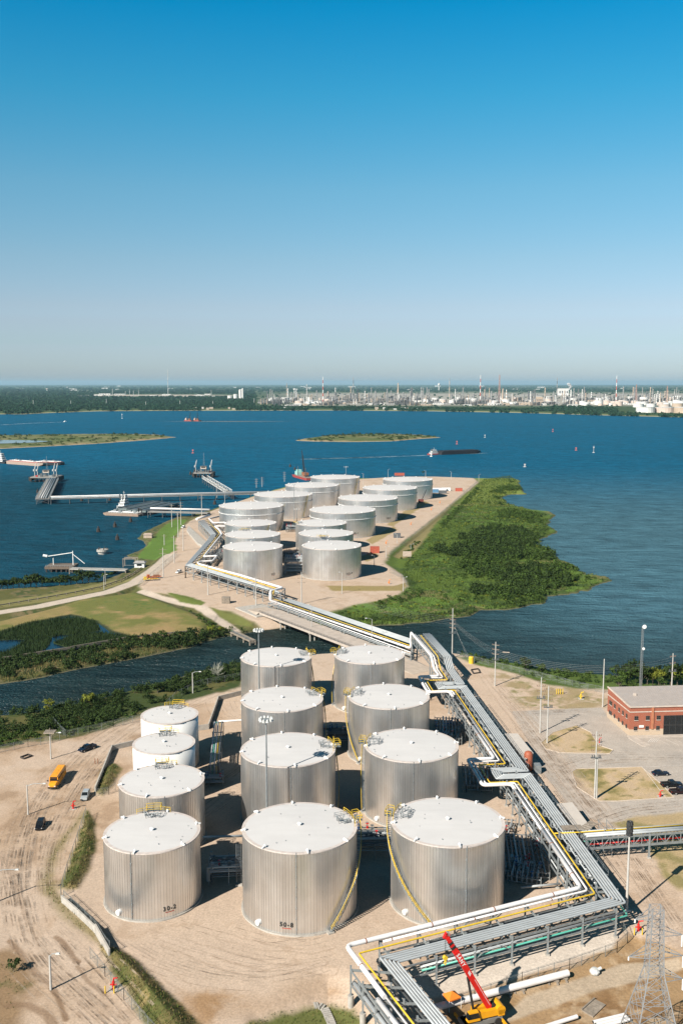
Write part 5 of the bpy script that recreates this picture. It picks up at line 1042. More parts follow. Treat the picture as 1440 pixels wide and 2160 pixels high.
def link_mat():
    m = bpy.data.materials.new('chain_link'); m.use_nodes = True; t = m.node_tree; b = t.nodes['Principled BSDF']; b.inputs['Base Color'].default_value = (.42,.46,.44,1); b.inputs['Roughness'].default_value = .5; b.inputs['Metallic'].default_value = .4
    tr = t.nodes.new('ShaderNodeBsdfTransparent'); mx = t.nodes.new('ShaderNodeMixShader'); wv = t.nodes.new('ShaderNodeTexVoronoi'); wv.feature = 'DISTANCE_TO_EDGE'; wv.inputs['Scale'].default_value = 9
    mr = t.nodes.new('ShaderNodeMapRange'); mr.inputs[1].default_value = .05; mr.inputs[2].default_value = .16; mr.inputs[3].default_value = .28; mr.inputs[4].default_value = 0
    t.links.new(wv.outputs['Distance'], mr.inputs[0]); t.links.new(mr.outputs[0], mx.inputs[0]); t.links.new(tr.outputs[0], mx.inputs[1]); t.links.new(b.outputs[0], mx.inputs[2]); t.links.new(mx.outputs[0], t.nodes['Material Output'].inputs[0]); return m
M_LINK = link_mat(); M_FP = mat('fence_post', (.24,.26,.26), .5, .4)
def fence(label, pts, h=2.2, step=3.4, r=.045):
    pts = pl(pts); f = thing('chain_link_fence', label, 'fence', pts[0]); pb = MB(); mb = MB(); rb = MB()
    for a, b in zip(pts[:-1], pts[1:]):
        n = max(1, round((b-a).length/step)); prev = None
        for i in range(n+1):
            q = a.lerp(b, i/n); q = Vector((q.x, q.y, gz(q.x, q.y)))
            pb.beam(q-Vector((0,0,.3)), q+Vector((0,0,h+.25)), r*2)
            if prev is not None:
                mb.quad(prev+Vector((0,0,.05)), q+Vector((0,0,.05)), q+Vector((0,0,h)), prev+Vector((0,0,h))); rb.beam(prev+Vector((0,0,h)), q+Vector((0,0,h)), r*1.2); rb.beam(prev+Vector((0,0,h+.22)), q+Vector((0,0,h+.22)), r*.6)
            prev = q
    tag(pb.build('posts', M_FP, f), kind='stuff'); mb.build('mesh_panel', M_LINK, f); rb.build('top_rail', M_FP, f); return f
fence('chain link fence between the left dirt road and the channel scrub', [(-60,1599),(0,1588),(60,1576),(112,1567),(141,1556),(190,1546),(240,1534),(300,1521),(345,1500),(372,1472),(420,1448),(510,1431)])
fence('short chain link fence running uphill into the channel scrub', [(113,1527),(128,1545),(141,1556)])
fence('chain link fence on the berm beside the gravel yard gate', [(182,1722),(160,1790),(143,1840),(129,1892)])
fence('chain link fence along the grassy berm at the bottom left', [(191,2022),(222,2060),(262,2110),(330,2190)])
fence('chain link fence above the concrete wall left of the tank marked 30-2', [(135,1897),(168,1928),(206,1966),(232,2006)], 1.9)
fence('chain link fence along the bay shore right of the long rack', [(964,1386),(1042,1408),(1112,1424),(1175,1440),(1222,1452),(1272,1462)])
fence('chain link fence between the limestone pad and the crane yard', [(960,2125),(1000,2112),(1100,2076),(1200,2046),(1300,2010),(1322,1990),(1310,1960)])
fence('chain link fence beside the gravel road to the loading pier', [(293,1238),(325,1212),(350,1190),(374,1170)])
fence('chain link fence around the far perimeter road of the peninsula', [(1006,1018),(932,1084),(868,1135),(822,1172)])
fence('chain link fence at the bend of the perimeter road by the wetland', [(822,1208),(850,1222),(857,1236)])
fence('gate fence across the yard entrance between the two berms', [(203,1680),(230,1676),(244,1668)], 2.0)
# timber guard rail of the gravel road
pts = pl([(-80,1294),(0,1280),(100,1263),(160,1252),(212,1241),(256,1226),(280,1213),(299,1200)]); gr_ = thing('guard_rail', 'weathered timber guard rail along the gravel road by the left bay', 'guard rail', pts[0]); pb = MB(); rb = MB()
for a, b in zip(pts[:-1], pts[1:]):
    n = max(1, round((b-a).length/5))
    for i in range(n): q = a.lerp(b, i/n); pb.beam(q-Vector((0,0,.3)), q+Vector((0,0,1.3)), .45)
    rb.beam(a+Vector((0,0,.9)), b+Vector((0,0,.9)), .25, .5)
tag(pb.build('posts', M_WOOD, gr_), kind='stuff'); rb.build('rail', M_WOOD, gr_)
# ------------------------------------------------------------------ poles
M_LAMP = mat('lamp_housing', (.6,.6,.58), .4)
def lamp_pole(label, u, v, vt, arm=(1, 0), L=2.2, r=.22, m=None, extra=None, p=None):
    p = p or PG(u, v); zt = HT(p.x, p.y, vt); t = thing('lamp_post', label, 'lamp post', p); mb = MB(); mb.cyl(p-Vector((0,0,.4)), (p.x,p.y,zt), r, r*.7, 10); mb.build('pole', m or M_POLE, t)
    a = Vector((arm[0], arm[1], 0)).normalized(); e = Vector((p.x,p.y,zt))+a*L+Vector((0,0,.45)); mb = MB(); mb.tube([(p.x,p.y,zt-.2), Vector((p.x,p.y,zt))+a*L*.4+Vector((0,0,.35)), e], .07, 7); mb.build('arm', M_STEEL, t)
    mb = MB(); mb.taper(e.x+a.x*.3, e.y+a.y*.3, e.z-.12, e.z+.12, .9, .42, .6, .3, math.atan2(a.y, a.x)); mb.build('lamp_head', M_LAMP, t)
    if extra == 'nest':
        mb = MB(); 
        for i in range(6): mb.box(p.x-1.3+i*.52, p.y, zt+.75, .46, 2.6, .12)
        mb.box(p.x, p.y-1.2, zt+.55, 3.1, .2, .25); mb.box(p.x, p.y+1.2, zt+.55, 3.1, .2, .25); mb.cyl((p.x,p.y,zt), (p.x,p.y,zt+1.8), .1, n=6); mb.build('nest_platform', M_WOOD, t)
    return t
lamp_pole('concrete lamp post with a wooden nest platform on top, beside the left road', 108, 1601, 1548, extra='nest', L=2.6)
lamp_pole('concrete lamp post at left between the bus and the dark car', 60, 1718, 1656, L=4.2)
lamp_pole('concrete lamp post in the lower left corner beside the rutted road', 108, 2088, 2016, L=1.2, r=.25)
lamp_pole('lamp post at the left edge with its arm reaching over the road', -9, 1904, 1838, L=4.6)
lamp_pole('concrete lamp post beside the channel road behind the white tanks', 407, 1462, 1419, L=2.4)
lamp_pole('lamp post on the road bridge with its arm pointing left', 783, 1352, 1306, arm=(-1, 0), p=Vector(P(784, 1352, 1.6)), r=.14)
for i, (u, v, vt, lb) in enumerate(((766,1026,999,'thin lamp post beside the farthest wide tank'),(818,1006,990,'thin lamp post at the far shore behind the last wide tank'),(897,1008,993,'thin lamp post at the far corner of the tank yard'),(1009,1016,1001,'thin white post at the far end of the perimeter road'),(951,1012,995,'thin post beside the notice at the far tip'),(866,1160,1148,'thin post along the perimeter road near the red bin'),(837,1146,1127,'white post along the perimeter road, below the dark skip'),(814,1176,1153,'white post along the perimeter road before the bend'),(789,1195,1172,'dark post at the edge of the front right tank shadow'),(850,1247,1218,'white post at the corner of the wetland fence'),(721,1252,1208,'white lamp post in front of the front right distant tank'),(475,1096,1036,'tall thin lamp post left of the leftmost wide tank'),(223,1234,1202,'left one of two posts beside the gravel road by the bay'),(220,1244,1213,'nearer one of two posts beside the gravel road by the bay'),(657,1330,1276,'thin white post on the rack side of the road bridge'))):
    p = PG(u, v) if i < 14 else Vector(P(657, 1322, 1.6)); zt = HT(p.x, p.y, vt); t = thing('site_post', lb, 'post', p); mb = MB(); mb.cyl(p-Vector((0,0,.4)), (p.x,p.y,zt), .22 if i < 12 else .16, .12, 8); mb.build('pole', M_POLE if i != 8 else M_DPIPE, t); mb = MB(); mb.beam((p.x,p.y,zt-.1), (p.x+(1.6 if i % 2 else -1.2), p.y, zt+.3), .1); mb.build('arm', M_STEEL, t); mb = MB(); mb.box(p.x+(1.7 if i % 2 else -1.3), p.y, zt+.3, .8, .4, .2); mb.build('lamp_head', M_LAMP, t)
def high_mast(label, x, y, h, n=10, R_=1.5, dark=False, tiers=1):
    z0 = gz(x, y); t = thing('high_mast_light', label, 'light mast', (x, y, z0)); mb = MB(); mb.cyl((x,y,z0-.3), (x,y,h), .3, .16, 12); mb.build('mast', M_STEEL if not dark else M_POLE, t); mb = MB(); mb.lathe([(R_*.55, h-.1), (R_*.6, h-.1), (R_*.6, h+.1), (R_*.55, h+.1)], 18, (x, y, 0)); mb.beam((x-R_*.6,y,h), (x+R_*.6,y,h), .1); mb.beam((x,y-R_*.6,h), (x,y+R_*.6,h), .1); mb.build('lamp_ring', M_STEEL, t)
    for k in range(tiers):
        for i in range(n):
            a = 6.283*(i+.5*k)/n; c = Vector((x+math.cos(a)*R_, y+math.sin(a)*R_, h+.1-k*.75)); lb = MB(); lb.cyl(c+Vector((0,0,.35)), c-Vector((math.cos(a)*.1,math.sin(a)*.1,.3)), .2, .42, 10); lb.build('floodlight', mat('black_lamp', (.03,.03,.03), .5) if dark else M_LAMP, t)
    return t
high_mast('tall light mast with a ring of floodlights, between the back two middle row tanks', -26.65, 309.7, 31.1)
high_mast('tall light mast with a ring of floodlights, standing behind the tank marked 50-8', -17.75, 224.0, 31.4)
x, y = PG(1320, 1927).to_2d(); high_mast('pale mast with stacked black floodlights beside the near corner of the rack', x, y, HT(x, y, 1737), 6, .45, True, 4)
for lb, u, v, vt in (('twin lamp mast in front of the farthest wide tank', 729.5, 1041, 985), ('lamp mast between the distant tank rows', 626, 1112, 1074), ('second lamp mast in front of the wide tanks', 620.5, 1098, 1022)):
    x, y = G(u, v); high_mast(lb, x, y, HT(x, y, vt), 4, 1.7)
M_INS = mat('brown_insulator', (.20,.10,.07), .4)
def power_pole(label, u, v, vt, arms=3, aw=2.6, twin=False, top=1.2, gap=1.7, yaw=0.0, p=None, eq=True, r=.2):
    p = p or PG(u, v); zt = HT(p.x, p.y, vt); t = thing('power_pole', label, 'power pole', p); mb = MB(); mb.cyl(p-Vector((0,0,.4)), (p.x,p.y,zt), r*1.25, r*.75, 10); mb.build('pole', M_POLE, t)
    if twin: mb = MB(); mb.cyl((p.x+.55,p.y+.1,p.z-.3), (p.x+.4,p.y+.1,zt-(zt-p.z)*.38), r*1.2, r, 10); mb.build('pole', M_POLE, t)
    ca, sa = math.cos(yaw), math.sin(yaw)
    for i in range(arms):
        z = zt-top-i*gap; mb = MB(); mb.beam((p.x-ca*aw/2,p.y-sa*aw/2,z), (p.x+ca*aw/2,p.y+sa*aw/2,z), .14); cr = mb.build('crossarm', M_WOOD, t); mb = MB()
        for k in (-.95,-.55,.55,.95): q = (p.x+ca*aw/2*k, p.y+sa*aw/2*k); mb.cyl((*q, z+.05), (*q, z+.42), .085, n=7)
        mb.build('insulators', M_INS, cr)
    if eq:
        z = zt-top-arms*gap-.4; mb = MB(); mb.beam((p.x-1.4,p.y-.2,z), (p.x+1.4,p.y-.2,z), .3, .2)
        for k in (-1.1,-.5,.7,1.1): mb.cyl((p.x+k,p.y-.25,z-.1), (p.x+k,p.y-.25,z+.8), .14, n=7)
        mb.build('switch_gear', M_DPIPE, t)
    return t
power_pole('power pole with four crossarms beside the office car park entrance', 1153, 1567, 1447, 3)
power_pole('power pole left of its twin by the office entrance', 1138, 1546, 1429, 3)
power_pole('tall double power pole on the grass island beside the parked cars', 1253, 1684, 1543, 4, twin=True, gap=1.4)
power_pole('plain grey pole at the corner of the brick office', 1270, 1491, 1390, 0, eq=False)
power_pole('power pole by the bay fence near the small notice board', 1043, 1447, 1354, 3, yaw=-.5)
power_pole('power pole standing at the water edge behind the long rack', 953, 1388, 1283, 4, yaw=-.5, top=3)
power_pole('power pole behind the brick office at the right edge', 1415, 1458, 1378, 2, yaw=.4, gap=2.5)
for i, (u, v, vt, a, lb) in enumerate(((363,1112,1063,3,'leftmost power pole on the shore above the bay grass'),(382,1107,1058,4,'power pole on the shore just right of the leftmost one'),(376,1133,1082,1,'short power pole nearest the leftmost shore pair'),(387,1162,1112,4,'power pole beside the pale retaining slope'),(347,1150,1127,1,'small power pole on the bay grass'),(368,1188,1130,1,'power pole at the roadside left of the far rack'),(345,1219,1155,2,'power pole beside the yellow and orange trucks'),(439,1255,1190,1,'power pole in front of the distant rack, left one'),(540,1279,1217,2,'power pole in front of the distant rack near the white loop'),(636,1274,1206,3,'power pole between the two front distant tanks'),(426,1090,1042,2,'power pole left of the far end of the rack'),(458,1062,1017,2,'power pole on the shore behind the leftmost wide tank'),(541,1037,1009,3,'left one of two power poles behind the wide tanks'),(553,1035,1006,4,'right one of two power poles behind the wide tanks'),(600,1024,995,4,'power pole at the shore beside the crane barge'))):
    power_pole(lb, u, v, vt, a, 4.0 if a > 1 else 3.0, gap=2.2, eq=False, r=.24)
def wire(label, a, b, sag, group):
    a, b = Vector(a), Vector(b); mb = MB(); mb.tube([a.lerp(b, i/12)-Vector((0,0,sag*4*(i/12)*(1-i/12))) for i in range(13)], .018, 4); tag(mb.build('power_line', mat('bare_wire', (.36,.36,.35), .5, .3), loc=a), label, 'power line', group)
pa, pb_ = PG(953, 1388), PG(1043, 1447); pc = PG(1270, 1491); pd = PG(1415, 1458)
def topz(p, v): return Vector((p.x, p.y, HT(p.x, p.y, v)))
for i in range(5):
    o_ = Vector((.5*(i-2), .3*(i-2), -.9*i)); wire('sagging wire between the water edge pole and the bay fence pole', topz(pa, 1300)+o_, topz(pb_, 1366)+o_, 1.2, 'wires over the bay shore')
    wire('sagging wire from the bay fence pole toward the brick office pole', topz(pb_, 1366)+o_, topz(pc, 1404)+o_*.7, 1.6, 'wires toward the brick office')
    if i < 3: wire('wire between the office corner pole and the right edge pole', topz(pc, 1404)+o_*.7, topz(pd, 1386)+o_, 1.0, 'wires behind the brick office')
    wire('long wire crossing the water from the distant tanks', topz(pa, 1300)+o_, topz(PG(636, 1274), 1215)+o_, 3.5, 'wires crossing the channel')
q = PG(990, 1400); wire('guy wire from the water edge pole down to the yellow tank', topz(pa, 1310), q+Vector((0,0,.3)), .1, 'guy wires'); wire('guy wire from the water edge pole down to the yellow tank', topz(pa, 1316), q+Vector((.8,0,.3)), .1, 'guy wires')
# radio mast behind the office
p = PG(1349, 1462); zt = HT(p.x, p.y, 1322); t = thing('radio_mast', 'slender lattice radio mast with a white dish behind the brick office', 'radio mast', p); mb = MB(); k = 24
leg = [Vector((.55*math.cos(a), .55*math.sin(a), 0)) for a in (0, 2.094, 4.189)]
for i in range(3): mb.beam(p+leg[i], Vector((p.x,p.y,zt))+leg[i]*.7, .09)
for j in range(k):
    z0, z1 = p.z+(zt-p.z)*j/k, p.z+(zt-p.z)*(j+1)/k
    for i in range(3): mb.beam(Vector((p.x,p.y,z0))+leg[i]*.9, Vector((p.x,p.y,z1))+leg[(i+1)%3]*.9, .06); mb.beam(Vector((p.x,p.y,z1))+leg[i]*.9, Vector((p.x,p.y,z1))+leg[(i+1)%3]*.9, .05)
mb.build('lattice', M_STEEL, t)
for z, r in ((zt+.2, .75), (zt-(zt-p.z)*.32, .5)): mb = MB(); mb.cyl((p.x+.3,p.y-.3,z), (p.x+.3,p.y-.9,z), r*.6, r, 16); mb.build('dish', M_WHITE, t)
# transmission tower in the lower right corner
p = Vector((*G(1370, 2228, -1.2), -1.2)); zt = HT(p.x, p.y, 1913); zw = HT(p.x, p.y, 2046); t = thing('transmission_tower', 'grey lattice transmission tower in the lower right corner', 'pylon', p); M_TOW = mat('tower_steel', (.36,.37,.38), .5, .35, var=.08)
def tw_w(z): return 4.6+(1.25-4.6)*min(1, (z-p.z)/(zw-p.z)) if z < zw else 1.25-(z-zw)/(zt-zw)*.35
lv = [p.z+(zw-p.z)*f for f in (0,.28,.5,.68,.84,1)]+[zw+(zt-zw)*i/8 for i in range(1,9)]; cs = ((-1,-1),(1,-1),(1,1),(-1,1)); mb = MB(); lg_ = [MB() for _ in cs]
for z0, z1 in zip(lv[:-1], lv[1:]):
    w0, w1 = tw_w(z0), tw_w(z1); A = [Vector((p.x+a*w0, p.y+b*w0, z0)) for a, b in cs]; B = [Vector((p.x+a*w1, p.y+b*w1, z1)) for a, b in cs]
    for i in range(4): lg_[i].beam(A[i], B[i], .15); j = (i+1)%4; mb.beam(A[i], B[j], .065); mb.beam(A[j], B[i], .065); mb.beam(B[i], B[j], .065)
    if z0 < zw*.8:
        for i in range(4): j = (i+1)%4; m1 = A[i].lerp(B[i], .5); mb.beam(m1, A[i].lerp(A[j], .5), .05); mb.beam(A[j].lerp(B[j], .5), A[i].lerp(A[j], .5), .05)
for q in lg_: q.build('leg', M_TOW, t)
mb.build('bracing', M_TOW, t)
for v, sd, L in ((1968,1,3.2),(2012,1,3.4),(2060,1,3.2),(1935,-1,2.6),(2014,-1,3.2)):
    z = HT(p.x, p.y, v); w_ = tw_w(z); e = Vector((p.x+sd*(w_+L), p.y-.4, z-.1)); mb = MB()
    for b in (-1, 1): mb.beam((p.x+sd*w_, p.y+b*w_, z+1.0), e, .09); mb.beam((p.x+sd*w_, p.y+b*w_, z), e, .09); mb.beam((p.x+sd*(w_+L*.5), p.y+b*w_*.5-.2, z+.5), (p.x+sd*(w_+L*.5), p.y+b*w_*.5-.2, z), .07)
    a = mb.build('crossarm', M_TOW, t); mb = MB(); mb.cyl(e, e-Vector((0,0,2.0)) if sd > 0 else e-Vector((0,0,.6)), .13, n=8); mb.build('insulator', M_WHITE, a)
# ------------------------------------------------------------------ brick office
K = PG(1326, 1552); fx = Vector((.997,.076,0)); fy = Vector((-.076*1.6,.992,0)).normalized(); BW, BD, BH = 34.0, 18.0, 9.5
def B_(s, t_, z): q = K+fx*s+fy*t_; return Vector((q.x, q.y, K.z+z))
bt = thing('brick_office', 'two storey red brick office with cream base and glass entrance', 'building', K)
def brickmat(name, c1, c2, mort, sc):
    m = bpy.data.materials.new(name); m.use_nodes = True; t = m.node_tree; b = t.nodes['Principled BSDF']; b.inputs['Roughness'].default_value = .9; tc = t.nodes.new('ShaderNodeTexCoord'); sp = t.nodes.new('ShaderNodeSeparateXYZ'); t.links.new(tc.outputs['Object'], sp.inputs[0]); ad = t.nodes.new('ShaderNodeMath'); t.links.new(sp.outputs[0], ad.inputs[0]); t.links.new(sp.outputs[1], ad.inputs[1]); cb = t.nodes.new('ShaderNodeCombineXYZ'); t.links.new(ad.outputs[0], cb.inputs[0]); t.links.new(sp.outputs[2], cb.inputs[1])
    br_ = t.nodes.new('ShaderNodeTexBrick'); br_.inputs['Color1'].default_value = (*c1,1); br_.inputs['Color2'].default_value = (*c2,1); br_.inputs['Mortar'].default_value = (*mort,1); br_.inputs['Scale'].default_value = sc; br_.inputs['Mortar Size'].default_value = .012; t.links.new(cb.outputs[0], br_.inputs['Vector']); t.links.new(br_.outputs['Color'], b.inputs['Base Color']); return m
M_BRICK = brickmat('red_brick', (.34,.095,.05), (.27,.075,.04), (.36,.22,.17), 2.2); M_CREAM = brickmat('cream_block', (.52,.40,.29), (.48,.37,.27), (.42,.33,.25), 1.2); M_STONE = mat('pale_stone_trim', (.58,.49,.42), .8)
def hull(name, z0, z1, out, m, parent=bt):
    mb = MB(); mb.prism([(q.x, q.y) for q in (B_(-out,-out,0), B_(BW,-out,0), B_(BW,BD,0), B_(-out,BD,0))], K.z+z0, K.z+z1); return mb.build(name, m, parent)
w0 = hull('cream_base', -.4, 2.05, .06, M_CREAM); w1 = hull('brick_wall', 2.05, 9.2, 0, M_BRICK)
hull('stone_band', 7.55, 7.85, .09, M_STONE)
mb = MB()
for (a, b) in ((B_(-.12,-.12,9.35), B_(BW,-.12,9.35)), (B_(-.12,0,9.35), B_(-.12,BD,10.25))): mb.beam(a, b, .4, .34)
mb.build('parapet_coping', M_STONE, bt)
mb = MB(); mb.add([B_(-.06,-.06,9.2), B_(BW,-.06,9.2), B_(BW,BD,10.15), B_(-.06,BD,10.15), B_(-.06,BD,9.2), B_(BW,BD,9.2)], [(0,3,4),(1,5,2),(3,2,5,4)]); mb.build('gable_wall', M_BRICK, bt)
mb = MB(); mb.add([B_(.15,.15,9.3), B_(BW,.15,9.3), B_(BW,BD,10.2), B_(.15,BD,10.2)], [(0,1,2,3)]); rf = mb.build('roof', mat('metal_roof_panel', (.42,.365,.33), .5, .1, var=.06, scale=.4), bt); mb = MB()
for i in range(60): s = .5+i*.56; mb.beam(B_(s,.2,9.33), B_(s,BD,10.23), .07, .09)
tag(mb.build('roof_seams', mat('roof_seam', (.40,.36,.34), .5), rf), kind='stuff'); mb = MB(); mb.box(*B_(5.6,10,10.1), .9, .9, .7); mb.build('roof_hatch', M_STONE, rf)
mb = MB(); mb.prism([(q.x, q.y) for q in (B_(6.9,-.3,0), B_(7.6,-.3,0), B_(7.6,0,0), B_(6.9,0,0))], K.z+2.05, K.z+9.3); mb.build('pilaster', mat('light_brick', (.44,.17,.09), .9), bt)
def win(s, z, w_, h_, side):
    f = MB(); g_ = MB(); sl_ = MB()
    if side: q = lambda a, zz, o: B_(-o, a, zz)
    else: q = lambda a, zz, o: B_(a, -o, zz)
    g_.add([q(s-w_/2, z-h_/2, .09), q(s+w_/2, z-h_/2, .09), q(s+w_/2, z+h_/2, .09), q(s-w_/2, z+h_/2, .09)], [(0,1,2,3)])
    for (a, b) in (((s-w_/2, z-h_/2), (s+w_/2, z-h_/2)), ((s-w_/2, z+h_/2), (s+w_/2, z+h_/2)), ((s-w_/2, z-h_/2), (s-w_/2, z+h_/2)), ((s+w_/2, z-h_/2), (s+w_/2, z+h_/2)), ((s, z-h_/2), (s, z+h_/2)), ((s-w_/2, z), (s+w_/2, z))): f.beam(q(*a, .11), q(*b, .11), .08)
    sl_.beam(q(s-w_/2-.1, z-h_/2-.12, .13), q(s+w_/2+.1, z-h_/2-.12, .13), .2, .16)
    o = f.build('window', mat('window_frame', (.10,.09,.08), .5), bt); g_.build('pane', M_GLASS, o); sl_.build('sill', M_STONE, o)
for s in (2.0, 5.7, 9.2): win(s, 5.7, 1.15, 1.25, 0); win(s-.1, 2.35, 1.05, 1.2, 0)
for s, w_ in ((2.3,1.0),(5.2,1.0),(8.3,1.0),(11.8,1.1),(15.2,2.2)): win(s, 5.7, w_, 1.25, 1); win(s, 2.35, w_, 1.2, 1)
mb = MB(); mb.add([B_(10.9,-.13,.05), B_(BW-2,-.13,.05), B_(BW-2,-.13,6.3), B_(10.9,-.13,6.3)], [(0,1,2,3)]); gl = mb.build('glass_entrance', M_GLASS, bt); mb = MB()
for i in range(12): s = 10.9+i*1.9; mb.beam(B_(s,-.17,.05), B_(s,-.17,6.3), .1)
for z in (.1,3.1,3.4,6.3): mb.beam(B_(10.9,-.17,z), B_(BW-2,-.17,z), .1)
mb.build('mullions', mat('dark_mullion', (.05,.05,.05), .4), gl)
mb = MB(); mb.box(*B_(3.75,-.12,3.0), 1.5, .1, .75, .07); mb.build('blank_sign', M_WHITE, bt)
mb = MB(); mb.prism([(q.x, q.y) for q in (B_(-.8,-2.2,0), B_(BW,-2.2,0), B_(BW,-.1,0), B_(-.8,-.1,0))], -.2, .14); tag(mb.build('pavement', mat('pavement_concrete', (.50,.43,.37), .9)), 'pale concrete pavement along the brick office front', 'pavement', kind='structure')
mb = MB(); mb.prism([(q.x, q.y) for q in (B_(-1.2,-2.2,0), B_(1.6,-2.2,0), B_(3.2,-9.0,0), B_(1.2,-9.6,0), B_(.2,-9,0))], -.2, .13); tag(mb.build('kerb_island', MATS['pavement_concrete']), 'pale tapering kerb island at the office corner', 'pavement', kind='structure')
M_LINE = mat('road_paint', (.66,.61,.56), .7)
mb = MB()
for i in range(5): mb.beam(PG(1366+i*4, 1565.5)+Vector((0,0,.03)), PG(1373+i*4, 1558)+Vector((0,0,.03)), .22, .01)
for i in range(7): a = PG(1386+i*18, 1560); mb.beam(a+Vector((0,0,.03)), a+Vector((2.2,-5.0,.03)), .12, .01)
for (a, b) in (((1358,1618),(1440,1614)),((1352,1616),(1408,1690)),((1374,1645),(1420,1644)),((1390,1666),(1445,1664)),((1405,1688),(1450,1686)),((1366,1626),(1400,1625))): mb.beam(PG(*a)+Vector((0,0,.03)), PG(*b)+Vector((0,0,.03)), .14, .01)
tag(mb.build('parking_lines', M_LINE), 'pale painted parking lines on the office car park', 'road marking', kind='structure')
for lb, poly in (('pale kerb round the grass island with the double pole', ISL2), ('pale kerb round the grass island by the office entrance', ISL1)):
    mb = MB()
    for a, b in zip(poly, poly[1:]+poly[:1]): mb.beam((*a, gz(*a)+.04), (*b, gz(*b)+.03), .16, .2)
    tag(mb.build('kerb', M_STONE), lb, 'kerb', kind='structure')
# sheds beside the rack
def shed(label, pts, z, drop=.25):
    q = [P(u, v, z) for (u, v) in pts]; t = thing('rack_shed', label, 'shed', (q[0].x, q[0].y, 0)); mb = MB(); mb.prism([(p.x, p.y) for p in q], z-.2, z); mb.build('roof', mat('shed_roof', (.58,.52,.46), .5, var=.04), t); c = sum(q, Vector())/len(q); i_ = [c+(p-c)*.9 for p in q]; mb = MB(); mb.prism([(p.x, p.y) for p in i_], -.2, z-.2); mb.build('walls', M_STEEL, t); return t
shed('long pale flat roofed shed beside the rack and the red vessel', [(1064,1547),(1091,1547),(1124,1588),(1122,1595),(1107,1602)], 4.2)
shed('pale flat roofed shed beside the rack, nearer the timber walkway', [(1173,1695),(1206,1692),(1258,1762),(1228,1766)], 4.2)
p = PG(1113, 1626); t = thing('upright_vessel', 'upright rust red vessel at the end of the long shed', 'vessel', p); mb = MB(); mb.lathe([(1.2,0),(1.25,.6),(1.25,5.0),(1.0,5.6),(.4,5.9),(.01,5.95)], 18, p); mb.build('shell', mat('red_oxide', (.36,.10,.05), .6), t, smooth=True); mb = MB(); mb.box(p.x+2.4, p.y-1, p.z+1.2, 1.8, 2.4, 2.4); mb.build('control_cabinet', M_STEEL, t)
mb = MB()
for i in range(5): mb.box(*ST(5.5+i*1.0, 27.2, 6.62), .9, 2.4, .1, .1)
for i in range(5): a = ST(10.2+i*.8, 26.6+i*.7, 6.5); mb.box(a.x, a.y, a.z, .75, 2.2, .1, .75)
tag(mb.build('timber_walkway', M_WOOD, loc=ST(7, 27, 6.6)), 'timber board walkway over the grey pipes beside the shed', 'walkway')
t = thing('scaffold_stair', 'scaffold stair tower beside the pale shed', 'scaffold', ST(15.5, 26, 0)); mb = MB()
for (a, b) in ((0,0),(2,0),(2,4),(0,4)): mb.beam(ST(14.5+a, 25+b, 0), ST(14.5+a, 25+b, 7.5), .1)
for z in (1.5,3,4.5,6,7.3): mb.beam(ST(14.5,25,z), ST(14.5,29,z), .08); mb.beam(ST(16.5,25,z), ST(16.5,29,z), .08); mb.beam(ST(14.5,25,z), ST(16.5,25,z), .08); mb.beam(ST(14.5,25,z-1.4), ST(14.5,29,z), .08)
mb.build('tubes', M_STEEL, t)
# ------------------------------------------------------------------ vehicles (local x forward)
def loft(mb, secs):
    """secs: list of rings (same length) of points, lengthwise"""
    n = len(secs[0]); vs = [q for s_ in secs for q in s_]; fs = []
    for i in range(len(secs)-1):
        for k in range(n): fs.append((i*n+k, i*n+(k+1)%n, (i+1)*n+(k+1)%n, (i+1)*n+k))
    fs += [tuple(range(n-1,-1,-1)), tuple(range((len(secs)-1)*n, len(secs)*n))]; return mb.add(vs, fs)
def ring(x, w_, z0, z1, top=.9): return [(x,-w_,z0+.12),(x,-w_*.93,z0),(x,w_*.93,z0),(x,w_,z0+.12),(x,w_,z1-.18),(x,w_*top,z1),(x,-w_*top,z1),(x,-w_,z1-.18)]
M_TRUCK = mat('work_truck_paint', (.75,.75,.73), .4)
def wheels(root, xs, hw, r):
    for x in xs:
        for s in (-1, 1):
            mb = MB(); mb.cyl((x,s*(hw-.24),r), (x,s*hw,r), r, n=16); wh = mb.build('wheel', M_BLACK, root, world=False); mb = MB(); mb.cyl((x,s*(hw-.02),r), (x,s*(hw+.02),r), r*.62, n=12); mb.build('rim', mat('alloy_rim', (.55,.55,.55), .35, .6), wh, world=False)
def lights(root, xf, xr, hw, zf, zr):
    for s in (-1, 1):
        mb = MB(); mb.box(xf, s*hw*.72, zf, .08, .42, .2); mb.build('headlight', mat('headlamp_glass', (.7,.7,.72), .15), root, world=False); mb = MB(); mb.box(xr, s*hw*.8, zr, .08, .22, .3); mb.build('tail_light', mat('tail_lamp', (.30,.01,.01), .3), root, world=False)
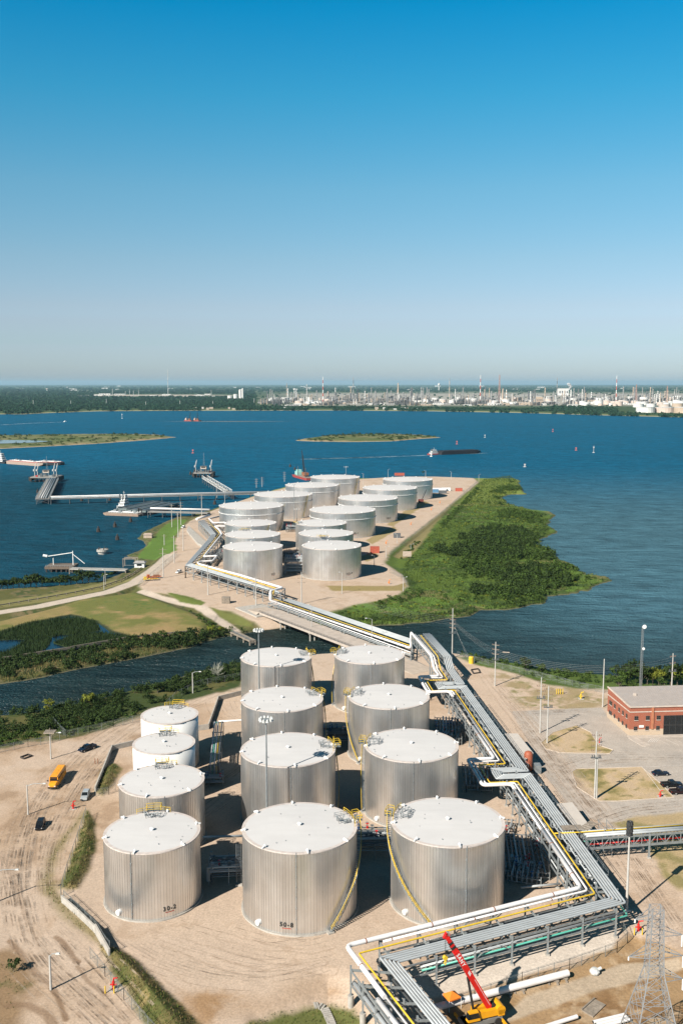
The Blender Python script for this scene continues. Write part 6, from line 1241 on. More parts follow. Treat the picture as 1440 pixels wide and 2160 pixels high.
def cabin(root, x0, x1, x2, x3, hw, z0, z1, paint):
    mb = MB(); loft(mb, [[(x0,-hw*.93,z0),(x0,hw*.93,z0),(x0+.01,hw*.9,z0+.02),(x0+.01,-hw*.9,z0+.02)], [(x1,-hw*.94,z0),(x1,hw*.94,z0),(x1,hw*.78,z1),(x1,-hw*.78,z1)], [(x2,-hw*.94,z0),(x2,hw*.94,z0),(x2,hw*.78,z1),(x2,-hw*.78,z1)], [(x3,-hw*.93,z0),(x3,hw*.93,z0),(x3-.01,hw*.9,z0+.02),(x3-.01,-hw*.9,z0+.02)]]); mb.build('windows', M_GLASS, root, world=False)
    mb = MB(); loft(mb, [[(x1-.05,-hw*.79,z1-.04),(x1-.05,hw*.79,z1-.04),(x1,hw*.74,z1+.05),(x1,-hw*.74,z1+.05)], [(x2+.05,-hw*.79,z1-.04),(x2+.05,hw*.79,z1-.04),(x2,hw*.74,z1+.05),(x2,-hw*.74,z1+.05)]])
    for s in (-1, 1):
        for xa, xb in ((x0+.05, x1), ((x1+x2)/2, (x1+x2)/2), (x3-.05, x2)): mb.beam((xa, s*hw*.935, z0), (xb, s*hw*.785, z1), .09)
    mb.build('roof', paint, root, world=False)
def place(o, f, r, z=None):
    a, b = (PG(*f), PG(*r)) if z is None else (P(*f, z), P(*r, z)); c = (a+b)/2; o.location = c; d = a-b; o.rotation_euler = (0, 0, math.atan2(d.y, d.x)); return o
def suv(label, paint, f, r, L=4.8):
    t = thing('parked_car', label, 'car'); hw = .95; h = L/2; mb = MB(); loft(mb, [ring(-h,hw*.9,.45,.95), ring(-h+.15,hw,.32,1.08), ring(-h+1.0,hw,.28,1.1), ring(h-1.5,hw,.28,1.08), ring(h-.25,hw*.96,.3,.92), ring(h,hw*.85,.4,.8)]); mb.build('body', paint, t, world=False)
    cabin(t, -h+.12, -h+.45, h-2.3, h-1.45, hw, 1.06, 1.72, paint); wheels(t, (-h+.95, h-.95), hw, .36); lights(t, h-.06, -h+.06, hw, .72, .9); mb = MB(); mb.box(0,0,.3,L-.5,1.6,.22); mb.build('underbody', M_BLACK, t, world=False); return place(t, f, r)
def sedan(label, paint, f, r, L=4.9):
    t = thing('parked_car', label, 'car'); hw = .9; h = L/2; mb = MB(); loft(mb, [ring(-h,hw*.85,.42,.82), ring(-h+.2,hw,.3,.95), ring(-h+1.1,hw,.26,.98), ring(h-1.7,hw,.26,.95), ring(h-.3,hw*.95,.28,.8), ring(h,hw*.8,.36,.66)]); mb.build('body', paint, t, world=False)
    cabin(t, -h+.55, -h+1.35, h-2.55, h-1.6, hw, .93, 1.42, paint); wheels(t, (-h+.95, h-.95), hw, .33); lights(t, h-.07, -h+.06, hw, .62, .75); mb = MB(); mb.box(0,0,.27,L-.6,1.5,.2); mb.build('underbody', M_BLACK, t, world=False); return place(t, f, r)
def pickup(label, paint, f, r, L=5.8):
    t = thing('pickup_truck', label, 'pickup'); hw = 1.0; h = L/2; bx = -h+2.0; mb = MB(); loft(mb, [ring(bx,hw,.42,1.18), ring(h-1.7,hw,.42,1.16), ring(h-.25,hw*.96,.42,1.05), ring(h,hw*.88,.5,.92)]); mb.box((-h+bx)/2,0,.68,bx+h,2*hw*.98,.3)
    for s in (-1, 1): mb.box((-h+bx)/2, s*(hw-.06), .92, bx+h, .12, .55)
    mb.box(-h+.06,0,.92,.12,2*hw,.55); mb.build('body', paint, t, world=False); mb = MB(); mb.box((-h+bx)/2,0,.85,bx+h-.25,2*hw-.3,.06); mb.build('bed_liner', M_BLACK, t, world=False)
    cabin(t, bx+.02, bx+.18, h-2.35, h-1.6, hw, 1.15, 1.8, paint); wheels(t, (-h+1.15, h-1.0), hw, .4); lights(t, h-.05, -h, hw, .82, .92); mb = MB(); mb.box(0,0,.42,L-.6,1.6,.2); mb.box(-h-.08,0,.55,.16,1.9,.18); mb.build('underbody', M_BLACK, t, world=False); return place(t, f, r)
CP = lambda n, c: mat(n, c, .25, .2, var=.03, scale=.5)
pickup('dark blue pickup driving on the left dirt road near the fence', CP('dark_blue_paint', (.012,.018,.035)), (170,1588), (199,1577))
suv('silver car leaving the yard gate beside the small berm', CP('silver_paint', (.42,.45,.47)), (177,1690), (184,1676))
suv('black car driving on the dirt road left of the tank marked 30-2', CP('black_paint', (.012,.013,.016)), (81,1755), (90,1735))
sedan('dark blue saloon car parked farthest back on the office car park', CP('navy_paint', (.010,.016,.030)), (1410,1634), (1374,1635.5))
pickup('black pickup parked in the middle of the office car park row', MATS['black_paint'], (1437,1658), (1394,1660))
pickup('dark maroon pickup parked at the right edge of the car park', CP('maroon_black_paint', (.022,.009,.012)), (1456,1672.5), (1412,1675))
suv('small white van parked on the distant gravel yard', CP('white_car_paint', (.75,.75,.75)), (373,1210), (381,1207))
suv('white car on the distant yard beside the far rack end', MATS['white_car_paint'], (383,1115), (390,1112))
# school bus
t = thing('school_bus', 'yellow orange school bus driving toward the camera on the dirt road', 'bus'); YB = mat('school_bus_yellow', (.80,.33,.02), .4, var=.04); mb = MB(); L = 10.6; h = L/2
loft(mb, [[(x,-w_,.55),(x,w_,.55),(x,w_,z1-.35),(x,w_*.8,z1),(x,-w_*.8,z1),(x,-w_,z1-.35)] for (x, w_, z1) in ((-h,1.15,3.0),(-h+.2,1.22,3.08),(h-2.2,1.22,3.08),(h-2.0,1.18,3.0))]); mb.build('body', YB, t, world=False)
mb = MB(); loft(mb, [[(x,-w_,.55),(x,w_,.55),(x,w_,z1-.15),(x,w_*.85,z1),(x,-w_*.85,z1),(x,-w_,z1-.15)] for (x, w_, z1) in ((h-2.0,1.12,1.75),(h-.6,1.02,1.6),(h,.9,1.35))]); mb.build('hood', YB, t, world=False)
mb = MB(); mb.add([(h-1.97,-1.02,1.8),(h-1.97,1.02,1.8),(h-2.0,.98,2.62),(h-2.0,-.98,2.62)], [(0,1,2,3)]); mb.build('windscreen', M_GLASS, t, world=False)
for s in (-1, 1):
    for i in range(11):
        mb = MB(); x = -h+.6+i*.72; mb.box(x+.26, s*1.222, 2.28, .56, .03, .62); mb.build('window', M_GLASS, t, world=False)
    mb = MB(); 
    for z in (1.15, 1.65): mb.box(-1, s*1.235, z, L-2.4, .03, .09)
    mb.build('rub_rail', M_BLACK, t, world=False); mb = MB(); mb.box(h-1.2, s*1.4, 2.2, .12, .3, .4); mb.beam((h-1.6, s*1.1, 2.0), (h-1.2, s*1.35, 2.2), .05); mb.build('mirror', M_BLACK, t, world=False)
mb = MB(); mb.box(h-1.95,0,2.85,.06,1.9,.24); mb.build('light_panel', M_BLACK, t, world=False); mb = MB(); mb.box(h+.05,0,.7,.2,2.2,.35); mb.box(-h-.05,0,.7,.15,2.3,.3); mb.build('bumper', M_BLACK, t, world=False)
for x in (-2.5,-.8,1): mb = MB(); mb.box(x,0,3.1,.7,.7,.12); mb.build('roof_hatch', YB, t, world=False)
wheels(t, (-h+2.6, h-1.1), 1.15, .5); lights(t, h-.02, -h, 1.1, 1.1, 1.2); place(t, (112,1664), (130,1637))
# yellow and orange work trucks on the distant yard
for lb, f, r, m in (('yellow flatbed work truck on the distant gravel yard', (309,1225), (327,1224), M_YEL), ('orange red flatbed beside the yellow one on the distant yard', (316,1220.5), (333,1219.5), mat('orange_truck', (.55,.12,.03), .5))):
    t = thing('flatbed_truck', lb, 'truck'); mb = MB(); mb.box(-1.2,0,1.1,6,2.3,.25); mb.build('flatbed', m, t, world=False); mb = MB(); mb.taper(3,0,.6,2.3,2,2.2,1.5,2.0); mb.build('cab', m, t, world=False); wheels(t, (-3,-1.8,2.8), 1.1, .45); mb = MB(); mb.box(-1.5,.3,1.6,3.5,1.5,.8); mb.build('load', M_RUST, t, world=False); place(t, f, r)
# ------------------------------------------------------------------ red mobile crane
cz = -1.2; cb0 = Vector((*G(1042, 2148, cz), cz)); tip = Vector((17.9, 157.4, 16.4)); foot = Vector((*G(1030, 2123, 1.7), 1.7)); bd = (tip-foot); fwd = Vector((bd.x, bd.y, 0)).normalized(); yaw = math.atan2(fwd.y, fwd.x); sidev = Vector((-fwd.y, fwd.x, 0))
M_CY = mat('crane_yellow', (.80,.36,.01), .4, var=.05); cr = thing('mobile_crane', 'red and yellow mobile crane with raised telescopic boom', 'crane', (cb0.x, cb0.y, cz))
c0 = foot+fwd*1.2; c0.z = cz
def CL(a, b, z): q = c0+fwd*a+sidev*b; return Vector((q.x, q.y, cz+z))
mb = MB(); mb.box(*CL(.3,0,.95), 7.2, 2.5, .8, yaw); mb.box(*CL(3.4,0,1.0), 1.6, 2.3, .7, yaw); mb.build('carrier', mat('crane_carrier', (.20,.20,.19), .6), cr)
for a in (-2.4, 2.8):
    for b in (-1.25, 1.25): mb = MB(); mb.cyl(CL(a, b-.25, .65), CL(a, b+.25, .65), .65, n=16); mb.build('wheel', M_BLACK, cr)
for a in (-3.2, 3.9):
    for b in (-1, 1):
        mb = MB(); mb.beam(CL(a, 0, .8), CL(a, b*3.0, .8), .35); mb.cyl(CL(a, b*3.0, .9), CL(a, b*3.0, .15), .14, n=8); o = mb.build('outrigger', M_CY, cr); mb = MB(); mb.box(*CL(a, b*3.0, .1), 1.5, 1.5, .2, yaw); mb.build('float_mat', mat('crane_mat', (.45,.36,.26), .9), o)
mb = MB(); mb.cyl(CL(0,0,1.3), CL(0,0,1.7), 1.1, n=20); mb.build('slew_ring', M_BLACK, cr)
mb = MB(); mb.box(*CL(-.6,-.75,2.3), 4.6, .9, 1.2, yaw); mb.box(*CL(-.6,.75,2.3), 4.0, .8, 1.2, yaw); mb.build('superstructure', M_CY, cr)
mb = MB(); mb.cyl(CL(-3.0,-1.25,2.6), CL(-3.0,1.25,2.6), .85, n=16); mb.box(*CL(-3.1,0,2.1), 1.2, 2.5, 1.1, yaw); mb.build('counterweight', M_CY, cr)
mb = MB(); mb.cyl(CL(-1.9,-.5,3.1), CL(-1.9,.5,3.1), .45, n=14); mb.build('winch_drum', M_BLACK, cr)
mb = MB(); q = CL(2.3,1.0,1.7); mb.taper(q.x, q.y, q.z, q.z+1.7, 2.4, .95, 1.7, .85, yaw); cbn = mb.build('cab', M_CY, cr); mb = MB(); q = CL(2.35,1.0,2.25); mb.taper(q.x, q.y, q.z, q.z+.95, 2.3, 1.0, 1.72, .9, yaw); mb.build('cab_glass', M_GLASS, cbn)
BDN = bd.normalized(); n_side = sidev if (cam.location-foot).dot(sidev) > 0 else -sidev; n_up = n_side.cross(BDN).normalized(); n_up = n_up if n_up.z > 0 else -n_up
def bpt(f, a=0, b=0): return foot+bd*f+n_side*a+n_up*b
def bsec(f0, f1, w_, h_, m, name):
    mb = MB(); vs = []
    for f in (f0, f1):
        for (a, b) in ((-.5,-.5),(.5,-.5),(.5,.5),(-.5,.5)): vs.append(bpt(f, a*w_, b*h_))
    mb.add(vs, [(0,1,2,3),(7,6,5,4),(0,4,5,1),(1,5,6,2),(2,6,7,3),(3,7,4,0)]); return mb.build(name, m, cr)
M_BOOM = mat('boom_red', (.62,.012,.010), .35, var=.04)
bo = bsec(-.04, .80, .95, 1.05, M_BOOM, 'boom'); bsec(.80, .84, .80, .9, M_BOOM, 'boom_section'); bsec(.84, .87, .84, .94, M_BLACK, 'boom_collar'); bsec(.87, .90, .70, .8, M_BOOM, 'boom_section'); bsec(.90, .925, .76, .86, M_BLACK, 'boom_collar'); bsec(.925, .985, .6, .7, M_BOOM, 'boom_section')
mb = MB(); mb.beam(bpt(.985, 0, .3), bpt(1.03, 0, -.2), .5, 1.1); mb.build('boom_head', M_BOOM, cr); mb = MB()
for a in (-.2, 0, .2): mb.cyl(bpt(1.02, a-.05, .35), bpt(1.02, a+.05, .35), .38, n=14)
mb.build('sheaves', mat('grey_sheave', (.45,.45,.44), .5, .3), cr)
vs, fs = text_verts('SANY', .92); mb = MB(); ctr = .69; up_ = n_up; dirn = -BDN
# lettering reads from the tip down the boom on the side towards the pipe rack
lu = n_side.cross(dirn).normalized()
mb.add([foot+bd*ctr+dirn*v.x*1.0+lu*(v.y-.32)+n_side*.482 for v in vs], fs); mb.build('lettering', M_WHITE, bo); mb = MB()
for k in range(3): c = .50-.017*k; mb.add([bpt(c, .484, -.15), bpt(c+.012, .484, -.15), bpt(c+.03, .484, .3), bpt(c+.018, .484, .3)], [(0,1,2,3)])
mb.add([bpt(.03, .484, .3), bpt(.03, .484, .24), bpt(.40, .484, .24), bpt(.40, .484, .3)], [(0,1,2,3)]); mb.build('stripes', M_WHITE, bo)
mb = MB(); mb.cyl(CL(1.6,0,2.0), bpt(.45, 0, -.5), .22, n=10); mb.build('luffing_cylinder', M_BLACK, cr)
hk = tip+BDN*.4-Vector((0,0,.3)); mb = MB()
for a in (-.15,.15): mb.beam(hk+n_side*a, hk+n_side*a-Vector((0,0,3.6)), .05)
mb.build('hoist_rope', M_BLACK, cr); mb = MB(); e = hk-Vector((0,0,3.9)); mb.cyl(e-n_side*.25, e+n_side*.25, .42, n=12); mb.box(e.x,e.y,e.z-.5,.35,.35,.5); mb.tube([e-Vector((0,0,.6)), e-Vector((.2,0,1.0)), e-Vector((0,0,1.25)), e-Vector((-.22,0,1.05))], .09, 6); mb.build('hook_block', M_YEL, cr)
# orange shade canopy
q = [P(933,2096,1.5), P(947,2112,1.5), P(972,2103,1.5), P(958,2089,1.5)]; c = sum(q, Vector())/4; t = thing('shade_canopy', 'bright orange shade canopy on thin legs beside the crane', 'canopy', (c.x, c.y, cz)); mb = MB(); mb.add(q+[c+Vector((0,0,.9))]+[p-Vector((0,0,.25)) for p in q], [(0,1,4),(1,2,4),(2,3,4),(3,0,4),(0,5,6,1),(1,6,7,2),(2,7,8,3),(3,8,5,0)]); mb.build('canopy_top', M_ORANGE, t)
for p in q: mb = MB(); mb.cyl(p, (p.x,p.y,cz-.1), .04, n=6); mb.build('leg', M_WHITE, t)
# pipes, mats and oddments in the crane yard
gpy = lambda u, v: gz(*G(u, v, -1.1))
def yard_pipe(label, a, b, r, z=.0, rests=()):
    A, B = P(*a, -.2+z), P(*b, -.2+z); t = thing('loose_pipe', label, 'pipe', A); mb = MB(); mb.cyl(A, B, r, n=14); mb.build('pipe_body', M_WPIPE, t, smooth=False); d = (B-A).normalized()
    mb = MB(); mb.cyl(A-d*.02, A+d*.02, r*.9, n=14); mb.build('end_cap', M_BLACK, t)
    return t, A, B
t, A, B = yard_pipe('long thick white pipe on timber rests in the crane yard', (914,2126), (1197,2052), .62, .25)
for k, f in enumerate((.22,.52,.62,.88,.95)):
    p = A.lerp(B, f); mb = MB(); mb.beam((p.x-.8,p.y-.9,-1.0), (p.x-.8,p.y+1.6,-1.0), .35); mb.beam((p.x+.8,p.y-.9,-1.0), (p.x+.8,p.y+1.6,-1.0), .35); mb.beam((p.x-1.2,p.y,-.72), (p.x+1.2,p.y,-.72), .3); tag(mb.build('timber_rest', M_WOOD, loc=(p.x,p.y,-1.2)), 'timber rest under the long white pipe in the crane yard', 'timber', 'rests under the long white pipe')
yard_pipe('short white pipe at the bottom edge, left of the pipe bundle', (1140,2168), (1216,2144), .36, -.3)
for i in range(3): yard_pipe(('nearest','middle','farthest')[i]+' white pipe of the loose bundle at the bottom edge', (1262-i*6,2166-i*5), (1326-i*5,2150-i*5), .3, -.3)
t = thing('timber_mat', 'weathered timber mat lying askew in the crane yard', 'mat', P(1251,2125,-1.1)); mb = MB(); q = [P(1226,2131,-1.0), P(1250,2145,-1.0), P(1277,2119,-1.0), P(1253,2107,-1.0)]
for i in range(8): a, b = q[0].lerp(q[3], i/8), q[1].lerp(q[2], i/8); c_, d_ = q[0].lerp(q[3], (i+.9)/8), q[1].lerp(q[2], (i+.9)/8); mb.prism([(p.x,p.y) for p in (a,b,d_,c_)], -1.3, -.95)
mb.build('planks', M_WOOD, t); mb = MB(); mb.beam(q[0]+Vector((0,0,.15)), q[3]+Vector((0,0,.15)), .25); mb.build('runner', M_WOOD, t)
p = P(1253, 2052, -1.0); mb = MB(); mb.lathe([(.9,0),(1.0,.4),(.6,.9),(.01,1.0)], 10, p); mb.cyl(p+Vector((.3,0,.5)), p+Vector((1.3,.2,.9)), .3, n=8); tag(mb.build('valve', M_LAMP, loc=p), 'grey valve lying on the mud behind the fence', 'valve')
# hydrants, bollards and monitors
def hydrant(label, u, v, m=M_RED, s=1.0, boll=0, p=None):
    p = p or PG(u, v); t = thing('fire_hydrant', label, 'hydrant', p); mb = MB(); mb.lathe([(.3*s,0),(.3*s,.1),(.2*s,.15),(.2*s,1.1*s),(.28*s,1.15*s),(.2*s,1.4*s),(.01,1.5*s)], 12, p); mb.cyl(p+Vector((-.55*s,0,.8*s)), p+Vector((.55*s,0,.8*s)), .13*s, n=8); mb.cyl(p+Vector((0,-.5*s,.8*s)), p+Vector((0,0,.8*s)), .16*s, n=8); mb.tube([p+Vector((0,0,1.4*s)), p+Vector((.1,0,1.9*s)), p+Vector((.8*s,-.3*s,2.2*s))], .11*s, 8); mb.build('hydrant_body', m, t); mb = MB(); mb.box(p.x,p.y,p.z,1.6*s,1.6*s,.16); mb.build('pad', M_CONC, t)
    for i in range(boll): c = p+Vector((-1.2+i*1.6, -1.3, 0)); mb = MB(); mb.cyl(c, c+Vector((0,0,1.4)), .12, n=10); tag(mb.build('bollard', M_YEL, loc=c), 'yellow bollard guarding ' + label, 'bollard', 'yellow bollards guarding ' + label)
hydrant('the red hydrant on the dirt road near the silver car', 155, 1706, s=1.05)
hydrant('the red hydrant by the bottom left chain link fence', 240, 2086, s=1.1, boll=2)
hydrant('the red hydrant on the grass island beside the car park', 1391, 1681, s=.9)
hydrant('the red hydrant on the entrance grass island', 1263, 1567, s=.8)
hydrant('the red pump at the near corner of the rack', 1345, 1964, s=1.1, boll=2)
M_OR = mat('orange_monitor', (.75,.22,.03), .5)
for i, (u, v) in enumerate(((927,1062),(909,1077),(866,1108),(814,1148),(820,1232))): hydrant('orange fire monitor along the perimeter road, %s from the far end' % ('first','second','third','fourth','fifth')[i], u, v, M_OR, 1.2)
for i, u in enumerate((1173,1177,1181,1186)): p = PG(u, 1464); mb = MB(); mb.cyl(p, p+Vector((0,0,2.0)), .14, n=8); tag(mb.build('bollard', M_YEL, loc=p), 'yellow post in the row on the grass by the bay fence', 'bollard', 'yellow posts on the grass')
hydrant('the yellow valve stand on the grass near the office', 1224, 1474, M_YEL, 1.2)
for i, (u, v) in enumerate(((108+100,1623-18),(212,1606))): p = PG(201+i*6, 1611); mb = MB(); mb.cyl(p, p+Vector((0,0,1.6)), .12, n=8); tag(mb.build('bollard', M_RUST, loc=p), 'rusty post beside the wall near the small berm', 'bollard', 'rusty posts by the wall')
p = PG(993, 1399); t = thing('chemical_tank', 'small upright yellow tank by the bay fence', 'tank', p); mb = MB(); mb.lathe([(1.0,0),(1.0,2.4),(.8,2.7),(.01,2.8)], 16, p); mb.build('shell', M_YEL, t); mb = MB(); mb.box(p.x+1.1,p.y,p.z+1.2,.3,.5,2.2); mb.build('gauge', M_STEEL, t)
p = PG(1066, 1392); t = thing('notice_board', 'small pale notice board on posts at the bay shore', 'sign', p); mb = MB(); mb.box(p.x,p.y,p.z+2.4,3.0,.12,2.2,-.2); mb.build('panel', mat('weathered_panel', (.50,.40,.33), .8), t); mb = MB(); mb.cyl(p+Vector((-1.2,.2,-.5)), p+Vector((-1.2,.2,3.4)), .1, n=6); mb.cyl(p+Vector((1.2,-.2,-.5)), p+Vector((1.2,-.2,3.4)), .1, n=6); mb.build('posts', M_WOOD, t)
p = PG(858, 1178); t = thing('notice_board', 'pale notice board on the wetland beside the perimeter road', 'sign', p); mb = MB(); mb.box(p.x,p.y,p.z+3.0,5.5,.15,3.4); mb.build('panel', MATS['weathered_panel'], t); mb = MB(); mb.cyl(p+Vector((-2.2,.2,-.5)), p+Vector((-2.2,.2,4)), .12, n=6); mb.cyl(p+Vector((2.2,.2,-.5)), p+Vector((2.2,.2,4)), .12, n=6); mb.build('posts', M_WOOD, t)
def curb_box(label, pts, h=.5):
    q = pl(pts); mb = MB()
    for a, b in zip(q, q[1:]+q[:1]): mb.beam(a+Vector((0,0,h/2)), b+Vector((0,0,h/2)), .3, h)
    tag(mb.build('timber_surround', M_DWOOD, loc=q[0]), label, 'frame')
curb_box('dark rectangular timber frame lying on the dirt at the left', [(44,1599),(60,1593),(68,1596),(52,1602)]); curb_box('dark rounded timber frame on the dirt beside the long rack', [(993,1414),(1008,1412),(1012,1420),(998,1422)])
# stairs in the bottom edge, near corner
t = thing('site_stairs', 'pale concrete steps curving down at the bottom edge by the rack', 'stairs', PG(680,2125)); ss = [(662,2122),(672,2122),(684,2128),(690,2140),(697,2156),(704,2175)]; qs = [PG(*a) for a in ss]; k = 0
for a, b in zip(qs[:-1], qs[1:]):
    n = max(2, int((b-a).length/.45))
    for i in range(n): p = a.lerp(b, (i+.5)/n); d = (b-a).normalized(); mb = MB(); mb.box(p.x, p.y, p.z+.12-.0*k, .42, 1.5, .3, math.atan2(d.y, d.x)); mb.build('step', M_CONC, t); k += 1
# ------------------------------------------------------------------ pipework between the tanks
def manifold(label, c, ax, L, rows, pitch, z0, nval, m=M_DPIPE, seed=0, levels=2, wd=None, fall=1.1):
    """a skid of parallel pipes with valves, risers and stands; ax runs along the pipes"""
    g = random.Random(seed); c = Vector((c[0], c[1], 0)); ax = Vector((ax[0], ax[1], 0)).normalized(); pr = Vector((-ax.y, ax.x, 0)); t = thing('pipe_manifold', label, 'pipework', c)
    for lv_ in range(levels):
        for i in range(rows):
            o = pr*((i-(rows-1)/2)*pitch); a = c-ax*L/2*g.uniform(.75,1)+o; b = c+ax*L/2*g.uniform(.75,1)+o; z = z0+lv_*fall+g.uniform(-.1,.1); r = g.choice((.12,.18,.24)); mb = MB(); pts = [V3(a, z), V3(b, z)]
            if g.random() < .6: pts = [V3(a, z-g.uniform(.8, 1.0)*(z-.2)), V3(a, z), V3(b, z)]
            mb.tube(pts, r, 8, .4); mb.build('pipe_run', m if g.random() < .7 else M_PIPE, t)
    for i in range(nval):
        p = c+ax*g.uniform(-.45,.45)*L+pr*g.uniform(-.5,.5)*rows*pitch; z = z0+(levels-1)*fall+.2; mb = MB(); mb.cyl((p.x,p.y,z), (p.x,p.y,z+.9), .07, n=6); mb.lathe([(.05,.85),(.38,.88),(.38,.95),(.05,.98)], 10, (p.x,p.y,z)); mb.cyl((p.x,p.y,z-.3), (p.x,p.y,z+.15), .28, n=8); mb.build('valve', g.choice((M_STEEL, M_STEEL, M_DPIPE, mat('blue_valve', (.03,.10,.25), .5), M_RED)), t)
    n = max(2, int(L/3.5))
    for i in range(n+1):
        q = c+ax*(i/n-.5)*L*.92; mb = MB(); e = pr*rows*pitch*.55
        for s in (-1, 1): mb.beam(V3(q+e*s, -.2), V3(q+e*s, z0+(levels-1)*fall+.4), .16)
        for k in range(levels): mb.beam(V3(q-e, z0+k*fall-.3), V3(q+e, z0+k*fall-.3), .16, .2)
        mb.build('stand', M_STEEL, t)
    return t
manifold('dark pipework and ladder skid between the tanks marked 30-2 and 50-8', (-25.2, 209), (1, .1), 9.5, 6, 1.0, 1.5, 12, seed=1, levels=3)
manifold('dense pipework between the tanks marked 50-8 and 50-7', (6.0, 221), (1, 0), 11, 8, 1.0, 2.2, 22, seed=2, levels=3)
manifold('rows of parallel dark pipes right of the tank marked 50-7', (42.0, 217), (.1, 1), 20, 10, .95, 1.0, 8, seed=3, levels=2)
manifold('dark pipework between the third tanks of the middle and right rows', (-2.0, 292), (1, 0), 10, 8, 1.0, 2.0, 14, seed=4, levels=3)
manifold('dark pipework right of the second right row tank', (37.5, 262), (.1, 1), 16, 7, 1.0, 1.2, 10, seed=5, levels=2)
manifold('dark pipework right of the third right row tank', (33.5, 300), (.1, 1), 20, 8, .95, 1.2, 12, seed=6, levels=2)
manifold('low pipework beside the back right row tank at the truss', (27.5, 338), (.1, 1), 12, 6, 1.0, 1.0, 8, seed=7, levels=2)
manifold('low pipe bends beside the two white tanks', (-36.5, 262), (1, .1), 8, 5, 1.1, 1.0, 8, seed=8, levels=2, m=M_PIPE)
manifold('pipework between the two nearest tanks of the distant group', (-27.5, 568), (1, 0), 12, 8, 1.4, 2.0, 22, m=M_PIPE, seed=9, levels=5, fall=1.8)
manifold('pipework between the second pair of tanks in the distant group', (-31, 612), (1, 0), 12, 8, 1.4, 2.0, 12, seed=10, levels=3, fall=1.6)
manifold('pipework between the wide tanks behind the lamp mast', (-33, 730), (1, 0), 18, 6, 2.0, 2.2, 10, seed=11, levels=2, fall=2.0)
manifold('pipework left of the leftmost distant tanks beside the rack', (-79, 612), (.25, 1), 40, 6, 1.5, 2.0, 20, m=M_PIPE, seed=12, levels=2, fall=2)
for i, (s, t_, sd) in enumerate(((-6.5, 40, 13), (-5.5, 104, 14), (-6, 18, 15))): q = ST(s, t_); manifold(('grey valve skid beside the rack behind the tank marked 50-7', 'grey valve skid beside the rack near the third right row tank', 'low pipe skid beside the near end of the long rack')[i], (q.x, q.y), (.3, 1), 9, 6, 1.1, .9, 10, m=M_PIPE, seed=sd, levels=2)
# ladder tower between 30-2 and 50-8
p = Vector((-22.6, 205.5, 0)); t = thing('ladder_tower', 'tall dark caged ladder between the tanks marked 30-2 and 50-8', 'ladder', p); mb = MB()
for s in (-.55,.55): mb.beam(p+Vector((s,0,0)), p+Vector((s,0,9.5)), .14)
mb.build('stiles', M_DPIPE, t); mb = MB()
for i in range(30): mb.beam(p+Vector((-.55,0,.3+i*.31)), p+Vector((.55,0,.3+i*.31)), .07)
mb.build('rungs', M_DPIPE, t); mb = MB(); mb.box(p.x,p.y,.15,1.5,1.5,.5); mb.build('footing', M_CONC, t)
# tall pipe stand beside the white tanks, with the pipe leading behind the middle row
t = thing('pipe_stand', 'tall narrow pipe stand with vertical run beside the white tanks', 'pipework', (-33.5, 283, 0)); a, b = P(461, 1522, 5.5), P(452, 1612, 5.0); d = (b-a).normalized(); nn = Vector((-d.y, d.x, 0))
for i, (m, r) in enumerate(((M_PIPE,.22),(M_TEAL,.14),(M_PIPE,.22),(M_YEL,.1),(M_DPIPE,.2))): o = nn*(i-2)*.55; mb = MB(); mb.tube([a+o, b+o, V3(b+o, .4)], r, 8, .5); mb.build('pipe_run', m, t)
for f in (0,.25,.5,.75,1):
    q = a.lerp(b, f); mb = MB()
    for s in (-1.5,1.5): mb.beam(V3(q+nn*s, -.2), V3(q+nn*s, q.z), .2)
    mb.beam(q-nn*1.5-Vector((0,0,.35)), q+nn*1.5-Vector((0,0,.35)), .2); mb.build('stand', M_STEEL, t)
pipe('pipe', 'white pipe leading from the narrow pipe stand behind the middle row', [a, P(508, 1519, 5.5), P(560, 1519, 5.5)], .3, M_WPIPE, n=8)
for lb, a, b, r in (('grey overhead pipe between the tanks marked 30-2 and 50-8', P(428,1766,5.5), P(512,1763,5.5), .3), ('grey pipe low in the shade right of the tank marked 50-7', P(1098,1872,1.2), P(1180,1864,1.2), .25), ('grey cross pipe behind the tank marked 50-8', P(745,1770,5), P(840,1768,5), .35)): pipe('pipe', lb, [a, b], r, M_PIPE, n=8)
for i in range(6): q = ST(-5.8+.1*i, 33+i*1.35); pipe('pipe', 'curved tan pipe stub in the row beside the rack', [q+Vector((-2.2,0,.5)), q+Vector((-1,0,1.5)), q+Vector((1.5,.2,1.7))], .3, mat('tan_pipe', (.55,.43,.34), .6), 'tan pipe stubs beside the rack', n=8, fillet=.6)
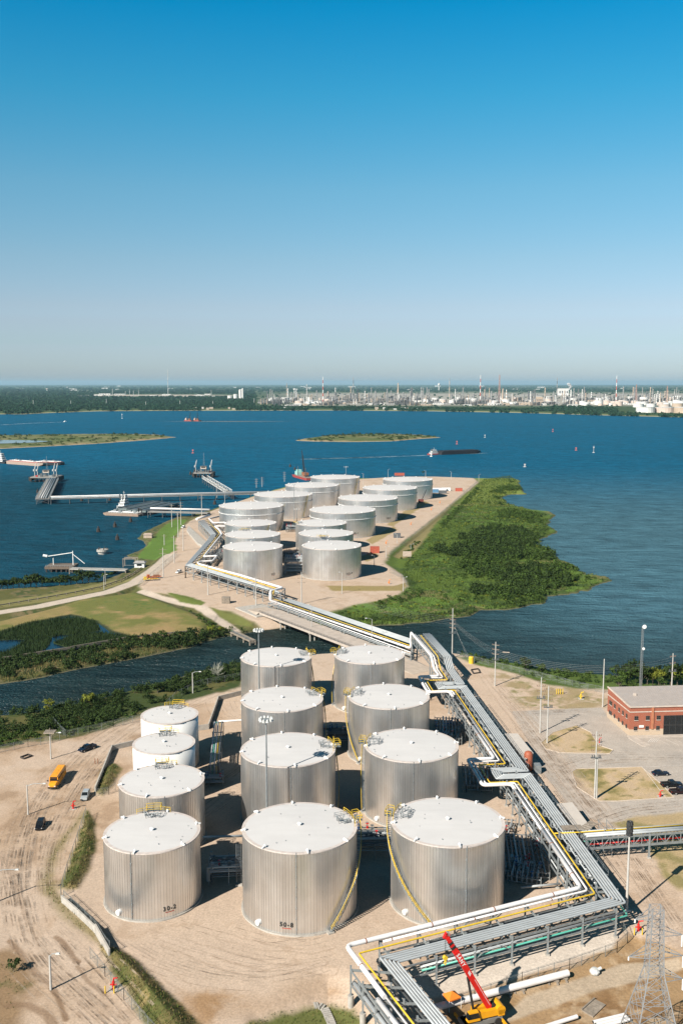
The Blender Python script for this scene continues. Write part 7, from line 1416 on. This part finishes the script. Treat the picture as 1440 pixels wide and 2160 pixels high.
for lb, u, v, w_, h, m in (('red steel bin beside the perimeter road', 790, 1166, 6, 4, mat('bin_red', (.45,.10,.06), .6)), ('dark skip on the perimeter road edge', 837, 1134, 5, 3, mat('skip_grey', (.12,.13,.14), .6)), ('white site trailer, longer one, on the far yard', 926, 1036, 14, 3.2, M_WHITE), ('blue site trailer on the far yard', 917, 1039, 7, 3.2, mat('trailer_blue', (.10,.25,.42), .5)), ('white site trailer, shorter one, right of the longer trailer', 940, 1035, 9, 3.0, M_WHITE), ('red container at the right of the far yard', 967, 1036, 7, 3, MATS['bin_red']), ('dark container in the middle of the far yard', 933, 1041, 8, 3, MATS['skip_grey']), ('red container at the far shore beside the last tank', 842, 1003, 12, 3, MATS['bin_red']), ('small tan crate on the yard in front of the distant rack', 477, 1272, 4, 3, M_WOOD)):
    p = PG(u, v); t = thing('site_container', lb, 'container', p); mb = MB(); mb.box(p.x,p.y,p.z+h/2,w_,3.2,h); mb.build('box', m, t); mb = MB()
    for i in range(5): mb.box(p.x-w_*.4+w_*.2*i, p.y-1.63, p.z+h/2, .12, .1, h*.9)
    mb.box(p.x,p.y,p.z+h+.06,w_*1.02,3.3,.12); mb.build('ribs', m, t)
p = PG(887, 1060); t = thing('excavator', 'small dark crawler crane between the far tanks', 'crane', p); mb = MB(); mb.box(p.x,p.y,p.z+2,5,3,2.2); mb.build('cab', mat('machine_maroon', (.18,.05,.04), .6), t); mb = MB(); mb.box(p.x,p.y-1.3,p.z+.5,5,.9,1); mb.box(p.x,p.y+1.3,p.z+.5,5,.9,1); mb.build('tracks', M_BLACK, t); mb = MB(); mb.beam(p+Vector((1,0,2.5)), p+Vector((5,0,12)), .5); mb.build('boom', M_BLACK, t)
# ------------------------------------------------------------------ piers and vessels
WZ = -3.0
def wpt(u, v, z=WZ): return P(u, v, z)
M_HULLR = mat('hull_red', (.38,.06,.05), .6, var=.15); M_HULLB = mat('hull_black', (.025,.025,.03), .6); M_DECKR = mat('deck_red', (.45,.14,.12), .7); M_SHIPW = mat('ship_white', (.78,.78,.76), .5)
def trestle(label, a, b, z, wd=5, bent=14, name='pier_trestle', deck=None, rail=True):
    a, b = Vector(a), Vector(b); d = (b-a).normalized(); n = Vector((-d.y, d.x, 0)); t = thing(name, label, 'pier', V3(a, WZ)); mb = MB(); mb.prism([(q.x,q.y) for q in (a-n*wd/2, b-n*wd/2, b+n*wd/2, a+n*wd/2)], z-.5, z); mb.build('deck', deck or mat('pier_concrete', (.28,.265,.245), .9), t); k = max(1, round((b-a).length/bent))
    for i in range(k+1):
        q = a.lerp(b, i/k); mb = MB()
        for s in (-.42,.42): c = q+n*wd*s; mb.cyl((c.x,c.y,-7), (c.x,c.y,z-.4), .35, n=8)
        mb.beam(V3(q-n*wd*.5, z-.9), V3(q+n*wd*.5, z-.9), .6); mb.beam(V3(q-n*wd*.42, z-1.2), V3(q+n*wd*.42, WZ+.6), .25); mb.beam(V3(q+n*wd*.42, z-1.2), V3(q-n*wd*.42, WZ+.6), .25); mb.build('pile_bent', M_DPIPE if deck is None else M_WOOD, t)
    if rail: mb = MB(); railing(mb, [V3(a-n*wd*.47, z), V3(b-n*wd*.47, z)], 1.1, .1, 4); mb.build('deck_rail', M_STEEL, t)
    return t, n
# long pipe trestle across the left bay
ta, tb_ = P(108, 1050, 3), P(565, 1039, 3); tr_, tn = trestle('long pipe trestle on piles reaching across the left bay', ta, tb_, 2.2, 7, 17)
for i, (o, r, z, m, lb) in enumerate(((2.6,.5,4.4,M_WPIPE,'thick white pipe on top of the long bay trestle'),(-2.2,.4,2.9,M_PIPE,'grey pipe on the near side of the long bay trestle'),(.2,.4,2.9,M_PIPE,'grey pipe in the middle of the long bay trestle'))):
    pipe('pipe', lb, [V3(ta+tn*o*-1, z), V3(tb_+tn*o*-1, z)], r, m, n=8)
mb = MB(); truss(mb, V3(ta-tn*3.4, 1.9), V3(tb_-tn*3.4, 1.9), 2.4, 40, .22); mb.build('truss', M_STEEL, tr_)
t0, t1 = P(90, 1050, 3), P(112, 1008, 3); tq, n2 = trestle('short trestle turning out to the left loading head', t0, t1, 2.2, 13, 15)
mb = MB(); truss(mb, V3(t0-n2*6, 1.9), V3(t1-n2*6, 1.9), 2.2, 10, .22); truss(mb, V3(t0+n2*6, 1.9), V3(t1+n2*6, 1.9), 2.2, 10, .22); mb.build('truss', M_STEEL, tq)
for i in range(4): pipe('pipe', '%s pipe out to the left loading head' % LW[i], [V3(t0+n2*(3-2*i), 3), V3(t1+n2*(3-2*i), 3)], .5, M_WPIPE if i == 1 else M_PIPE, 'pipes to the left loading head', n=8)
def dock_head(label, u, v, w_, dp, z=3.0, arms=4, seed=0):
    c = wpt(u, v); g = random.Random(seed); t = thing('loading_platform', label, 'dock', V3(c, WZ)); mb = MB(); mb.box(c.x, c.y, z-.6, w_, dp, 1.2); mb.build('deck', mat('pier_concrete', (.28,.265,.245), .9), t)
    for i in range(7):
        for s in (-.45,.45): q = Vector((c.x+(i/6-.5)*w_*.95, c.y+s*dp, 0)); mb = MB(); mb.cyl((q.x,q.y,-7), (q.x,q.y,z-.8), .5, n=8); mb.build('pile', M_DWOOD, t)
    for s in (-1,1): mb = MB(); mb.box(c.x+s*w_*.53, c.y, z-2.4, 2.2, dp*.9, 4.5); mb.build('fender', M_DWOOD, t)
    mb = MB(); mb.box(c.x, c.y, z+5.5, 7, 5, 3.2); cab_ = mb.build('control_house', mat('dock_house', (.52,.43,.36), .7), t); mb = MB(); mb.box(c.x, c.y, z+7.3, 8, 6, .3); mb.build('roof', M_DPIPE, cab_); mb = MB(); mb.box(c.x, c.y-2.52, z+5.9, 5, .1, 1.2); mb.build('window', M_GLASS, cab_); mb = MB()
    for (a, b) in ((-3,-2),(3,-2),(3,2),(-3,2)): mb.beam((c.x+a,c.y+b,z), (c.x+a,c.y+b,z+4), .4)
    mb.build('house_legs', M_STEEL, t)
    for i in range(arms):
        x = c.x+(-.42 if i % 2 else .42)*w_+(i//2)*3.2*(1 if i % 2 else -1); y = c.y-dp*.1; mb = MB(); mb.cyl((x,y,z), (x,y,z+7), .4, n=8); mb.beam((x,y,z+7), (x+1.2,y+1,z+15), .45); mb.beam((x+1.2,y+1,z+15), (x-1.6,y+3,z+7), .32); mb.box(x-1,y,z+7,1.5,1.5,2.2); mb.build('loading_arm', mat('arm_grey_white', (.52,.53,.52), .5), t)
    mb = MB()
    for k in range(10):
        for (a, b) in ((-1,-1),(1,-1)): mb.beam((c.x+a*(1.2-.1*k),c.y+3,z+8+k*1.5), (c.x-a*(1.1-.1*k),c.y+3,z+9.5+k*1.5), .14)
    mb.build('gangway_tower', M_STEEL, t)
    for i in range(4): q = c+Vector((g.uniform(-.4,.4)*w_, -dp*.3, 0)); mb = MB(); mb.box(q.x,q.y,z+.8,2,1.5,1.6); mb.build('pump_skid', M_RED if i == 0 else M_STEEL, t)
    for i in range(10): q = c+Vector((g.uniform(-.48,.48)*w_, g.uniform(-.4,.4)*dp, 0)); mb = MB(); mb.box(q.x,q.y,z+1.2,g.uniform(1,3),g.uniform(1,3),g.uniform(1.2,3.2)); mb.beam((q.x,q.y,z), (q.x+g.uniform(-3,3),q.y,z+g.uniform(3,6)), .3); mb.build('deck_gear', M_DPIPE, t)
    return t
dock_head('left loading dock head with white loading arms and dark fenders', 99, 1015, 30, 26, seed=1)
dock_head('far loading dock head at the end of the slanting trestle', 430, 1006, 22, 22, arms=2, seed=2)
t2, t3 = P(432, 1006, 4), P(483, 1037, 4); tq, n3 = trestle('slanting trestle leading out to the far loading dock head', t2, t3, 3.0, 6, 16)
for s in (-3, 3): mb = MB(); truss(mb, V3(t2+n3*s, 2.6), V3(t3+n3*s, 2.6), 3.0, 12, .3); mb.build('truss', M_SHIPW, tq)
# short white pipe pier beside the barges
s0, s1 = P(315, 1076, 3), P(440, 1079, 3); tq, n4 = trestle('short concrete pier with a white pipe beside the moored barges', s0, s1, 2.0, 8, 14)
pipe('pipe', 'thick white pipe along the short pier beside the barges', [V3(s0-n4*3*-1, 4.2), V3(s1-n4*3*-1, 4.2)], .8, M_WPIPE, n=8)
dockp = wpt(312, 1086); t = thing('pile_cluster', 'dark timber dolphin at the end of the short pipe pier', 'dolphin', dockp); 
for i in range(14): mb = MB(); q = dockp+Vector((rg.uniform(-8,8), rg.uniform(-4,4), 0)); mb.cyl((q.x,q.y,-7), (q.x,q.y,rg.uniform(0,4)), .4, n=7); mb.build('pile', M_DWOOD, t)
# old pier at left with its loading arm
a, b = P(150, 1199, 0), P(268, 1202, 0); tq, n5 = trestle('concrete walkway of the small loading pier in the left bay', a, b, .2, 5, 30, deck=M_CONC)
c = wpt(131, 1203); t = thing('loading_platform', 'weathered pier head with a white loading arm in the left bay', 'dock', c); mb = MB(); mb.box(c.x,c.y,-.4,17,13,1.4); mb.build('deck', mat('dark_pier_timber', (.16,.12,.09), .9), t)
for i in range(6):
    for s in (-5.8,0,5.8): mb = MB(); mb.cyl((c.x-7.5+i*3,c.y+s,-7), (c.x-7.5+i*3,c.y+s,-.8), .55, n=8); mb.build('pile', M_DWOOD, t)
mb = MB(); mb.beam((c.x+7,c.y,0), (c.x+7,c.y,9), .4); mb.beam((c.x-5,c.y,0), (c.x-5,c.y,4.5), .35); mb.beam((c.x-9,c.y,5.6), (c.x+7,c.y,8), .4); mb.beam((c.x+7,c.y,7), (c.x+14,c.y,1.2), .35); mb.cyl((c.x-11,c.y,6.2), (c.x-8.5,c.y,5.7), .8, n=10); mb.build('loading_arm', M_SHIPW, t); mb = MB(); railing(mb, [(c.x-8,c.y-6.2,.3), (c.x+8,c.y-6.2,.3)], 1.1, .1); mb.build('deck_rail', M_STEEL, t)
p = PG(274, 1199); t = thing('pier_gate', 'pale square gate frame at the shore end of the small pier', 'gate', p); mb = MB()
for (x, y) in ((-4,0),(4,0),(-4,5),(4,5)): mb.beam(p+Vector((x,y,-1)), p+Vector((x,y,6)), .4)
for y in (0,5): mb.beam(p+Vector((-4.2,y,6)), p+Vector((4.2,y,6)), .5)
mb.build('frame', M_WOOD, t); mb = MB(); mb.beam(p+Vector((-4,0,2)), p+Vector((4,0,2)), .2); mb.build('bar', M_STEEL, t)
p = PG(296, 1196); t = thing('guard_booth', 'small pale guard booth at the shore end of the small pier', 'booth', p); mb = MB(); mb.box(p.x,p.y,p.z+1.4,6,5,3); mb.build('walls', M_SHIPW, t); mb = MB(); mb.taper(p.x,p.y,p.z+2.9,p.z+3.9,7.5,6.5,5,1); mb.build('roof', mat('booth_roof', (.35,.34,.33), .7), t); mb = MB(); mb.box(p.x,p.y-2.52,p.z+1.7,3,.1,1.1); mb.build('window', M_GLASS, t)
p = PG(313, 1134); mb = MB(); mb.box(p.x,p.y,p.z+1.2,6,4,2.6); mb.taper(p.x,p.y,p.z+2.5,p.z+3.2,7,5,5,2); tag(mb.build('pump_hut', mat('hut_tan', (.46,.36,.29), .8), loc=p), 'small tan hut on the bay grass', 'hut')
a, b = P(494,1333,-1), P(533,1356,-2); trestle('small timber jetty on the channel below the marsh wall', a, b, -.9, 3.2, 6, 'timber_jetty', M_WOOD)
for i, (u, v, lb) in enumerate(((208,1122,'dark pile dolphin in the left bay, left one of three'),(243,1112,'dark pile dolphin in the left bay, farthest of three'),(248,1139,'dark pile dolphin in the left bay, nearest of three'),(276,1101,'dark pile dolphin close to the moored barges'),(173,1057,'dark pile dolphin before the long trestle, left one'),(232,1056,'dark pile dolphin before the long trestle, middle one'),(453,1064,'dark pile dolphin between the trestle and the shore'),(80,1040,'dark pile dolphin left of the left loading dock'),(402,1001,'dark pile dolphin left of the far loading dock'),(413,1004,'dark pile dolphin just left of the far loading dock'),(411,996,'dark pile dolphin behind the far loading dock'),(612,985,'dark pile dolphin near the crane barge, left one'),(622,991,'dark pile dolphin near the crane barge, right one'))):
    c = wpt(u, v); t = thing('pile_cluster', lb, 'dolphin', c)
    for k in range(7): q = c+Vector((math.cos(k)*1.5*(k > 0), math.sin(k)*1.5*(k > 0), 0)); mb = MB(); mb.cyl((q.x*1.0,q.y,-7), (c.x+(q.x-c.x)*.5,c.y+(q.y-c.y)*.5,-.2 if k else 1.4), .5, n=8); mb.build('pile', M_DWOOD, t)
c = wpt(217, 1168); t = thing('mooring_caisson', 'round pale concrete mooring caisson in the left bay', 'dolphin', c); mb = MB(); mb.lathe([(3,-4),(3,1.5),(3.9,1.6),(3.9,3),(.01,3.1)], 18, c); mb.build('caisson', M_CONC, t); mb = MB()
for k in range(5): mb.cyl(c+Vector((math.cos(k*1.3)*3,math.sin(k*1.3)*3,3)), c+Vector((math.cos(k*1.3)*3,math.sin(k*1.3)*3,4.2)), .3, n=7)
mb.build('bollards', M_DWOOD, t)
def hull(mb, L, B, z0, z1, rake=.12):
    s = [(-.5,.8),(-.48,1),(.38,1),(.5,.55 if rake > .1 else .95)]
    loft(mb, [[(x*L,-w_*B/2*.95,z0+(.0 if x < .45 else (z1-z0)*.6)),(x*L,w_*B/2*.95,z0+(.0 if x < .45 else (z1-z0)*.6)),(x*L,w_*B/2,z1),(x*L,-w_*B/2,z1)] for (x, w_) in s])
def towboat(label, f, r, L, decks=3, hullm=M_HULLB, housem=M_SHIPW):
    t = thing('towboat', label, 'boat'); B = L*.32; mb = MB(); hull(mb, L, B, -.8, L*.085, .05); mb.build('hull', hullm, t, world=False); z = L*.085; l, w_ = L*.62, B*.78
    for i in range(decks):
        mb = MB(); mb.box(-L*.03+i*L*.02,0,z+L*.045,l,w_,L*.09); h = mb.build('deck_house', housem, t, world=False); mb = MB(); mb.box(-L*.03+i*L*.02,0,z+L*.052,l*.9,w_+.06,L*.026); mb.box(-L*.03+i*L*.02,0,z+L*.052,l+.06,w_*.8,L*.026); mb.build('windows', M_GLASS, h, world=False); mb = MB(); mb.box(-L*.03+i*L*.02,0,z+L*.092,l*1.08,w_*1.1,.12); mb.build('deck_edge', M_SHIPW, h, world=False); z += L*.095; l *= .72; w_ *= .85
    mb = MB(); mb.cyl((-L*.2,-B*.2,z-L*.12), (-L*.2,-B*.2,z+L*.05), L*.025, n=8); mb.cyl((-L*.2,B*.2,z-L*.12), (-L*.2,B*.2,z+L*.05), L*.025, n=8); mb.build('funnel', M_DPIPE, t, world=False); mb = MB(); mb.cyl((0,0,z), (0,0,z+L*.14), .12, n=6); mb.beam((0,-1,z+L*.09), (0,1,z+L*.09), .12); mb.build('mast', M_SHIPW, t, world=False); return place(t, f, r, WZ)
def barge(label, f, r, B, h, hullm, deckm, kind='tank', seed=0):
    a, b = P(*f, WZ), P(*r, WZ); L = (a-b).length; t = thing('barge', label, 'barge'); mb = MB(); hull(mb, L, B, -1, h, .12); mb.build('hull', hullm, t, world=False); mb = MB()
    if kind == 'tank':
        mb.box(-.03*L,0,h+.25,L*.84,B*.86,.5); mb.build('deck', deckm, t, world=False); mb = MB()
        for k in (-.25,0,.25): mb.beam((-.44*L,k*B,h+1.1), (.36*L,k*B,h+1.1), .5)
        for i in range(12): mb.box(-.4*L+i*.065*L,0,h+.9,.5,B*.7,.35)
        mb.build('deck_pipes', M_SHIPW, t, world=False); mb = MB()
        for i in range(4): mb.box(-.35*L+i*.2*L,(-1)**i*B*.2,h+1.5,2.5,2,2.2)
        mb.build('deck_pumps', M_STEEL, t, world=False)
    else:
        for s in (-1,1): mb.box(-.02*L,s*B*.44,h+.8,L*.86,B*.1,1.8)
        mb.box(.4*L,0,h+.6,.6,B*.8,1.4); mb.box(-.44*L,0,h+.6,.6,B*.8,1.4); mb.build('coaming', deckm, t, world=False)
        for i in range(4): mb = MB(); mb.taper(-.3*L+i*.2*L,0,h-.2,h+1.6,.19*L,B*.75,.19*L,B*.3); mb.build('hatch_cover', M_HULLB if kind == 'dark' else M_DPIPE, t, world=False)
    return place(t, f, r, WZ)
barge('long red decked tank barge under way at the left edge', (96,983), (22,977.5), 15, 4.2, mat('hull_tan', (.40,.30,.24), .7), M_DECKR)
barge('dark bowed lead barge ahead of the red tank barge', (133,981), (84,979), 15, 3.6, M_HULLB, M_DECKR)
towboat('white towboat pushing the red tank barge at the left edge', (20,978), (-14,975.5), 30, 4)
barge('dark hopper barge pushed across mid bay', (1010,955.5), (924,959), 15, 4.4, M_HULLB, M_HULLB, 'dark')
towboat('small pale towboat pushing the dark hopper barge in mid bay', (923,958.6), (906,959.4), 22, 3, M_HULLR)
towboat('tall white towboat moored beside the empty barges', (278,1071), (247,1079), 24, 5, M_HULLB)
for i, (f, r, lb) in enumerate((((342,1064),(252,1083),'open dark barge moored nearest the white towboat'),((356,1066),(272,1086),'open dark barge moored in the middle of the three'),((372,1068),(292,1088),'open dark barge moored nearest the short pier'))): barge(lb, f, r, 11, 2.6, M_HULLB, mat('barge_coaming', (.16,.20,.20), .6), 'open')
barge('rusty flat work barge at the end of the short pipe pier', (222,1085), (300,1088), 12, 1.8, mat('barge_tan', (.34,.24,.18), .8), mat('barge_deck_tan', (.30,.25,.21), .8))
def crane_barge(label, f, r, B, boom, hullm, decks, cab):
    a, b = P(*f, WZ), P(*r, WZ); L = (a-b).length; t = thing('crane_barge', label, 'barge'); mb = MB(); hull(mb, L, B, -1, 2.6, .05); mb.build('hull', hullm, t, world=False); mb = MB(); mb.box(-L*.1,0,2.7,L*.8,B*.9,.3); mb.build('deck', mat('barge_deck_tan', (.42,.34,.27), .8), t, world=False); mb = MB(); mb.box(L*.32,0,5,L*.2,B*.6,4); mb.box(L*.34,0,8,L*.12,B*.4,2.4); mb.build('deck_house', cab, t, world=False); mb = MB(); mb.cyl((-L*.1,0,2.8), (-L*.1,0,4.5), B*.2, n=12); mb.box(-L*.12,0,6,L*.22,B*.4,3.2); mb.build('crane_house', M_RUST, t, world=False); mb = MB(); e = Vector(boom); s = Vector((-L*.05,0,6.5))
    for k in (-.6,.6): mb.beam(s+Vector((0,k,.5)), e, .6); mb.beam(s+Vector((0,k,-.5)), e, .6)
    for i in range(9): f0 = i/9; mb.beam(s.lerp(e,f0)+Vector((0,-.6*(1-f0),.5)), s.lerp(e,f0+.11)+Vector((0,.6*(1-f0),-.5)), .2)
    mb.beam(e, (-L*.2,0,7.5), .15); mb.build('boom', M_BLACK, t, world=False); mb = MB()
    for x in (-.4,.15): mb.cyl((x*L,B*.35,-6), (x*L,B*.35,14), .45, n=8)
    mb.build('spud', M_DPIPE, t, world=False); return place(t, f, r, WZ)
crane_barge('red crane barge with tall black boom behind the wide tanks', (626,1005), (655,1013), 13, (6,0,33), M_HULLR, 1, mat('teal_house', (.30,.55,.50), .6))
crane_barge('red dredge barge with slanted crane near the far shore, left one', (391,888), (406,888.5), 12, (-9,0,28), M_HULLR, 1, mat('house_tan', (.55,.40,.33), .6))
crane_barge('red dredge barge with upright crane near the far shore, right one', (410,888), (422,888.5), 12, (-2,0,30), M_HULLR, 1, MATS['house_tan'])
def buoy(label, u, v, m, h=6):
    c = wpt(u, v); t = thing('channel_buoy', label, 'buoy', c); mb = MB(); mb.lathe([(2,-.8),(2.2,.3),(1.6,.9),(.4,1.1),(.3,h*.8)], 12, c); mb.build('float', m, t); mb = MB(); mb.box(c.x,c.y,c.z+h*.8,2.4,.3,2.2); mb.cyl(c+Vector((0,0,h*.8)), c+Vector((0,0,h*1.1)), .2, n=6); mb.build('day_mark', m, t)
M_BPINK = mat('buoy_red', (.50,.14,.12), .6); M_BGREY = mat('buoy_grey', (.45,.45,.44), .6)
for u, v, m, h, lb in ((1251,955,M_BGREY,11,'big grey channel buoy at right of the bay'),(1214,950,M_BPINK,5,'small red channel buoy left of the big grey one'),(1165,911,M_BPINK,7,'red channel buoy far right of the bay'),(963,937,M_BPINK,6,'red channel buoy behind the dark hopper barge'),(407,956,M_BPINK,6,'red channel buoy between the islands'),(909,963,M_SHIPW,5,'white marker in front of the small towboat'),(1022,923,M_BGREY,6,'grey channel marker right of the mid bay island'),(258,883,M_SHIPW,16,'tall white beacon near the left far shore'),(1106,985,M_BGREY,4,'small grey stake off the peninsula tip')): buoy(lb, u, v, m, h)
t = thing('motor_boat', 'small white motor boat with a wake near the left far shore', 'boat'); mb = MB(); hull(mb, 14, 4, -.3, 1.4, .12); mb.build('hull', M_SHIPW, t, world=False); mb = MB(); mb.taper(-1,0,1.4,3,5,3,3,2.4); mb.build('cabin', M_SHIPW, t, world=False); place(t, (141,889.5), (135,890), WZ)
def foam(label, pts, w0, w1, seed):
    pts = [P(u, v, WZ+.04) for (u, v) in pts]; mb = MB(); g = random.Random(seed); n = 60
    for i in range(n):
        f = i/n*(len(pts)-1); k = int(f); c = pts[k].lerp(pts[k+1], f-k); w_ = w0+(w1-w0)*i/n
        for j in range(2):
            q = c+Vector((g.uniform(-8,8), g.uniform(-.5,.5)*w_, 0)); l, b = g.uniform(3,12), g.uniform(.15,.45)*w_; mb.add([q+Vector((-l,0,0)), q+Vector((0,-b,0)), q+Vector((l,0,0)), q+Vector((0,b,0))], [(0,1,2,3)])
    tag(mb.build('wake_foam', mat('wake_foam', (.30,.42,.48), .6, var=.1)), label, 'wake', kind='stuff')
foam('white wake behind the small motor boat', [(134,890.2),(60,893),(0,896.5)], 4, 12, 1); foam('pale wake trailing behind the dark hopper barge tow', [(904,960),(800,964),(740,966),(640,968.5)], 4, 10, 2); foam('small bow wave at the dark hopper barge', [(1012,955.4),(1004,956.4),(980,957.6)], 2, 2, 3)
sp = MB(); c = P(480, 889, WZ+.02); sp.add([(c.x+math.cos(a)*230*(1+.2*math.sin(3*a)), c.y+math.sin(a)*55*(1+.15*math.cos(5*a)), WZ+.02) for a in np.linspace(0, 6.28, 40)[:-1]], [tuple(range(39))])
def silt():
    m = bpy.data.materials.new('silt_plume'); m.use_nodes = True; t = m.node_tree; b = t.nodes['Principled BSDF']; b.inputs['Base Color'].default_value = (.26,.25,.20,1); b.inputs['Roughness'].default_value = .4; tc = t.nodes.new('ShaderNodeTexCoord'); mp = t.nodes.new('ShaderNodeMapping'); mp.inputs['Scale'].default_value = (1/230,1/55,0); gd = t.nodes.new('ShaderNodeTexGradient'); gd.gradient_type = 'SPHERICAL'; t.links.new(tc.outputs['Object'], mp.inputs[0]); t.links.new(mp.outputs[0], gd.inputs[0]); mu = t.nodes.new('ShaderNodeMath'); mu.operation = 'MULTIPLY'; mu.inputs[1].default_value = .6; t.links.new(gd.outputs['Fac'], mu.inputs[0]); t.links.new(mu.outputs[0], b.inputs['Alpha']); return m
tag(sp.build('silt_plume', silt(), loc=(c.x, c.y, WZ+.02)), 'pale silt plume on the water around the dredge barges', 'silt', kind='stuff')
# ------------------------------------------------------------------ wheel tracks pressed into the dirt
def smooth(pts, n=14):
    p = [pts[0]] + list(pts) + [pts[-1]]; out = []
    for i in range(1, len(p)-2):
        a, b, c, d = (np.array(q) for q in p[i-1:i+3])
        for k in range(n): t = k/n; out.append(.5*((2*b)+(-a+c)*t+(2*a-5*b+4*c-d)*t*t+(-a+3*b-3*c+d)*t**3))
    out.append(np.array(p[-2])); return np.array(out)
def track_mat(name, col, lo, hi, a):
    m = bpy.data.materials.new(name); m.use_nodes = True; t = m.node_tree; b = t.nodes['Principled BSDF']; b.inputs['Base Color'].default_value = (*col, 1); b.inputs['Roughness'].default_value = .95; b.inputs['Specular IOR Level'].default_value = .1
    tc = t.nodes.new('ShaderNodeTexCoord'); n = t.nodes.new('ShaderNodeTexNoise'); n.inputs['Scale'].default_value = .28; n.inputs['Detail'].default_value = 7; n.inputs['Roughness'].default_value = .7; t.links.new(tc.outputs['Object'], n.inputs['Vector'])
    r = t.nodes.new('ShaderNodeMapRange'); r.inputs[1].default_value = lo; r.inputs[2].default_value = hi; r.inputs[3].default_value = 0; r.inputs[4].default_value = a; t.links.new(n.outputs['Fac'], r.inputs[0]); t.links.new(r.outputs[0], b.inputs['Alpha']); return m
M_TRD = track_mat('damp_rut_soil', (.22,.145,.095), .44, .66, .45); M_TRL = track_mat('dry_rut_dust', (.56,.44,.345), .42, .64, .45)
def strips(paths, spread, n, wd, seed, lift):
    mb = MB(); g = random.Random(seed)
    for path in paths:
        c = smooth(px(path, 0)); tg = np.gradient(c, axis=0); tg /= np.linalg.norm(tg, axis=1)[:, None]+1e-9; nm = np.stack([-tg[:, 1], tg[:, 0]], -1)
        for k in range(n):
            o = g.gauss(0, spread); i0 = int(g.random()*len(c)*.35); i1 = len(c)-int(g.random()*len(c)*.35); dr = g.uniform(-.6, .6)
            for s in (-.85, .85):
                off = (o+s+dr*np.sin(np.linspace(0, 3, len(c)))); w_ = wd*g.uniform(.6, 1.2); a = c+nm*(off-w_/2)[:, None]; b = c+nm*(off+w_/2)[:, None]; za, zb = gzs(a[:, 0], a[:, 1]), gzs(b[:, 0], b[:, 1])
                vs = []
                for i in range(i0, i1): vs += [(a[i, 0], a[i, 1], za[i]+lift), (b[i, 0], b[i, 1], zb[i]+lift)]
                mb.add(vs, [(2*i, 2*i+2, 2*i+3, 2*i+1) for i in range(len(vs)//2-1)])
    return mb
LEFT = [[(30,1975),(70,2040),(140,2105),(220,2180)], [(85,1960),(160,2050),(270,2175)], [(330,1503),(240,1565),(190,1615),(150,1675),(115,1735),(90,1800),(85,1870),(95,1960),(165,2055)], [(250,1530),(195,1565),(150,1605),(105,1655),(72,1705),(42,1775),(28,1840),(20,1920),(30,1990)], [(420,1474),(340,1500),(250,1532),(190,1570)], [(120,1640),(80,1720),(60,1800),(58,1880),(75,1960)], [(235,1580),(205,1620),(175,1655),(150,1690)], [(5,1800),(22,1860),(45,1960),(60,2010)]]
MID = [[(300,1965),(420,2005),(560,2035),(690,2010)], [(245,1985),(330,2030),(450,2065),(580,2070),(690,2040)], [(470,1970),(560,1995),(650,2003),(720,1985)], [(425,1660),(465,1643),(512,1612)], [(430,1722),(475,1690),(512,1668)], [(455,1475),(470,1505),(500,1520)]]
RGT = [[(1000,1425),(1075,1510),(1150,1605),(1250,1730),(1335,1850),(1420,1985)], [(1025,1425),(1105,1520),(1185,1625),(1295,1770),(1400,1920),(1470,2030)], [(1090,1500),(1180,1498),(1262,1500)], [(1170,1630),(1260,1602),(1340,1598),(1440,1600)], [(1240,1745),(1330,1712),(1440,1700)]]
for lb, ps, sp, n, wd, sd in (('curving wheel ruts in the dirt roads at the left', LEFT, 2.4, 5, .24, 1), ('faint wheel ruts on the yard around the near tanks', MID, 2.6, 2, .20, 2), ('straight wheel ruts along the service road by the long rack', RGT, 2.2, 4, .24, 3)):
    tag(strips(ps, sp, n, wd, sd, .11).build('tyre_tracks', M_TRD), lb, 'tyre tracks', kind='stuff'); tag(strips(ps, sp*1.1, n, wd*1.7, sd+10, .10).build('tyre_tracks', M_TRL), 'pale dusty ' + lb.split(' ', 1)[1], 'tyre tracks', kind='stuff')
